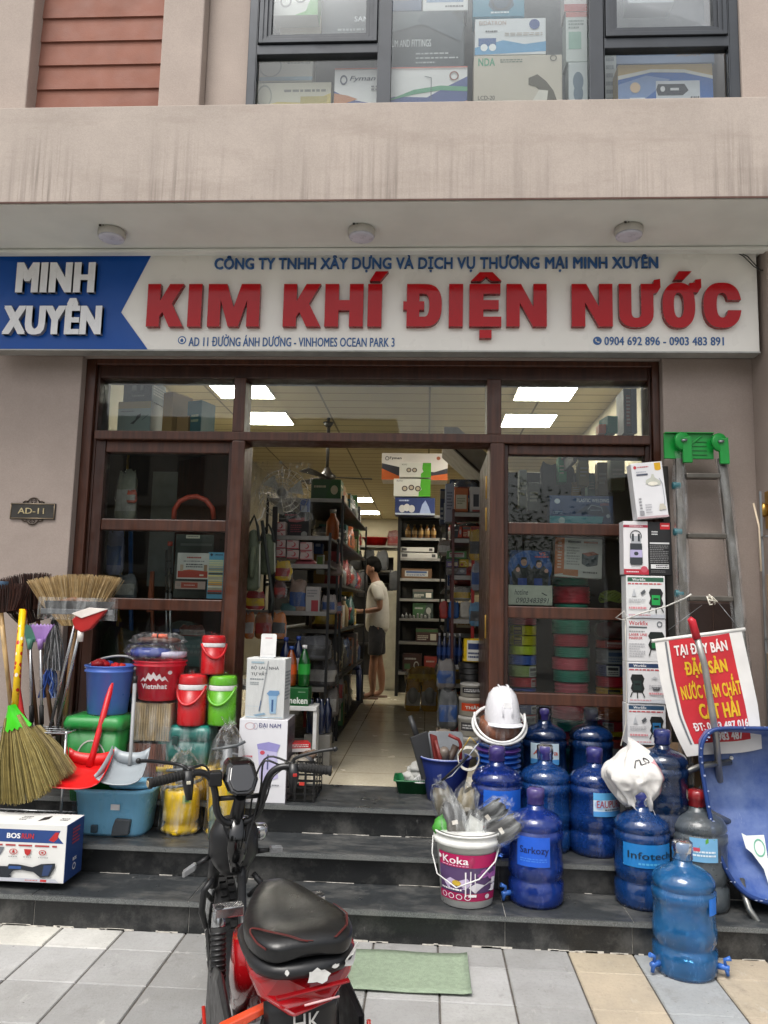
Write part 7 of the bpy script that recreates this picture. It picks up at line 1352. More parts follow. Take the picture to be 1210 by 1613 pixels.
# notices behind the left panes
o = thing('notice', 'white framed notice with a red foot behind the left pane', 'notice', tuple(A(303, 912, 4.893))); wn, hn = (A(328, 900, 4.89) - A(278, 900, 4.89)).length, A(303, 871, 4.89).z - A(303, 912, 4.89).z
m = MB(); m.box(-wn / 2, 0, 0, wn / 2, .002, hn, M('d4d2cc', .5)); m.build('sheet', o)
m = MB(); decal(m, [('r', .03, .05, .97, .30, 'b03a28'), ('p', [(.03, .3), (.4, .36), (.97, .26), (.97, .3)], 'c0502c'), ('n', .3, .76, .75, .88, 1, 'b04a40'), ('n', .2, .64, .85, .72, 1, '888888'), ('n', .28, .42, .82, .60, 2, '4a4a4c'), ('r', .85, .3, .95, .55, 'a08060'), ('r', .1, .3, .2, .55, 'c0a890'), ('r', .72, .12, .85, .18, 'e0d0c0')], face_front(wn, hn), wn, hn); m.build('print', o)
o = thing('notice', 'narrow red and white strip stuck below the framed notice', 'notice', tuple(A(303, 928, 4.893))); m = MB(); m.box(-wn * .55, 0, 0, wn * .4, .002, .05, M('b9a298', .5)); m.build('sheet', o); m = MB(); decal(m, [('r', .2, .15, .75, .85, 'a84a38'), ('n', .05, .3, .18, .7, 2, '888888'), ('n', .3, .4, .65, .6, 1, 'd8c0b8')], lambda u, v, L: (-wn * .55 + wn * .95 * u, -L, .05 * v), .15, .05); m.build('print', o)
o = thing('colour_chart', 'paint colour chart with a light blue head stuck behind the left pane', 'chart', tuple(A(338, 943, 4.8935))); wn, hn = (A(351, 900, 4.89) - A(325.5, 900, 4.89)).length, A(338, 870, 4.89).z - A(338, 943, 4.89).z
m = MB(); m.box(-wn / 2, 0, 0, wn / 2, .002, hn, M('5aa8cc', .4)); m.build('sheet', o)
m = MB(); decal(m, [('n', .4, .92, .9, .97, 1, '20405a'), ('p', [(.1, .95), (.2, .98), (.3, .95), (.2, .91)], '16324a')] + [('r', .06, .80 - .047 * i, .94, .838 - .047 * i, c) for i, c in enumerate(['d4dcb4', 'dcdcb0', 'e0dca8', 'c8c4a8', '9a9a8c', 'd8d09a', '5a5a54', 'e0d890', 'b9b49a', 'cfc8a0', 'd8b860', 'c89a5a', 'dcd8c0', 'a8a488', 'b04a3a', '3a3a38'])], face_front(wn, hn), wn, hn); m.build('swatches', o)
o = thing('note', 'small cream label on the glass above the red toolbox items', 'note', tuple(A(304, 848, 4.893))); m = MB(); m.box(-.045, 0, 0, .045, .0015, .022, M('d0ccb8', .6)); m.build('sheet', o); m = MB(); decal(m, [('n', .1, .3, .9, .7, 1, '3a3a3a')], face_front(.09, .022), .09, .022); m.build('print', o)
# hose arch, poles and sacks behind the left panes
m = MB(); m.tube([A(274, 818, 5.15), A(275, 803, 5.15), A(283, 790, 5.15), A(296, 783.5, 5.15), A(310, 782, 5.15), A(325, 788, 5.15), A(335, 801, 5.15), A(337, 818, 5.15)], .018, M('c8503a', .35, 0, .15, 20), 12); tag(m.build('hose', None), 'orange red hose bent in an arch behind the left pane', 'hose')
Z5 = .4805
def standing(name, label, cat, x, yb, yt, Y, r, col, r2=.4, met=0, head=None):
    p, t = A(x, yb, Y), A(x, yt, Y); p.z = ZF; o = thing(name, label, cat, tuple(p)); m = MB(); m.tube([(0, 0, 0), (t.x - p.x, 0, t.z - ZF)], r, M(col, r2, met), 10); m.build('shaft', o)
    if head: m = MB(); head(m, t.z - ZF, t.x - p.x); m.build('head', o)
standing('steel_pole', 'steel pole with a red end standing behind the notice', 'pole', 268, 1240, 860, 5.2, .012, 'a9acae', .3, .9, lambda m, z, x: m.tube([(x, 0, z), (x, 0, z + .03)], .018, M('c84a34', .4), 10))
standing('steel_pole', 'thin steel pole right beside the red ended one', 'pole', 262, 1240, 866, 5.22, .009, '9a9c9e', .3, .9)
standing('steel_pole', 'steel pole with a red end behind the colour chart', 'pole', 344, 1240, 872, 5.2, .013, 'a9acae', .3, .9, lambda m, z, x: m.tube([(x, 0, z - .0), (x, 0, z + .045)], .02, M('a84030', .4), 10))
standing('paddle', 'reddish wooden tool standing behind the left sash', 'tool', 240, 1240, 900, 5.24, .012, '8a4a30', .5, 0, lambda m, z, x: m.prism([(x - .02, z - .28), (x + .02, z - .28), (x + .014, z), (x - .01, z)], -.01, .01, M('9a5236', .5)))
standing('paddle', 'blue plastic tube standing behind the left sash', 'tube', 206, 1240, 835, 5.3, .016, '2a5a98', .4)
def bag(name, label, cat, x0, y0, x1, y1, Y, col, dep=.5, r=.35, clear=True, jit=.12, group=None, rough_in=.5):
    a, b, t = A(x0, y1, Y), A(x1, y1, Y), A((x0 + x1) / 2, y0, Y); w_ = (b.x - a.x) / 2; h = t.z - a.z
    o = thing(name, label, cat, ((a.x + b.x) / 2, Y + w_ * dep, a.z), 0, group); m = MB(); m.pack(w_ * .96, w_ * dep, h, M(col, rough_in, 0, .2, 16), seed=x0 * .13 + y0 * .07, mat2=M(('a8a49c', '8a2a24', 'c0a030', '2a4a80', '3a3a3a')[int(x0 + y0) % 5], rough_in, 0, .15, 16) if clear and h > .06 else None); m.build('contents', o)
    if clear: polar_wrap('plastic_bag', o, [(w_ * .7, 0), (w_ * 1.08, h * .1), (w_ * 1.1, h * .5), (w_ * .95, h * .85), (w_ * .6, h * .99)], 14, F2, .09, sy=dep, top=(w_ * .5, h * .96, h * .12))
    return o
bag('glove_bag', 'bag of pale rubber gloves hanging behind the upper left pane', 'bag', 178, 742, 212, 822, 5.1, '8a8a78', .3); bag('glove_bag', 'small orange item in a bag beside the hanging gloves', 'bag', 198, 772, 214, 792, 5.08, 'c8502e', .4)
bag('glove_bag', 'white and lilac bag hanging behind the left pane', 'bag', 163, 835, 192, 905, 5.1, '7a7a98', .3); bag('fan_bag', 'dark bagged tool behind the left pane above the straw fan', 'bag', 180, 905, 212, 945, 5.12, '4a4f55', .4)
bag('raincoat_bag', 'pinkish bag of small goods hanging behind the hose arch', 'bag', 312, 752, 348, 830, 5.3, '9a6a5c', .3); bag('tarpaulin', 'dark green folded tarpaulin behind the lower left pane', 'tarpaulin', 152, 990, 215, 1075, 5.2, '2a3628', .3, clear=False)
bag('tarpaulin', 'grey folded sheets in a bag behind the lower left pane', 'bag', 258, 980, 345, 1010, 5.25, '55605c', .3); bag('tarpaulin', 'red and grey bagged straps behind the lower left pane', 'bag', 280, 985, 325, 1004, 5.2, '8a4a40', .3)
carton('flat_carton', 'flat bluish carton standing behind the red bucket and flasks', 'box', (270, 1002, 352, 1062), 5.2, .05, '6a8886', front=[('n', .1, .5, .9, .8, 2, '8aa4a0'), ('r', 0, 0, 1, .2, '55504a')])
carton('tool_case', 'grey green clear lidded case behind the notice', 'case', (272, 842, 338, 942), 5.18, .10, '4a504a', front=[('r', .1, .1, .9, .35, '3a3f3a'), ('r', .12, .82, .88, .86, '6a706a')])
# cartons above the left and right transoms
zt_ = 2.72
def shelf(name, label, x0, x1, y0, y1, z, th=.018, col='3a3530', par=None):
    o = thing(name, label, 'shelf', ((x0 + x1) / 2, y0, z - th)); m = MB(); m.box(-(x1 - x0) / 2, 0, 0, (x1 - x0) / 2, y1 - y0, th, M(col, .5)); m.build('board', o, bev=.002)
    for x in (-(x1 - x0) / 2 + .03, (x1 - x0) / 2 - .03): m = MB(); m.box(x - .012, .02, -.08, x + .012, y1 - y0, -.0005, M(col, .5)); m.build('bracket', o)
    return o
shelf('high_shelf', 'high shelf inside the left transom carrying cartons', -2.6, -1.33, 5.11, 5.5, 2.70)
carton('drill_carton', 'teal black carton stacked above the grey drill carton in the transom', 'box', (192, 598, 240, 632), 5.16, .2, '20363c', front=[('r', .3, .5, .45, .8, 'a8b4b4'), ('r', .6, .5, .7, .8, '8a9a9a'), ('n', .3, .2, .75, .3, 1, 'c0c8c8')], side_col='8fa6b8', side=[('n', .1, .3, .9, .8, 4, 'd8e0e8')], rz=R(-8))
carton('drill_carton', 'grey blue drill carton resting on the shelf behind the left transom', 'box', (182, 632.5, 237, 682), 5.16, .22, '93a6a4', front=[('r', 0, .78, 1, 1, 'a8945c'), ('n', .08, .66, .5, .72, 1, '33404a'), ('p', [(.4, .3), (.55, .42), (.6, .56), (.72, .62), (.7, .5), (.6, .4), (.5, .28)], '2a343a'), ('l', [(.75, .4), (.95, .58)], .004, '4a5a60')], side_col='a8b4bc', rz=R(-8))
carton('wood_carton', 'tan tall carton beside the stacked drill cartons in the transom', 'box', (252, 618, 272, 682), 5.16, .2, 'a8864c', rz=R(-25)); carton('wood_carton', 'small tan carton between the tall tan one and the teal one', 'box', (276, 655, 297, 682), 5.16, .14, 'a07c44', rz=R(-15))
carton('teal_carton', 'teal carton standing alone behind the left transom', 'box', (291, 631, 318, 682), 5.16, .16, '2a6a72', front=[('n', .3, .3, .8, .6, 2, 'b8c4a0')], rz=R(-20))
shelf('high_shelf', 'high shelf inside the right transom carrying tools', .95, 1.7, 5.11, 5.5, 2.70)
carton('tool_box_carton', 'tall black carton with red vertical print behind the right transom', 'box', (983, 612, 1004, 682), 5.16, .2, '1f242a', front=[('r', .2, .15, .5, .85, '7a3a34'), ('n', .22, .18, .48, .82, 8, 'b0a8a0'), ('r', .6, 0, 1, 1, '2c4460')])
carton('tool_box_carton', 'small teal toolbox behind the right transom', 'box', (957, 655, 974, 682), 5.2, .15, '1f7a6a', rz=R(10)); carton('tool_box_carton', 'small orange tool beside the teal toolbox behind the right transom', 'box', (944, 668, 955, 682), 5.2, .1, 'b8562a')
# shelves behind the right side light
shelf('side_shelf', 'shelf behind the welding carton in the right side light', .52, 1.7, 5.45, 5.8, 2.14, col='4a443c')
for i, (x0, y0, x1, y1, c, lb) in enumerate([(880, 720, 893, 760, '1c8a5a', 'green bottle on the shelf behind the right side light'), (912, 722, 928, 765, 'a89c70', 'khaki carton on the shelf behind the right side light'), (942, 728, 958, 780, '7a6a4c', 'brown carton on the shelf behind the right side light'), (962, 722, 985, 772, '9aa08a', 'pale green carton on the shelf behind the right side light'), (818, 740, 830, 800, '6f7468', 'grey cylinder at the left of the right side light'), (900, 760, 915, 782, 'a88a5a', 'small tan carton above the welding carton'), (832, 760, 850, 805, '55584c', 'dark olive carton at the left behind the right side light'), (926, 748, 938, 782, '2a5a4c', 'dark green carton above the welding carton')]):
    carton('small_carton', lb, 'box', (x0, y0, x1, y1), 5.5 + .02 * i, .1, c, front=[('n', .15, .3, .85, .7, 3, 'c0bca8')])
carton('black_rack', 'plain dark slab filling the back of the right side light', 'rack', (796, 745, 1030, 1235), 6.3, .05, '211f1c', z=.48)  # one flat dark slab
bag('cord_bundle', 'black cord bundle hanging behind the right side light', 'cord', 850, 728, 910, 790, 5.6, '16160f', .3, clear=False)
o = thing('dark_board', 'added dark brown board that darkens the view behind the left panes', 'cabinet', (A(265, 1000, 6.2).x, 6.2, ZF)); m = MB(); m.box(-.62, 0, 0, .50, .3, 2.42, M('1d1613', .5)); m.build('cabinet_or_board', o, bev=.004); m = MB(); m.box(-.2, -.012, 1.25, .42, -.001, 2.2, M('7d8a8c', .15)); m.build('painted_reflection', o); m = MB(); m.tube([(-.42, -.01, .1), (-.42, -.01, 2.38)], .012, M('a08a4a', .35, .7), 8); m.build('brass_rail', o)  # added board darkens the bright room behind the panes; pale panel imitates a reflection
# ------------------------------------------------------------------ deeper in the shop
def rack(name, label, x0, x1, y0, y1, zs, col='1a1a1a', post=.02, zt=None, back=False):
    o = thing(name, label, 'shelf', ((x0 + x1) / 2, y0, ZF)); w_, d_ = x1 - x0, y1 - y0; mt = M(col, .45)
    for z in zs: m = MB(); m.box(-w_ / 2, 0, z - ZF - .02, w_ / 2, d_, z - ZF, mt); m.box(-w_ / 2, -.003, z - ZF - .03, w_ / 2, .004, z - ZF + .004, M('8f8d88', .4, .4)); m.build('shelf_board', o, bev=.002)
    for x in (-w_ / 2, w_ / 2):
        for y in (0, d_): m = MB(); m.box(x - post / 2, y - post / 2, 0, x + post / 2, y + post / 2, (zt or zs[-1]) - ZF + .03, mt); m.build('post', o)
    if back: m = MB(); m.box(-w_ / 2, d_ + .01, 0, w_ / 2, d_ + .02, zs[-1] - ZF, M('1a1816', .6)); m.build('dark_fill_panel', o)  # added black panel that darkens the open back of the rack
    return o
zz = lambda y, Y: A(674, y, Y).z
# fan in a bag and the goods on the left stand just inside the door
YL = 5.9
rack('goods_rack', 'black steel rack crowded with goods along the left side of the aisle', -1.62, -.76, 5.95, 6.5, [.60, .98, zz(968, 5.95), zz(893, 5.95), zz(848, 5.95)])
o = thing('desk_fan', 'round fan head wrapped in a clear plastic bag on top of the left rack', 'fan', tuple(A(443, 800, 6.0))); c = A(443, 776, 6.0) - A(443, 800, 6.0); FM = M('9a9a96', .3, .3)
m = MB()
for rr in (.2, .16, .12, .08, .04): m.tube([(rr * math.cos(R(a)), -.02 + .10 * (rr / .2) ** 2, c.z + rr * math.sin(R(a))) for a in range(0, 361, 15)], .003, FM, 4, False)
for k in range(24): a = R(15 * k); m.tube([(0.03 * math.cos(a), -.02, c.z + .03 * math.sin(a)), (.2 * math.cos(a), .08, c.z + .2 * math.sin(a))], .0022, FM, 4)
m.build('cage', o); m = MB(); m.lathe([(.0, -.03), (.035, -.02), (.04, .08)], M('6a6a68', .4), 16); h_ = m.build('hub', o, loc=(0, .0, c.z)); h_.rotation_euler = (R(-90), 0, 0)
m = MB()
for k in range(3): a = R(120 * k + 20); m.add([(.04 * math.cos(a), .03, c.z + .04 * math.sin(a)), (.17 * math.cos(a - .4), .05, c.z + .17 * math.sin(a - .4)), (.18 * math.cos(a + .3), .02, c.z + .18 * math.sin(a + .3))], [(0, 1, 2)], M('a8a8a0', .4))
m.build('blades', o, solid=.003); q = MB(); q.grid(lambda u, v: ((u - .5) * .50 + rnd.uniform(-.012, .012), -.06 + rnd.uniform(-.015, .015) + .1 * abs(u - .5), c.z - .22 + .46 * v + rnd.uniform(-.01, .01)), 12, 10, film(.3, 'ffffff', .6, 22), False); q.build('plastic_bag', o)
carton('dryer_carton', 'black carton with red and white picture behind the small white packs', 'box', (438, 806, 486, 850), 6.08, .12, '141416', front=[('p', [(.3, .72), (.85, .8), (.95, .7), (.6, .62), (.35, .64)], 'a05a5a'), ('n', .2, .84, .6, .92, 1, 'b0505a'), ('n', .4, .25, .75, .55, 4, '8a3a44'), ('c', .85, .2, .1, .1, 'b0b0a8')])
k = 0
for cx_, rows, w_, lab in ((441, (822, 836, 850, 864), 17, 'left'), (461, (851, 866), 19, 'middle'), (482, (854, 868), 19, 'right')):
    for i, y in enumerate(rows):
        carton('lamp_pack', 'white pack with red crescent, %s column of the left rack, %s' % (lab, ('top one', 'second one', 'third one', 'lowest one')[i] if len(rows) == 4 else ('upper one', 'lower one')[i]), 'box', (cx_ - w_ / 2, y, cx_ + w_ / 2, y + 13.6), 5.96, .08, 'b8a8a4', group='small white and red packs', front=[('r', 0, 0, 1, .12, 'a8404a'), ('c', .55, .5, .2, .28, 'a8303c'), ('c', .48, .55, .16, .22, 'b8a8a4'), ('r', .05, .85, .5, .95, 'a8404a')])
bag('pink_pack', 'pink flat pack lying under the small white packs', 'pack', 462, 881, 496, 893, 5.97, 'a85a60', .8, clear=False)
bag('snack_bag', 'bright yellow snack bag hanging in front of the left rack', 'bag', 432, 884, 459, 914, 5.7, 'b8980c', .2)
carton('small_carton', 'blue and white carton beside the bagged fan', 'box', (472, 786, 486, 812), 6.1, .08, '2a4a8a', front=[('r', .15, .15, .8, .6, 'b0b8c8')]); carton('small_carton', 'blue carton with white square right of the small packs', 'box', (494, 844, 508, 872), 6.4, .08, '27406a', front=[('r', .2, .4, .75, .75, 'a8b0c0')])
carton('small_carton', 'white and green carton standing at the right end of the left rack', 'box', (498, 874, 509, 904), 6.3, .08, '9a9f94', front=[('r', .1, .5, .9, .9, '6a8a3a')]); bag('paper_bundle', 'bundle of pinkish papers on the end of the left rack', 'papers', 508, 884, 538, 906, 6.45, '8a7a74', .8, clear=False)
for x0, x1, c_, lb in ((384, 400, 'b0601c', 'orange noodle bag hanging nearest the door post'), (400, 428, '8a5024', 'brown noodle bag hanging in the middle of three'), (428, 450, 'b0641c', 'orange noodle bag hanging nearest the aisle')): bag('noodle_bag', lb, 'bag', x0, 966, x1, 1006, 5.6, c_, .2)
bag('snack_bag', 'red snack bag hanging below the canvas bags', 'bag', 385, 932, 416, 960, 5.6, '9a1c1c', .2); bag('snack_bag', 'dark brown wrapped snack bag left of the clear bag', 'bag', 430, 916, 450, 942, 5.7, '4a2018', .25)
bag('clear_bag', 'clear bag of beige goods on the left rack shelf', 'bag', 454, 914, 482, 966, 5.98, '8a7260', .4); carton('small_carton', 'white and red carton standing on the white edged shelf', 'box', (481, 924, 503, 967), 5.98, .08, 'a8a4a0', front=[('r', .4, 0, .9, .5, '9a2c34'), ('n', .1, .6, .8, .9, 3, '77777a')])
bag('goods_bag', 'pale bag of jars beside the white and red carton', 'bag', 505, 938, 530, 966, 6.05, '9a908a', .4); bag('goods_bag', 'bag with red tags at the aisle end of the shelf', 'bag', 520, 948, 538, 966, 6.2, '8a4a4a', .4)
bag('goods_bag', 'teal tinged pack on the shelf behind the noodle bags', 'pack', 440, 950, 466, 967, 5.97, '4a6a68', .4, clear=False)
o = thing('shelf_pole', 'black upright pole beside the bagged fan', 'pole', tuple(A(430, 900, 5.85))); m = MB(); m.box(-.02, -.01, ZF - o.location.z, .02, .01, zz(802, 5.85) - o.location.z, BLK); m.build('pole_body', o, bev=.003); m = MB(); m.box(-.03, -.03, ZF - o.location.z, .03, .03, ZF - o.location.z + .02, BLK); m.build('foot', o)
# canvas bags on the door post
CV = M('4b5340', .75, 0, .2, 12, .3, 60); CVd = M('1f2420', .7)
def canvas(label, x0, y0, x1, y1, Y, front=True):
    a, b, t = A(x0, y1, Y), A(x1, y1, Y), A((x0 + x1) / 2, y0, Y); w_ = b.x - a.x; h = t.z - a.z; o = thing('canvas_bag', label, 'bag', ((a.x + b.x) / 2, Y, a.z))
    m = MB(); m.loft([[( -w_ * .40, -.06, 0), (w_ * .40, -.06, 0), (w_ * .42, .05, 0), (-w_ * .42, .05, 0)], [(-w_ * .5, -.085, h * .10), (w_ * .5, -.085, h * .10), (w_ * .46, .05, h * .1), (-w_ * .46, .05, h * .1)], [(-w_ * .36, -.04, h * .62), (w_ * .36, -.04, h * .62), (w_ * .36, .04, h * .62), (-w_ * .36, .04, h * .62)], [(-w_ * .22, -.015, h * .84), (w_ * .22, -.015, h * .84), (w_ * .22, .03, h * .84), (-w_ * .22, .03, h * .84)]], CV); m.build('bag_body', o, sub=1)
    if front:
        for e in (-.15, .12): m = MB(); m.loft([oval(Vector((w_ * e, -.085, h * .18)), w_ * .10, .02, 12), oval(Vector((w_ * e, -.085, h * .42)), w_ * .12, .03, 12), oval(Vector((w_ * e, -.06, h * .58)), w_ * .10, .02, 12)], CV); m.build('pocket', o)
    m = MB(); m.tube([(-w_ * .30, -.03, h * .66), (-w_ * .2, -.02, h * .85), (0, -.0, h * 1.0), (w_ * .2, -.02, h * .85), (w_ * .30, -.03, h * .66)], .010, CVd, 6); m.tube([(-w_ * .47, -.09, h * .06), (-w_ * .36, -.05, h * .62)], .006, M('8a8c80', .6), 6); m.tube([(w_ * .47, -.09, h * .06), (w_ * .36, -.05, h * .62)], .006, M('8a8c80', .6), 6); m.build('strap', o)
    return o
canvas('olive canvas tool bag hanging open on the left door post', 377, 812, 414, 932, 5.14); canvas('flat olive canvas bag hanging behind the open tool bag', 402, 826, 438, 906, 5.3, False)
m = MB(); m.tube([A(413, 820, 5.2), A(421, 880, 5.2), A(430, 945, 5.2), A(426, 962, 5.2)], .012, CVd, 6); m.tube([A(417, 800, 5.25), A(412, 815, 5.2), A(403, 822, 5.15)], .005, M('c0beb4', .5), 6); tag(m.build('bag_strap', None), 'dark strap and pale cord dangling beside the canvas bags', 'strap')
# racks along the aisle filled with stock
COLS = [('dark grey', '2a2c2e'), ('black', '161616'), ('white', 'a8a6a0'), ('red', '8a1f1c'), ('blue', '24406e'), ('brown', '5f4630'), ('teal', '2a5a54'), ('tan', '8a7450'), ('yellow', 'a8860f'), ('grey', '6a6a68'), ('orange', 'a0501c'), ('green', '2f5a2c')]
ORD = ['nearest the door', 'second from the door', 'third from the door', 'fourth from the door', 'fifth from the door', 'sixth from the door', 'seventh from the door', 'farthest from the door']
def stock(o_name, label, cat, x, y, z, w_, d_, h, col, kind, face):
    o = thing(o_name, label, cat, (x, y, z)); m = MB(); mt = M(col, .45, 0, .15, 12)
    if kind == 'carton':
        m.box(-w_ / 2, -d_ / 2, 0, w_ / 2, d_ / 2, h, mt); m.build('carton_body', o, bev=.003); m = MB()
        decal(m, small_print(x * 50, y * 40 + z * 9), lambda u, v, L: (face * (w_ / 2 + L), face * (u - .5) * d_, v * h), d_, h, seed=int(y * 91)); decal(m, small_print(x * 30, y * 60 + z * 9), lambda u, v, L: ((u - .5) * w_, -d_ / 2 - L, v * h), w_, h, seed=int(y * 57)); m.build('print', o)
    elif kind == 'bottle': m.lathe([(w_ * .42, 0), (w_ * .46, .01), (w_ * .46, h * .6), (w_ * .2, h * .8), (w_ * .2, h * .9)], mt, 14); m.build('bottle_body', o); m = MB(); m.lathe([(w_ * .24, h * .88), (w_ * .24, h), (0, h)], M('9a9890', .4), 12); m.build('cap', o)
    else: m.pack(w_ * .48, d_ * .46, h, mt, seed=y * 3.1 + z * 1.7, am=.22, mat2=M(('a8a49c', '8a2a24', 'c0a030', '2a4a80', '3a3a3a')[int(y * 10) % 5], .4, 0, .15, 16)); m.build('contents', o); polar_wrap('plastic_bag', o, [(w_ * .45, 0), (w_ * .54, h * .3), (w_ * .5, h * .8), (w_ * .3, h)], 12, F2, .1, sy=d_ / w_)
    return o
LV = ['floor level', 'knee high', 'waist high', 'chest high', 'head high', 'top']
def aisle(side, x0, x1, ys, levels, fx, rnd_):
    for li, (z, hmax) in enumerate(levels):
        y = ys[0]; i = 0; last = None
        while y < ys[1] and i < 8:
            kind = rnd_.choice(['carton', 'carton', 'bag', 'bottle', 'bag']); d_ = rnd_.uniform(.14, .36) * (1.2 if kind == 'bag' else .8 if kind == 'carton' else .5); w_ = rnd_.uniform(.18, .32) if kind != 'bottle' else d_; h = hmax * rnd_.uniform(.45, .92)
            nm, c_ = rnd_.choice(COLS)
            while nm == last: nm, c_ = rnd_.choice(COLS)
            last = nm; x = (x1 - w_ / 2 - rnd_.uniform(0, .05)) if side == 'left' else (x0 + w_ / 2 + rnd_.uniform(0, .05))
            stock('stock_' + kind, '%s %s, %s shelf of the %s aisle rack, %s' % (nm, kind, LV[li], side, ORD[min(i, 7)]), kind, x, y + d_ / 2, z, w_, d_, h, c_, kind, 1 if side == 'left' else -1)
            y += d_ + rnd_.uniform(.02, .1); i += 1
ra = random.Random(21); lv = [(ZF + .03, .42), (.99, .36), (1.40, .34), (1.79, .34), (2.17, .32), (2.53, .3)]
rack('aisle_rack', 'long dark rack along the left wall of the aisle', -1.40, -.74, 6.6, 9.2, [z - .001 for z, _h in lv]); aisle('left', -1.38, -.75, (6.7, 9.1), lv, 1, ra)
rack('aisle_rack', 'long dark rack along the right wall of the aisle', .16, .80, 6.45, 9.2, [z - .001 for z, _h in lv]); aisle('right', .18, .78, (6.5, 9.1), lv, -1, ra)
# right front rack, facing the street
YR = 6.0
zr = [zz(1150, YR) if 0 else ZF + .03, zz(1047, YR), zz(975, YR), zz(906, YR), zz(848, YR), zz(807, YR)]
rack('front_rack', 'red edged display rack just inside the right door leaf', .20, .62, YR, 6.4, zr, '4a1c18')
def rc(lb, x0, y0, x1, y1, col, fr=(), Y=YR + .02, d=.12, nm='small_carton'): return carton(nm, lb, 'box', (x0, y0, x1, y1), Y, d, col, front=fr or small_print(x0, y0))
rc('orange and white carton on the top of the front right rack', 716, 769, 737, 806, 'a85a28', [('r', .1, .12, .9, .72, 'b8b098'), ('n', .2, .3, .8, .6, 3, '7a7a60')]); rc('white carton with a dark flask picture on top of the front right rack', 740, 767, 760, 806, 'b0aca8', [('r', .28, .2, .72, .7, '2c2c30'), ('r', .2, .0, .8, .08, '8a3a34')])
rc('pale blue tall carton behind the orange and white one', 701, 762, 715, 822, '8a94a4', [('n', .2, .3, .8, .8, 6, '4a5468')], YR + .25); rc('dark blue tall carton at the left end of the top shelf', 693, 770, 702, 826, '232c48', (), YR + .5)
for i, (x0, x1, c_) in enumerate(((715, 728, 'a83c1c'), (729, 741, '9a3418'), (742, 758, 'b04420'))): rc('orange red carton on the second shelf of the front right rack, %s' % ('leftmost', 'middle one', 'rightmost')[i], x0, 829, x1, 847, c_)
bag('pouch', 'yellow hanging pouch at the right end of the second shelf', 'pouch', 738, 836, 760, 882, YR - .05, 'a8881c', .15); bag('goods_bag', 'clear bag of odds at the left of the second shelf', 'bag', 690, 850, 712, 875, YR + .1, '6a6258', .5)
for x0, y0, x1, y1, c_, lb in ((704, 868, 735, 880, '3a6a34', 'green flat pack on the third shelf of the front right rack'), (704, 881, 722, 893, '5a4a7a', 'purple pack on the third shelf of the front right rack'), (704, 894, 735, 905, '6a6a70', 'grey pack lying lowest on the third shelf'), (724, 881, 738, 893, 'a8901c', 'yellow pack beside the purple pack on the third shelf')): rc(lb, x0, y0, x1, y1, c_)
m = MB(); m.box(-.012, 0, 0, .012, .02, 1.1, M('9a1c18', .4)); tag(m.build('rack_upright', None, loc=(A(744, 1000, YR).x, YR - .03, 1.1)), 'bright red upright on the front right rack', 'post')
for i, (x0, x1, c_) in enumerate(((692, 706, '8a2418'), (706, 724, '24508a'), (724, 742, 'a8a498'))): bag('tool_pack', ('red', 'blue and white', 'pale')[i] + ' packed hand tool slanting on the fourth shelf', 'tool', x0, 948, x1, 974, YR + .02, c_, .5, clear=False)
bag('goods_bag', 'sheaf of white tubes bagged above the slanted tools', 'bag', 712, 925, 742, 946, YR + .05, '9a9a90', .6); bag('goods_bag', 'light blue bag hanging at the door hinge', 'bag', 739, 950, 760, 986, YR - .05, '4a7a9a', .2); bag('tube_pack', 'pack of grey tubes hanging above the light blue bag', 'pack', 742, 886, 760, 930, YR - .04, '7a7c84', .3)
for i in range(5): bottle('blue labelled bottle on the fifth shelf of the front right rack, %s' % ('leftmost', 'second from the left', 'middle one', 'second from the right', 'rightmost')[i], (A(692 + 8 * i, 1046, YR + .05).x, YR + .06, zr[1]), .24, .020, '2a3a6a', 'b0b0b0', '24407a', group='blue bottles on the front right rack')
coil('yellow cable coil hanging beside the right door leaf', 730, 762, 1004, 1042, 'b8920c', 5.82, ('e0e0d8', '2a3a6a', 230, 310), None)
for i in range(4): coil('black cable coil in the pile below the yellow one, %s' % ('top one', 'second one', 'third one', 'lowest one')[i], 722 + i, 762, 1043 + 9 * i, 1052 + 9 * i, '141414', 5.86, None, None)
def can(lb, x0, x1, y0, y1, Y, col, band, txt):
    a, b, t = A(x0, y1, Y), A(x1, y1, Y), A(x0, y0, Y); r = (b.x - a.x) / 2; h = t.z - a.z; o = thing('paint_can', lb, 'can', ((a.x + b.x) / 2, Y + r, a.z)); m = MB(); m.lathe([(r * .93, 0), (r, h * .03), (r, h * .8), (r * 1.04, h * .82), (r * 1.04, h * .96), (r * .96, h), (0, h)], M(col, .35), 26); m.build('can_body', o)
    m = MB(); decal(m, [('r', 0, 0, 1, 1, band)] + ([('t', txt, .2, .25, .8, .75, 'd8d4cc', .03)] if txt else [('n', .1, .2, .9, .8, 2, 'c8c8c8')]), face_cyl(r * 1.005, h * .28, h * .42, 215, 325), r * 1.9, h * .42, e=.002, cyl=True); m.build('label', o); return o
can('white lidded can with a black band on top of the can stack', 726, 766, 1077, 1098, 5.62, 'b0aea8', '2a2a2c', ''); can('white can with an orange red label in the middle of the can stack', 724, 766, 1099, 1128, 5.62, 'b0aaa0', 'b8401c', 'THÂN'); can('white can with black lettering at the foot of the can stack', 723, 766, 1129, 1160, 5.62, 'b4b2ac', '3a3a3c', ''); can('white rounded can on the floor under the can stack', 720, 766, 1161, 1192, 5.62, 'b0aea8', '8a8880', '')
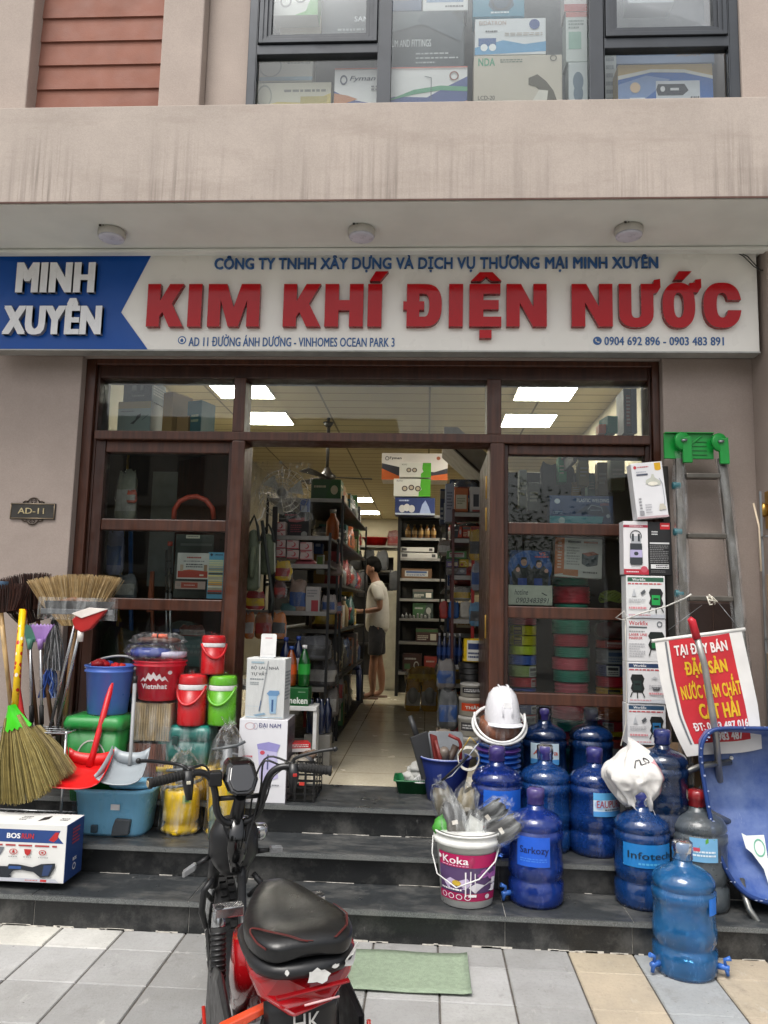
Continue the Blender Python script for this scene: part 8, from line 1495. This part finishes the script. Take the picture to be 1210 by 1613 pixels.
for x0, y0, x1, y1, Y, c_, lb in ((690, 1088, 722, 1150, 5.8, '3a3c3c', 'dark bagged goods heaped left of the can stack'), (684, 1150, 712, 1178, 5.6, '8a7a68', 'beige bagged goods on the floor by the right rack'), (700, 1165, 724, 1190, 5.5, '5f5a54', 'grey brown bag on the floor by the can stack'), (676, 1160, 694, 1186, 5.7, '94605a', 'pinkish bag on the floor at the aisle edge'), (688, 1040, 718, 1086, 5.95, '6a6460', 'grey boxes bagged below the blue bottles')): bag('goods_bag', lb, 'bag', x0, y0, x1, y1, Y, c_, .5)
for x0, x1, lb in ((638, 662, 'gold and white sack standing on the floor, left one of the pair'), (663, 690, 'gold and white sack standing on the floor, right one of the pair')):
    o = bag('gold_sack', lb, 'sack', x0, 1072, x1, 1122, 8.6, 'a87c14', .4); m = MB(); m.ell((0, -.035, .18), .06, .045, .09, M('9a9890', .4), 12, 7); m.build('white_panel', o)
bag('gold_sack', 'gold sack pile behind the pair of gold and white sacks', 'sack', 640, 1052, 690, 1080, 8.9, '8a6a18', .5)
# left floor clutter
for x0, y0, x1, y1, Y, c_, lb in ((462, 1002, 520, 1040, 6.0, '55565a', 'grey bags of hardware under the white edged shelf'), (480, 1040, 530, 1082, 6.2, '4a4644', 'dark bags of hardware low on the left rack'), (500, 1085, 532, 1130, 6.3, '6a625a', 'beige bagged goods at the foot of the left rack'), (495, 1120, 515, 1166, 5.9, '8a8480', 'pale plastic bag hanging by the low display stand'), (516, 1060, 540, 1110, 7.0, '77706a', 'grey bag of tubes by the aisle on the left')): bag('goods_bag', lb, 'bag', x0, y0, x1, y1, Y, c_, .5)
bag('flat_cap_bag', 'beige cloth bundle on a high dark cabinet at the left', 'bundle', 494, 808, 526, 836, 8.0, '6f6a58', .6, clear=False)
o = thing('dark_cabinet', 'tall dark cabinet under the beige bundle at the left of the aisle', 'cabinet', (A(508, 900, 8).x, 8.0, ZF)); hcb = zz(836, 8) - ZF; m = MB(); m.box(-.16, -.01, 0, .16, .4, hcb, M('1f1b18', .5)); m.build('cabinet_or_board', o, bev=.004); m = MB(); m.box(-.15, -.022, .05, .15, -.0105, hcb - .05, M('171412', .4)); m.build('door', o)
bag('yellow_bag', 'tall yellow plastic bag hanging by the man', 'bag', 536, 896, 556, 948, 9.0, 'a8901c', .3); bag('cloth', 'brown cloth hanging below the yellow bag', 'cloth', 536, 955, 556, 1062, 9.1, '6a5a44', .3, clear=False)
o = thing('stool', 'blue plastic stool beside the left aisle rack', 'stool', (A(550, 1068, 9.3).x, 9.3, ZF)); SB2 = M('23325f', .4); m = MB(); m.loft([rounded(.26, .26, .38, .03), rounded(.25, .25, .42, .03)], SB2); m.build('seat', o)
for x in (-.11, .11):
    for y in (-.11, .11): m = MB(); m.tube([(x * 1.15, y * 1.15, 0), (x, y, .38)], [.02, .024], SB2, 8); m.build('leg', o)
# black rack across the end of the aisle
YK = 10.0
zk = [zz(1060, YK), zz(1012, YK), zz(975, YK), zz(944, YK), zz(912, YK), zz(880, YK), zz(848, YK), zz(812, YK)]
rack('black_rack', 'tall black rack facing the street at the right of the aisle end', A(628, 900, YK).x, A(716, 900, YK).x, YK, YK + .4, zk, '121212', .04, None, True)
def kc(lb, x0, y0, x1, y1, col, fr=(), Y=YK + .02, d=.2, nm='small_carton'): return carton(nm, lb, 'box', (x0, y0, x1, y1), Y, d, col, front=fr or small_print(x0, y0))
kc('large white carton with an orange base on top of the black rack', 601, 714, 705, 756, 'b8b4b0', [('p', [(0, 0), (1, 0), (1, .45), (.8, .3), (.5, .35), (0, .62)], '2a2a34'), ('p', [(0, 0), (1, 0), (1, .25), (.6, .1), (.25, .15), (0, .42)], 'a8501c'), ('o', .08, .8, .03, .08, .3, '22222c'), ('t', 'Fyman', .12, .74, .3, .87, '22222c', .02), ('c', .86, .82, .03, .07, '8a4a30')], YK - .05, .35)
lampf = lambda n_: [('p', [(.68, 0), (1, 0), (1, 1), (.74, 1), (.72, .6), (.76, .4), (.68, .25)], '3f8a1c'), ('t', 'KOTO', .08, .82, .24, .92, '33332f', .01)] + [('c', .3 + .18 * i, .5 - (.06 if n_ == 3 and i != 1 else 0), .08, .16, '3a3030') for i in range(n_)] + [('c', .3 + .18 * i, .5 - (.06 if n_ == 3 and i != 1 else 0), .05, .10, '9a9080') for i in range(n_)]
kc('white and green lamp carton with two round lamps, upper one', 629, 729, 679, 752, 'b4b4ae', lampf(2), YK - .3, .25); kc('white and green lamp carton with three round lamps', 620, 754, 678, 782, 'b4b4ae', lampf(3), YK - .3, .25); kc('dark blue lamp carton with three lamps and a white figure', 622, 784, 685, 811, '1b2c5c', [('c', .18, .35, .08, .22, 'b0b0b0'), ('c', .30, .42, .08, .22, 'b8b8b8'), ('c', .42, .35, .08, .22, 'b0b0b0'), ('p', [(.62, .1), (.9, .1), (.84, .5), (.76, .85), (.68, .6)], '8a98b8'), ('n', .1, .75, .35, .9, 1, 'c0c8d8'), ('r', 0, 0, 1, .1, 'a0a8b8')], YK - .3, .25)
for i in range(5): bottle('amber jar on the top shelf of the black rack, %s' % ('leftmost', 'second from the left', 'middle one', 'second from the right', 'rightmost')[i], (A(643 + 10 * i, 847, YK + .1).x, YK + .1, zk[6]), .19, .035, '8a5a24', '6a5a34', '9a7a44', group='amber jars on the black rack')
kc('flat white carton on the second shelf of the black rack, upper one', 630, 862, 684, 869, 'a8a6a0', [('r', .05, .2, .2, .8, '3a3a3a'), ('r', .85, .2, .95, .8, '3a3a3a')]); kc('flat white carton on the second shelf of the black rack, lower one', 630, 871, 689, 879, 'a8a6a0', [('r', .05, .2, .2, .8, '3a3a3a'), ('r', .85, .2, .95, .8, '3a3a3a')])
for x0, y0, x1, y1, c_, lb in ((632, 896, 680, 911, '5a4028', 'brown wooden tray on the third shelf of the black rack'), (650, 928, 682, 943, '3a4440', 'grey green case on the fourth shelf of the black rack'), (634, 1030, 664, 1058, '3a2422', 'dark red bag carton low on the black rack'), (668, 1034, 700, 1058, '2a2c30', 'dark grey carton low on the black rack'), (690, 866, 712, 880, '2a3a2c', 'dark green carton at the right of the second shelf'), (655, 990, 690, 1011, '4a3434', 'maroon carton on the sixth shelf of the black rack'), (650, 950, 682, 974, '3c4642', 'tall grey green case on the fifth shelf of the black rack')): kc(lb, x0, y0, x1, y1, c_)
for k in range(8): x = 634 + 6 * k; bottle('small steel fitting on the fifth shelf of the black rack', (A(x, 974, YK + .03).x, YK + .03, zk[2]), rnd.uniform(.05, .09), .02, '9a9a98', 'b0b0b0', None, group='steel fittings on the black rack')
# back of the room
YBk = 12.0
rack('loft_shelf', 'dark loft shelf at the back under the red boxes', A(540, 860, YBk).x, A(640, 860, YBk).x, YBk, YBk + .8, [zz(900, YBk), zz(861, YBk)], '15110e', .04)
rb_ = lambda lb, x0, y0, x1, y1: bag('red_parcel', lb, 'parcel', x0, y0, x1, y1, YBk + .1, 'a8201c', .5)
rb_('red wrapped parcel on the loft shelf, upper one', 546, 812, 568, 836); rb_('red wrapped parcel on the loft shelf, lower one', 544, 837, 569, 861)
o = thing('basin', 'red plastic basin on the loft shelf beside the parcels', 'basin', (A(590, 861, YBk).x, YBk + .25, zz(861, YBk) + .002)); m = MB(); m.lathe([(.15, 0), (.2, .12), (.22, .13), (.21, .14), (.14, .02), (0, .02)], M('9a1614', .35), 30); m.build('basin_body', o); m = MB(); m.tube([(.215 * math.cos(R(a)), .215 * math.sin(R(a)), .135) for a in range(0, 361, 20)], .01, M('a82420', .35), 6, False); m.build('rim', o)
bag('goods_bag', 'bag of pink and grey goods at the right end of the loft shelf', 'bag', 610, 836, 630, 861, YBk + .1, '8a5a54', .5)
for k, (x0, y0, x1, y1, c_, lb) in enumerate(((548, 868, 570, 898, '151415', 'dark pot hanging under the loft shelf at the left'), (572, 866, 590, 892, '2a2b2d', 'dull pot hanging under the loft shelf in the middle'), (592, 868, 612, 898, '4a4c50', 'steel pot hanging under the loft shelf at the right'), (560, 900, 580, 940, '1c1a1c', 'black coat hanging behind the man'), (612, 900, 627, 930, '3a3c40', 'dark goods bag hanging above the white panel'))): bag('hung_goods', lb, 'goods', x0, y0, x1, y1, YBk - .1, c_, .5, clear=False)
o = thing('white_cabinet', 'plain white cabinet standing behind the man', 'cabinet', (A(612, 1060, 10.6).x, 10.6, ZF)); hw = zz(932, 10.6) - ZF; m = MB(); m.box(-.18, 0, 0, .14, .4, hw, M('a8a494', .5)); m.build('cabinet_or_board', o, bev=.004); m = MB(); m.box(-.175, -.012, .03, .135, -.0005, hw - .03, M('a09c8c', .5)); m.build('door', o)
o = thing('dark_shelving', 'dark shelving across the back behind the man', 'shelf', (A(560, 900, 12.5).x, 12.9, ZF)); m = MB(); m.box(-1.5, 0, 0, .6, .06, 1.95, M('14110f', .6)); m.build('back_board', o)
for z in (.5, 1.0, 1.5): m = MB(); m.box(-1.5, -.35, z, .6, -.001, z + .03, M('1c1815', .5)); m.build('shelf_board', o)
# ceiling fan, stair
c = A(515, 752, 9.2); o = thing('ceiling_fan', 'dark three bladed ceiling fan hanging in the shop', 'fan', (c.x, 9.2, c.z)); FB = M('17130f', .4)
m = MB(); m.lathe([(.02, .05), (.02, 3.899 - c.z - .0)], FB, 10); m.lathe([(.07, 3.84 - c.z), (.03, 3.78 - c.z)], FB, 14); m.build('rod', o); m = MB(); m.lathe([(.03, -.06), (.10, -.03), (.11, .02), (.06, .06), (.03, .12)], FB, 20); m.build('motor', o)
for k in range(3): a = R(120 * k + 8); m = MB(); m.add([(.09 * math.cos(a) - .03 * math.sin(a), .09 * math.sin(a) + .03 * math.cos(a), .01), (.55 * math.cos(a) - .07 * math.sin(a), .55 * math.sin(a) + .07 * math.cos(a), .02), (.55 * math.cos(a) + .06 * math.sin(a), .55 * math.sin(a) - .06 * math.cos(a), -.015), (.09 * math.cos(a) + .03 * math.sin(a), .09 * math.sin(a) - .03 * math.cos(a), -.005)], [(0, 1, 2, 3)], FB); m.build('blade', o, solid=.008)
o = thing('staircase', 'pale plaster underside of a staircase at the upper right of the doorway', 'stairs', (.15, 6.6, 2.7)); m = MB(); m.prism([(-.02, .38), (.9, -.45), (.9, -.25), (.1, .48), (-.02, .48)], 0, .9, M('9a958a', .8)); m.build('soffit_slab', o, bev=.004); m = MB(); m.tube([(-.02, -.02, .36), (.9, -.02, -.47)], .012, M('3a302a', .5), 8); m.build('edge_rail', o)
# ------------------------------------------------------------------ the man
def skin(name, par, V, E, mat, root=0, sub=2):
    me = bpy.data.meshes.new(name); me.from_pydata([v[:3] for v in V], E, []); me.materials.append(mat); o = bpy.data.objects.new(name, me); COL.objects.link(o); o.parent = par
    md = o.modifiers.new('skin', 'SKIN'); md.use_smooth_shade = True
    for i, v in enumerate(V):
        sv = me.skin_vertices[0].data[i]; r_ = v[3]; sv.radius = r_ if isinstance(r_, tuple) else (r_, r_); sv.use_root = (i == root)
    s_ = o.modifiers.new('sub', 'SUBSURF'); s_.levels = sub; s_.render_levels = sub; return o
man = thing('person', 'man in white t-shirt and dark shorts standing side on in the aisle', 'person', (A(592, 1092, 9.7).x, 9.7, ZF)); SKN = M('7a5440', .55, 0, .1, 8)
V = [(0, 0, .93, (.10, .10)), (0, 0, 1.10, (.085, .085)), (-.005, 0, 1.30, (.10, .10)), (-.03, 0, 1.43, (.06, .06)), (-.06, 0, 1.50, (.05, .052)), (-.085, 0, 1.57, (.075, .085)), (-.085, 0, 1.655, (.078, .09)), (-.085, 0, 1.70, (.05, .06)),
     (-.165, 0, 1.575, .018), (-.14, 0, 1.525, .03)]
E = [(0, 1), (1, 2), (2, 3), (3, 4), (4, 5), (5, 6), (6, 7), (5, 8), (5, 9)]
def chain(pts, start):
    for p in pts: V.append(p); E.append((start, len(V) - 1)); start = len(V) - 1
    return start
for e in (-1, 1):
    k = chain([(-.01, e * .17, 1.37, .052), (.03, e * .205, 1.22, .045), (.045, e * .215, 1.10, .037), (-.10, e * .17, 1.07, .034), (-.24, e * .12 - .02 * e, 1.06, .025), (-.285, e * .09, 1.06, (.020, .034))], 2)
    for f, (dy, ln) in enumerate(((-.028, .055), (-.010, .07), (.008, .068), (.024, .05))): chain([(-.285 - ln * .5, e * .09 + dy, 1.055 + .006 * f, .0095), (-.285 - ln, e * .09 + dy * 1.05, 1.04, .008)], k)
    chain([(-.29, e * .06 - e * .02, 1.085, .011), (-.315, e * .055 - e * .02, 1.10, .009)], k)
    chain([(.0, e * .09, .86, (.085, .08)), (-.005 + .02 * e, e * .10, .50, (.055, .055)), (.01 + .05 * e, e * .10, .27, (.055, .05)), (.02 + .05 * e, e * .10, .09, (.034, .034)), (-.02 + .05 * e, e * .105, .045, (.035, .04)), (-.13 + .05 * e, e * .11, .03, (.03, .045))], 0)
skin('body', man, V, E, SKN)
V = [(0, 0, .76, (.18, .18)), (0, 0, .98, (.16, .16)), (-.005, 0, 1.25, (.16, .16)), (-.01, 0, 1.38, (.125, .125)), (-.03, 0, 1.43, (.075, .075))]; E = [(0, 1), (1, 2), (2, 3), (3, 4)]
for e in (-1, 1): chain([(-.01, e * .165, 1.37, .074), (.028, e * .205, 1.24, .072), (.034, e * .21, 1.19, .068)], 3)
skin('t_shirt', man, V, E, M('a8a49c', .8, 0, .08, 10))
V = [(0, 0, 1.04, (.12, .12)), (0, 0, .84, (.13, .13))]; E = [(0, 1)]
for e in (-1, 1): chain([(0, e * .085, .78, (.105, .09)), (.0 + .02 * e, e * .10, .56, (.095, .085)), (.0 + .02 * e, e * .10, .52, (.09, .082))], 1)
skin('shorts', man, V, E, M('14141a', .8))
m = MB(); m.ell((-.075, 0, 1.675), .098, .088, .085, M('080706', .8, spec=.1), 16, 9, .06); m.ell((-.045, 0, 1.63), .085, .086, .09, M('080706', .8, spec=.1), 16, 9, .05); m.build('hair', man)
for e in (-1, 1): m = MB(); m.loft([oval(Vector((-.05 + .05 * e, e * .11, .0)), .14, .052), oval(Vector((-.05 + .05 * e, e * .11, .022)), .14, .052)], M('5a4030', .6)); m.tube([(-.09 + .05 * e, e * .11 - .05, .02), (-.09 + .05 * e, e * .11, .075), (-.09 + .05 * e, e * .11 + .05, .02)], .012, M('2a2420', .6), 6); m.build('sandal', man)
m = MB()
for e in (-1, 1): m.ell((-.158, e * .034, 1.605), .008, .012, .006, M('0c0a0a', .3), 8, 5); m.tube([(-.160, e * .02, 1.622), (-.152, e * .052, 1.622)], .005, M('0d0b0a', .6), 5)
m.tube([(-.168, -.02, 1.545), (-.170, 0, 1.544), (-.168, .02, 1.545)], .004, M('5a2c28', .5), 5); m.build('face', man)
for e in (-1, 1): m = MB(); m.ell((-.07, e * .09, 1.585), .022, .012, .034, SKN, 10, 6); m.build('ear', man)
m = MB(); m.box(-.36, -.05, 1.06, -.30, .05, 1.068, M('20242a', .2)); tag(m.build('phone', None, loc=tuple(man.location)), 'dark phone held in both hands by the man in the aisle', 'phone')
# ------------------------------------------------------------------ cartons behind the upper window
def uc(lb, x0, y0, x1, y1, col, fr=(), Y=4.24, d=.12, side=None): return carton('product_carton', lb, 'box', (x0, y0, x1, y1), Y, d, col, z=SILL + .001 if y1 >= 158 else None, front=fr or [('n', .1, .2, .9, .6, 3, '8a8a86')], side_col=side)
WHc = 'dcdedd'
uc('beige lamp carton at the lower left of the upper window', 402, 130, 521, 160, 'c9c4b0', [('n', .38, .60, .95, .78, 1, '77756a'), ('p', [(.02, .1), (.3, .3), (.7, .25), (1, .6), (1, 0), (.02, 0)], 'c8b464'), ('o', .12, .5, .1, .42, .15, '9a9a8a'), ('r', .6, .18, .95, .48, 'b0a05a')], 4.20)
uc('beige lamp carton behind and above the lower left one', 403, 84, 492, 129.5, 'b8b6aa', [('o', .25, .55, .2, .38, .12, '8f918a'), ('n', .55, .6, .95, .8, 2, '77776f'), ('r', 0, .05, 1, .18, '8aa4b0')], 4.42)
uc('long white carton with green and blue waves across the left mullion', 526, 107, 736, 160, 'dcdcda', [('p', [(0, 0), (1, 0), (1, .75), (.85, .5), (.7, .22), (.45, .25), (.3, .08), (.12, .2), (0, .42)], '44568a'), ('p', [(0, 0), (.18, .2), (.1, .3), (0, .36)], 'b87a50'), ('p', [(.38, .12), (.6, .42), (.8, .52), (1, .48), (1, .36), (.8, .4), (.6, .30)], '5a9a78'), ('p', [(.85, 0), (1, .12), (1, 0)], 'c08a6a'), ('o', .07, .70, .028, .13, .35, '2c3a50'), ('t', 'Fyman', .11, .64, .30, .80, '2c3a50', .01, .1), ('l', [(.73, .08), (.73, .72)], .004, '5a6068'), ('l', [(.73, .72), (.68, .76)], .004, '5a6068'), ('o', .90, .76, .035, .12, .25, '8a5a50'), ('n', .28, .4, .42, .55, 2, '77777a'), ('r', 0, .97, 1, 1, 'c06a60')], 4.18)
uc('white and green headlamp carton inside the left sash', 428, -40, 500, 24, 'c8ccc4', [('p', [(.5, .0), (.75, .1), (.9, .6), (1, .6), (1, 0)], '4a9a3a'), ('o', .3, .35, .13, .16, .3, '33383a'), ('o', .62, .45, .13, .16, .3, '33383a')], 4.2, .14, '5aa44a'); uc('beige carton under the headlamp carton in the left sash', 440, 25, 505, 60, 'b8b29a', [('n', .2, .6, .8, .8, 1, '77756a')], 4.3)
uc('dark grey carton with white letters inside the left sash', 506, -20, 592, 60, '4a5258', [('t', 'SAM', .60, .32, .86, .42, 'd0d4d8', .02), ('n', .3, .12, .95, .2, 1, '9aa0a4')], 4.32)
uc('large dark grey carton with white lettering right of the left mullion', 612, 18, 731, 106.5, '3a4448', [('t', 'IUM AND FITTINGS', .02, .37, .56, .50, 'd8dcdc', .01), ('n', .36, .22, .80, .27, 1, 'b8bcbc'), ('n', .36, .14, .92, .19, 1, 'b8bcbc'), ('n', .36, .06, .62, .11, 1, 'b8bcbc'), ('p', [(0, .62), (.5, .8), (.9, 1), (0, 1)], '5a686c'), ('p', [(.35, .82), (.95, .45), (1, .75), (.8, 1), (.5, 1)], '46535a')], 4.30)
uc('white and blue carton on top of the large dark grey one', 666, -50, 737, 17, WHc, [('r', .08, .2, .9, .8, '7a96b8'), ('n', .5, .06, .9, .14, 1, '55555a')], 4.30); uc('blue carton at the left of the white and blue one', 612, -50, 664, 17, '4a6488', (), 4.33)
uc('cyan carton at the top of the middle pane', 745, -60, 826, 26, '3a86a0', [('p', [(.3, .2), (.4, .6), (.7, .6), (.8, .2), (.7, .1), (.4, .1)], '20465a'), ('o', .55, .3, .2, .2, .2, '1c3440'), ('n', .35, .04, .7, .1, 1, 'd8e4e8'), ('p', [(0, .6), (1, .9), (1, 1), (0, 1)], '7ab4c4')], 4.28)
uc('white and blue charger carton in the middle pane', 748, 29, 860, 86, 'd8dcde', [('p', [(0, 0), (1, .08), (1, .35), (.7, .28), (.4, .4), (0, .2)], '5a9ac4'), ('r', .05, .24, .30, .46, '2a5a94'), ('c', .13, .2, .05, .1, 'e8ecec'), ('c', .25, .2, .05, .1, 'e8ecec'), ('t', 'BIDATRON', .06, .82, .44, .93, 'b8a49a', .01), ('c', .84, .82, .075, .14, '2a4a8a'), ('n', .15, .6, .32, .68, 1, '33383c'), ('n', .42, .5, .95, .6, 2, 'b0a8a0')], 4.26)
uc('beige carton with a cordless tool picture at the foot of the middle pane', 746, 87, 886, 160, 'c4bcac', [('t', 'NDA', .05, .80, .24, .95, '5a9a78', .03), ('n', .3, .85, .55, .93, 2, '6a7a6a'), ('t', 'LCD-20', .05, .14, .24, .22, '5a5850', .01), ('p', [(.62, .55), (.72, .62), (.82, .48), (.9, .30), (.95, .05), (.80, .05), (.78, .25), (.70, .38), (.62, .42)], '55503f'), ('p', [(.66, .1), (.74, .32), (.84, .30), (.82, .02), (.68, .02)], 'd4d0c4'), ('o', .9, .93, .04, .06, .3, '77756a')], 4.20)
uc('white and red carton stacked at the top right of the middle pane', 889, -40, 931, 18, 'd4d0cc', [('r', 0, .0, 1, .2, 'b05048'), ('n', .2, .5, .8, .8, 3, 'a08a84')], 4.26); uc('white and green carton below the white and red one', 892, 19, 932, 97, 'c4ccc8', [('r', 0, .9, 1, 1, 'b86a60'), ('r', .1, .25, .6, .6, '8ab0a0'), ('n', .1, .65, .7, .85, 3, '7a8a84')], 4.26); uc('white speaker carton at the foot of the white stack', 896, 98, 934, 160, 'c0c8c8', [('c', .4, .6, .22, .2, '5f7484'), ('c', .4, .35, .2, .18, '5f7484'), ('n', .1, .1, .8, .2, 1, '7a8488')], 4.24); uc('narrow white carton just right of the right mullion', 951, 62, 972, 160, 'b4bcbc', [('n', .2, .2, .8, .8, 6, '7a8488')], 4.34)
uc('blue and gold carton with a white handle picture at the lower right pane', 974, 101, 1124, 158, 'c8ac74', [('p', [(0, 0), (1, 0), (1, .62), (.7, .78), (.35, .80), (0, .62)], '2f66b0'), ('p', [(0, .62), (.35, .80), (.7, .78), (1, .62), (1, .70), (.7, .86), (.35, .88), (0, .72)], 'dcdcd4'), ('p', [(0, 0), (.2, 0), (.55, .62), (.3, .72), (0, .5)], '7a94c0'), ('r', .40, .06, .86, .58, 'ccd0d4'), ('p', [(.42, .22), (.68, .22), (.74, .34), (.70, .5), (.42, .5), (.40, .36)], '2a2e32'), ('c', .47, .38, .025, .07, 'd8d8d8'), ('r', .55, .34, .64, .40, 'd8d8d8'), ('c', .18, .42, .055, .13, 'd8bc9a'), ('r', .12, .06, .28, .17, 'dcdfe4'), ('n', .76, .12, .85, .2, 1, '33383c')], 4.20)
uc('grey blue carton behind the blue and gold one', 966, 58, 1126, 100, '6f84a4', [('n', .15, .5, .4, .8, 2, 'a4b0c0'), ('t', 'SADAN', .62, .25, .86, .45, '8a7a70', .02), ('c', .75, .78, .2, .1, 'c0c8d0')], 4.36); uc('white carton inside the right sash', 990, -30, 1062, 4, 'c4ccd0', [('r', .1, .3, .9, .8, 'a8b8c8')], 4.24)
# ------------------------------------------------------------------ across the street (seen only as reflections)
o = thing('town_house', 'pale row of town houses across the street reflected in the panes', 'building', (0, -26, 0)); m = MB(); m.box(-26, -6, 0, -1.5, 0, 10.5, stucco('a8a39a')); m.build('wall', o)
m = MB()
for k in range(9): m.box(-25.5 + 2.7 * k, .0, 3.4, -24.2 + 2.7 * k, .05, 5.4, M('2a3036', .1)); m.box(-25.5 + 2.7 * k, .0, 6.6, -24.2 + 2.7 * k, .05, 8.8, M('2a3036', .1)); m.box(-25.7 + 2.7 * k, .0, .2, -23.9 + 2.7 * k, .05, 2.7, M('3a2a24', .3))
m.build('openings', o); m = MB(); m.box(-26.2, -.0, 2.95, -1.3, .8, 3.2, stucco('8f8a84')); m.box(-26.2, -.0, 6.1, -1.3, .6, 6.3, stucco('8f8a84')); m.build('ledges', o)
def tree(x, y, h, lb, n=1500):
    o = thing('street_tree', lb, 'tree', (x, y, 0)); q = random.Random(int(x * 10)); m = MB(); BK = M('4a3c30', .9, 0, .3, 20); m.tube([(0, 0, 0), (.05, 0, h * .3), (-.05, .05, h * .55)], [.13, .10, .06], BK, 10)
    tips = []
    for k in range(7): a = 2 * math.pi * k / 7; p = Vector((1.1 * math.cos(a), 1.1 * math.sin(a), h * (.62 + .06 * (k % 3)))); m.tube([(0, 0, h * .42), p], [.05, .015], BK, 6); tips.append(p)
    m.build('trunk', o); m = MB(); L = [M(c, .6, 0, .2, 4) for c in ('2a4a20', '3a5a28', '1f3a1a')]
    for k in range(n):
        c = q.choice(tips) * q.uniform(.5, 1.15) + Vector((q.gauss(0, .45), q.gauss(0, .45), q.gauss(.25, .4))); u = Vector((q.gauss(0, 1), q.gauss(0, 1), q.gauss(-.3, .5))).normalized(); s_ = u.orthogonal().normalized(); l = q.uniform(.12, .24); m.add([c, c + u * l * .5 + s_ * .03, c + u * l, c + u * l * .5 - s_ * .03], [(0, 1, 2, 3)], L[k % 3])
    m.build('crown', o)
tree(-3.4, -9.5, 4.6, 'leafy young street tree reflected in the left panes'); tree(2.6, -10.5, 5.0, 'leafy street tree across the pavement reflected in the right panes')
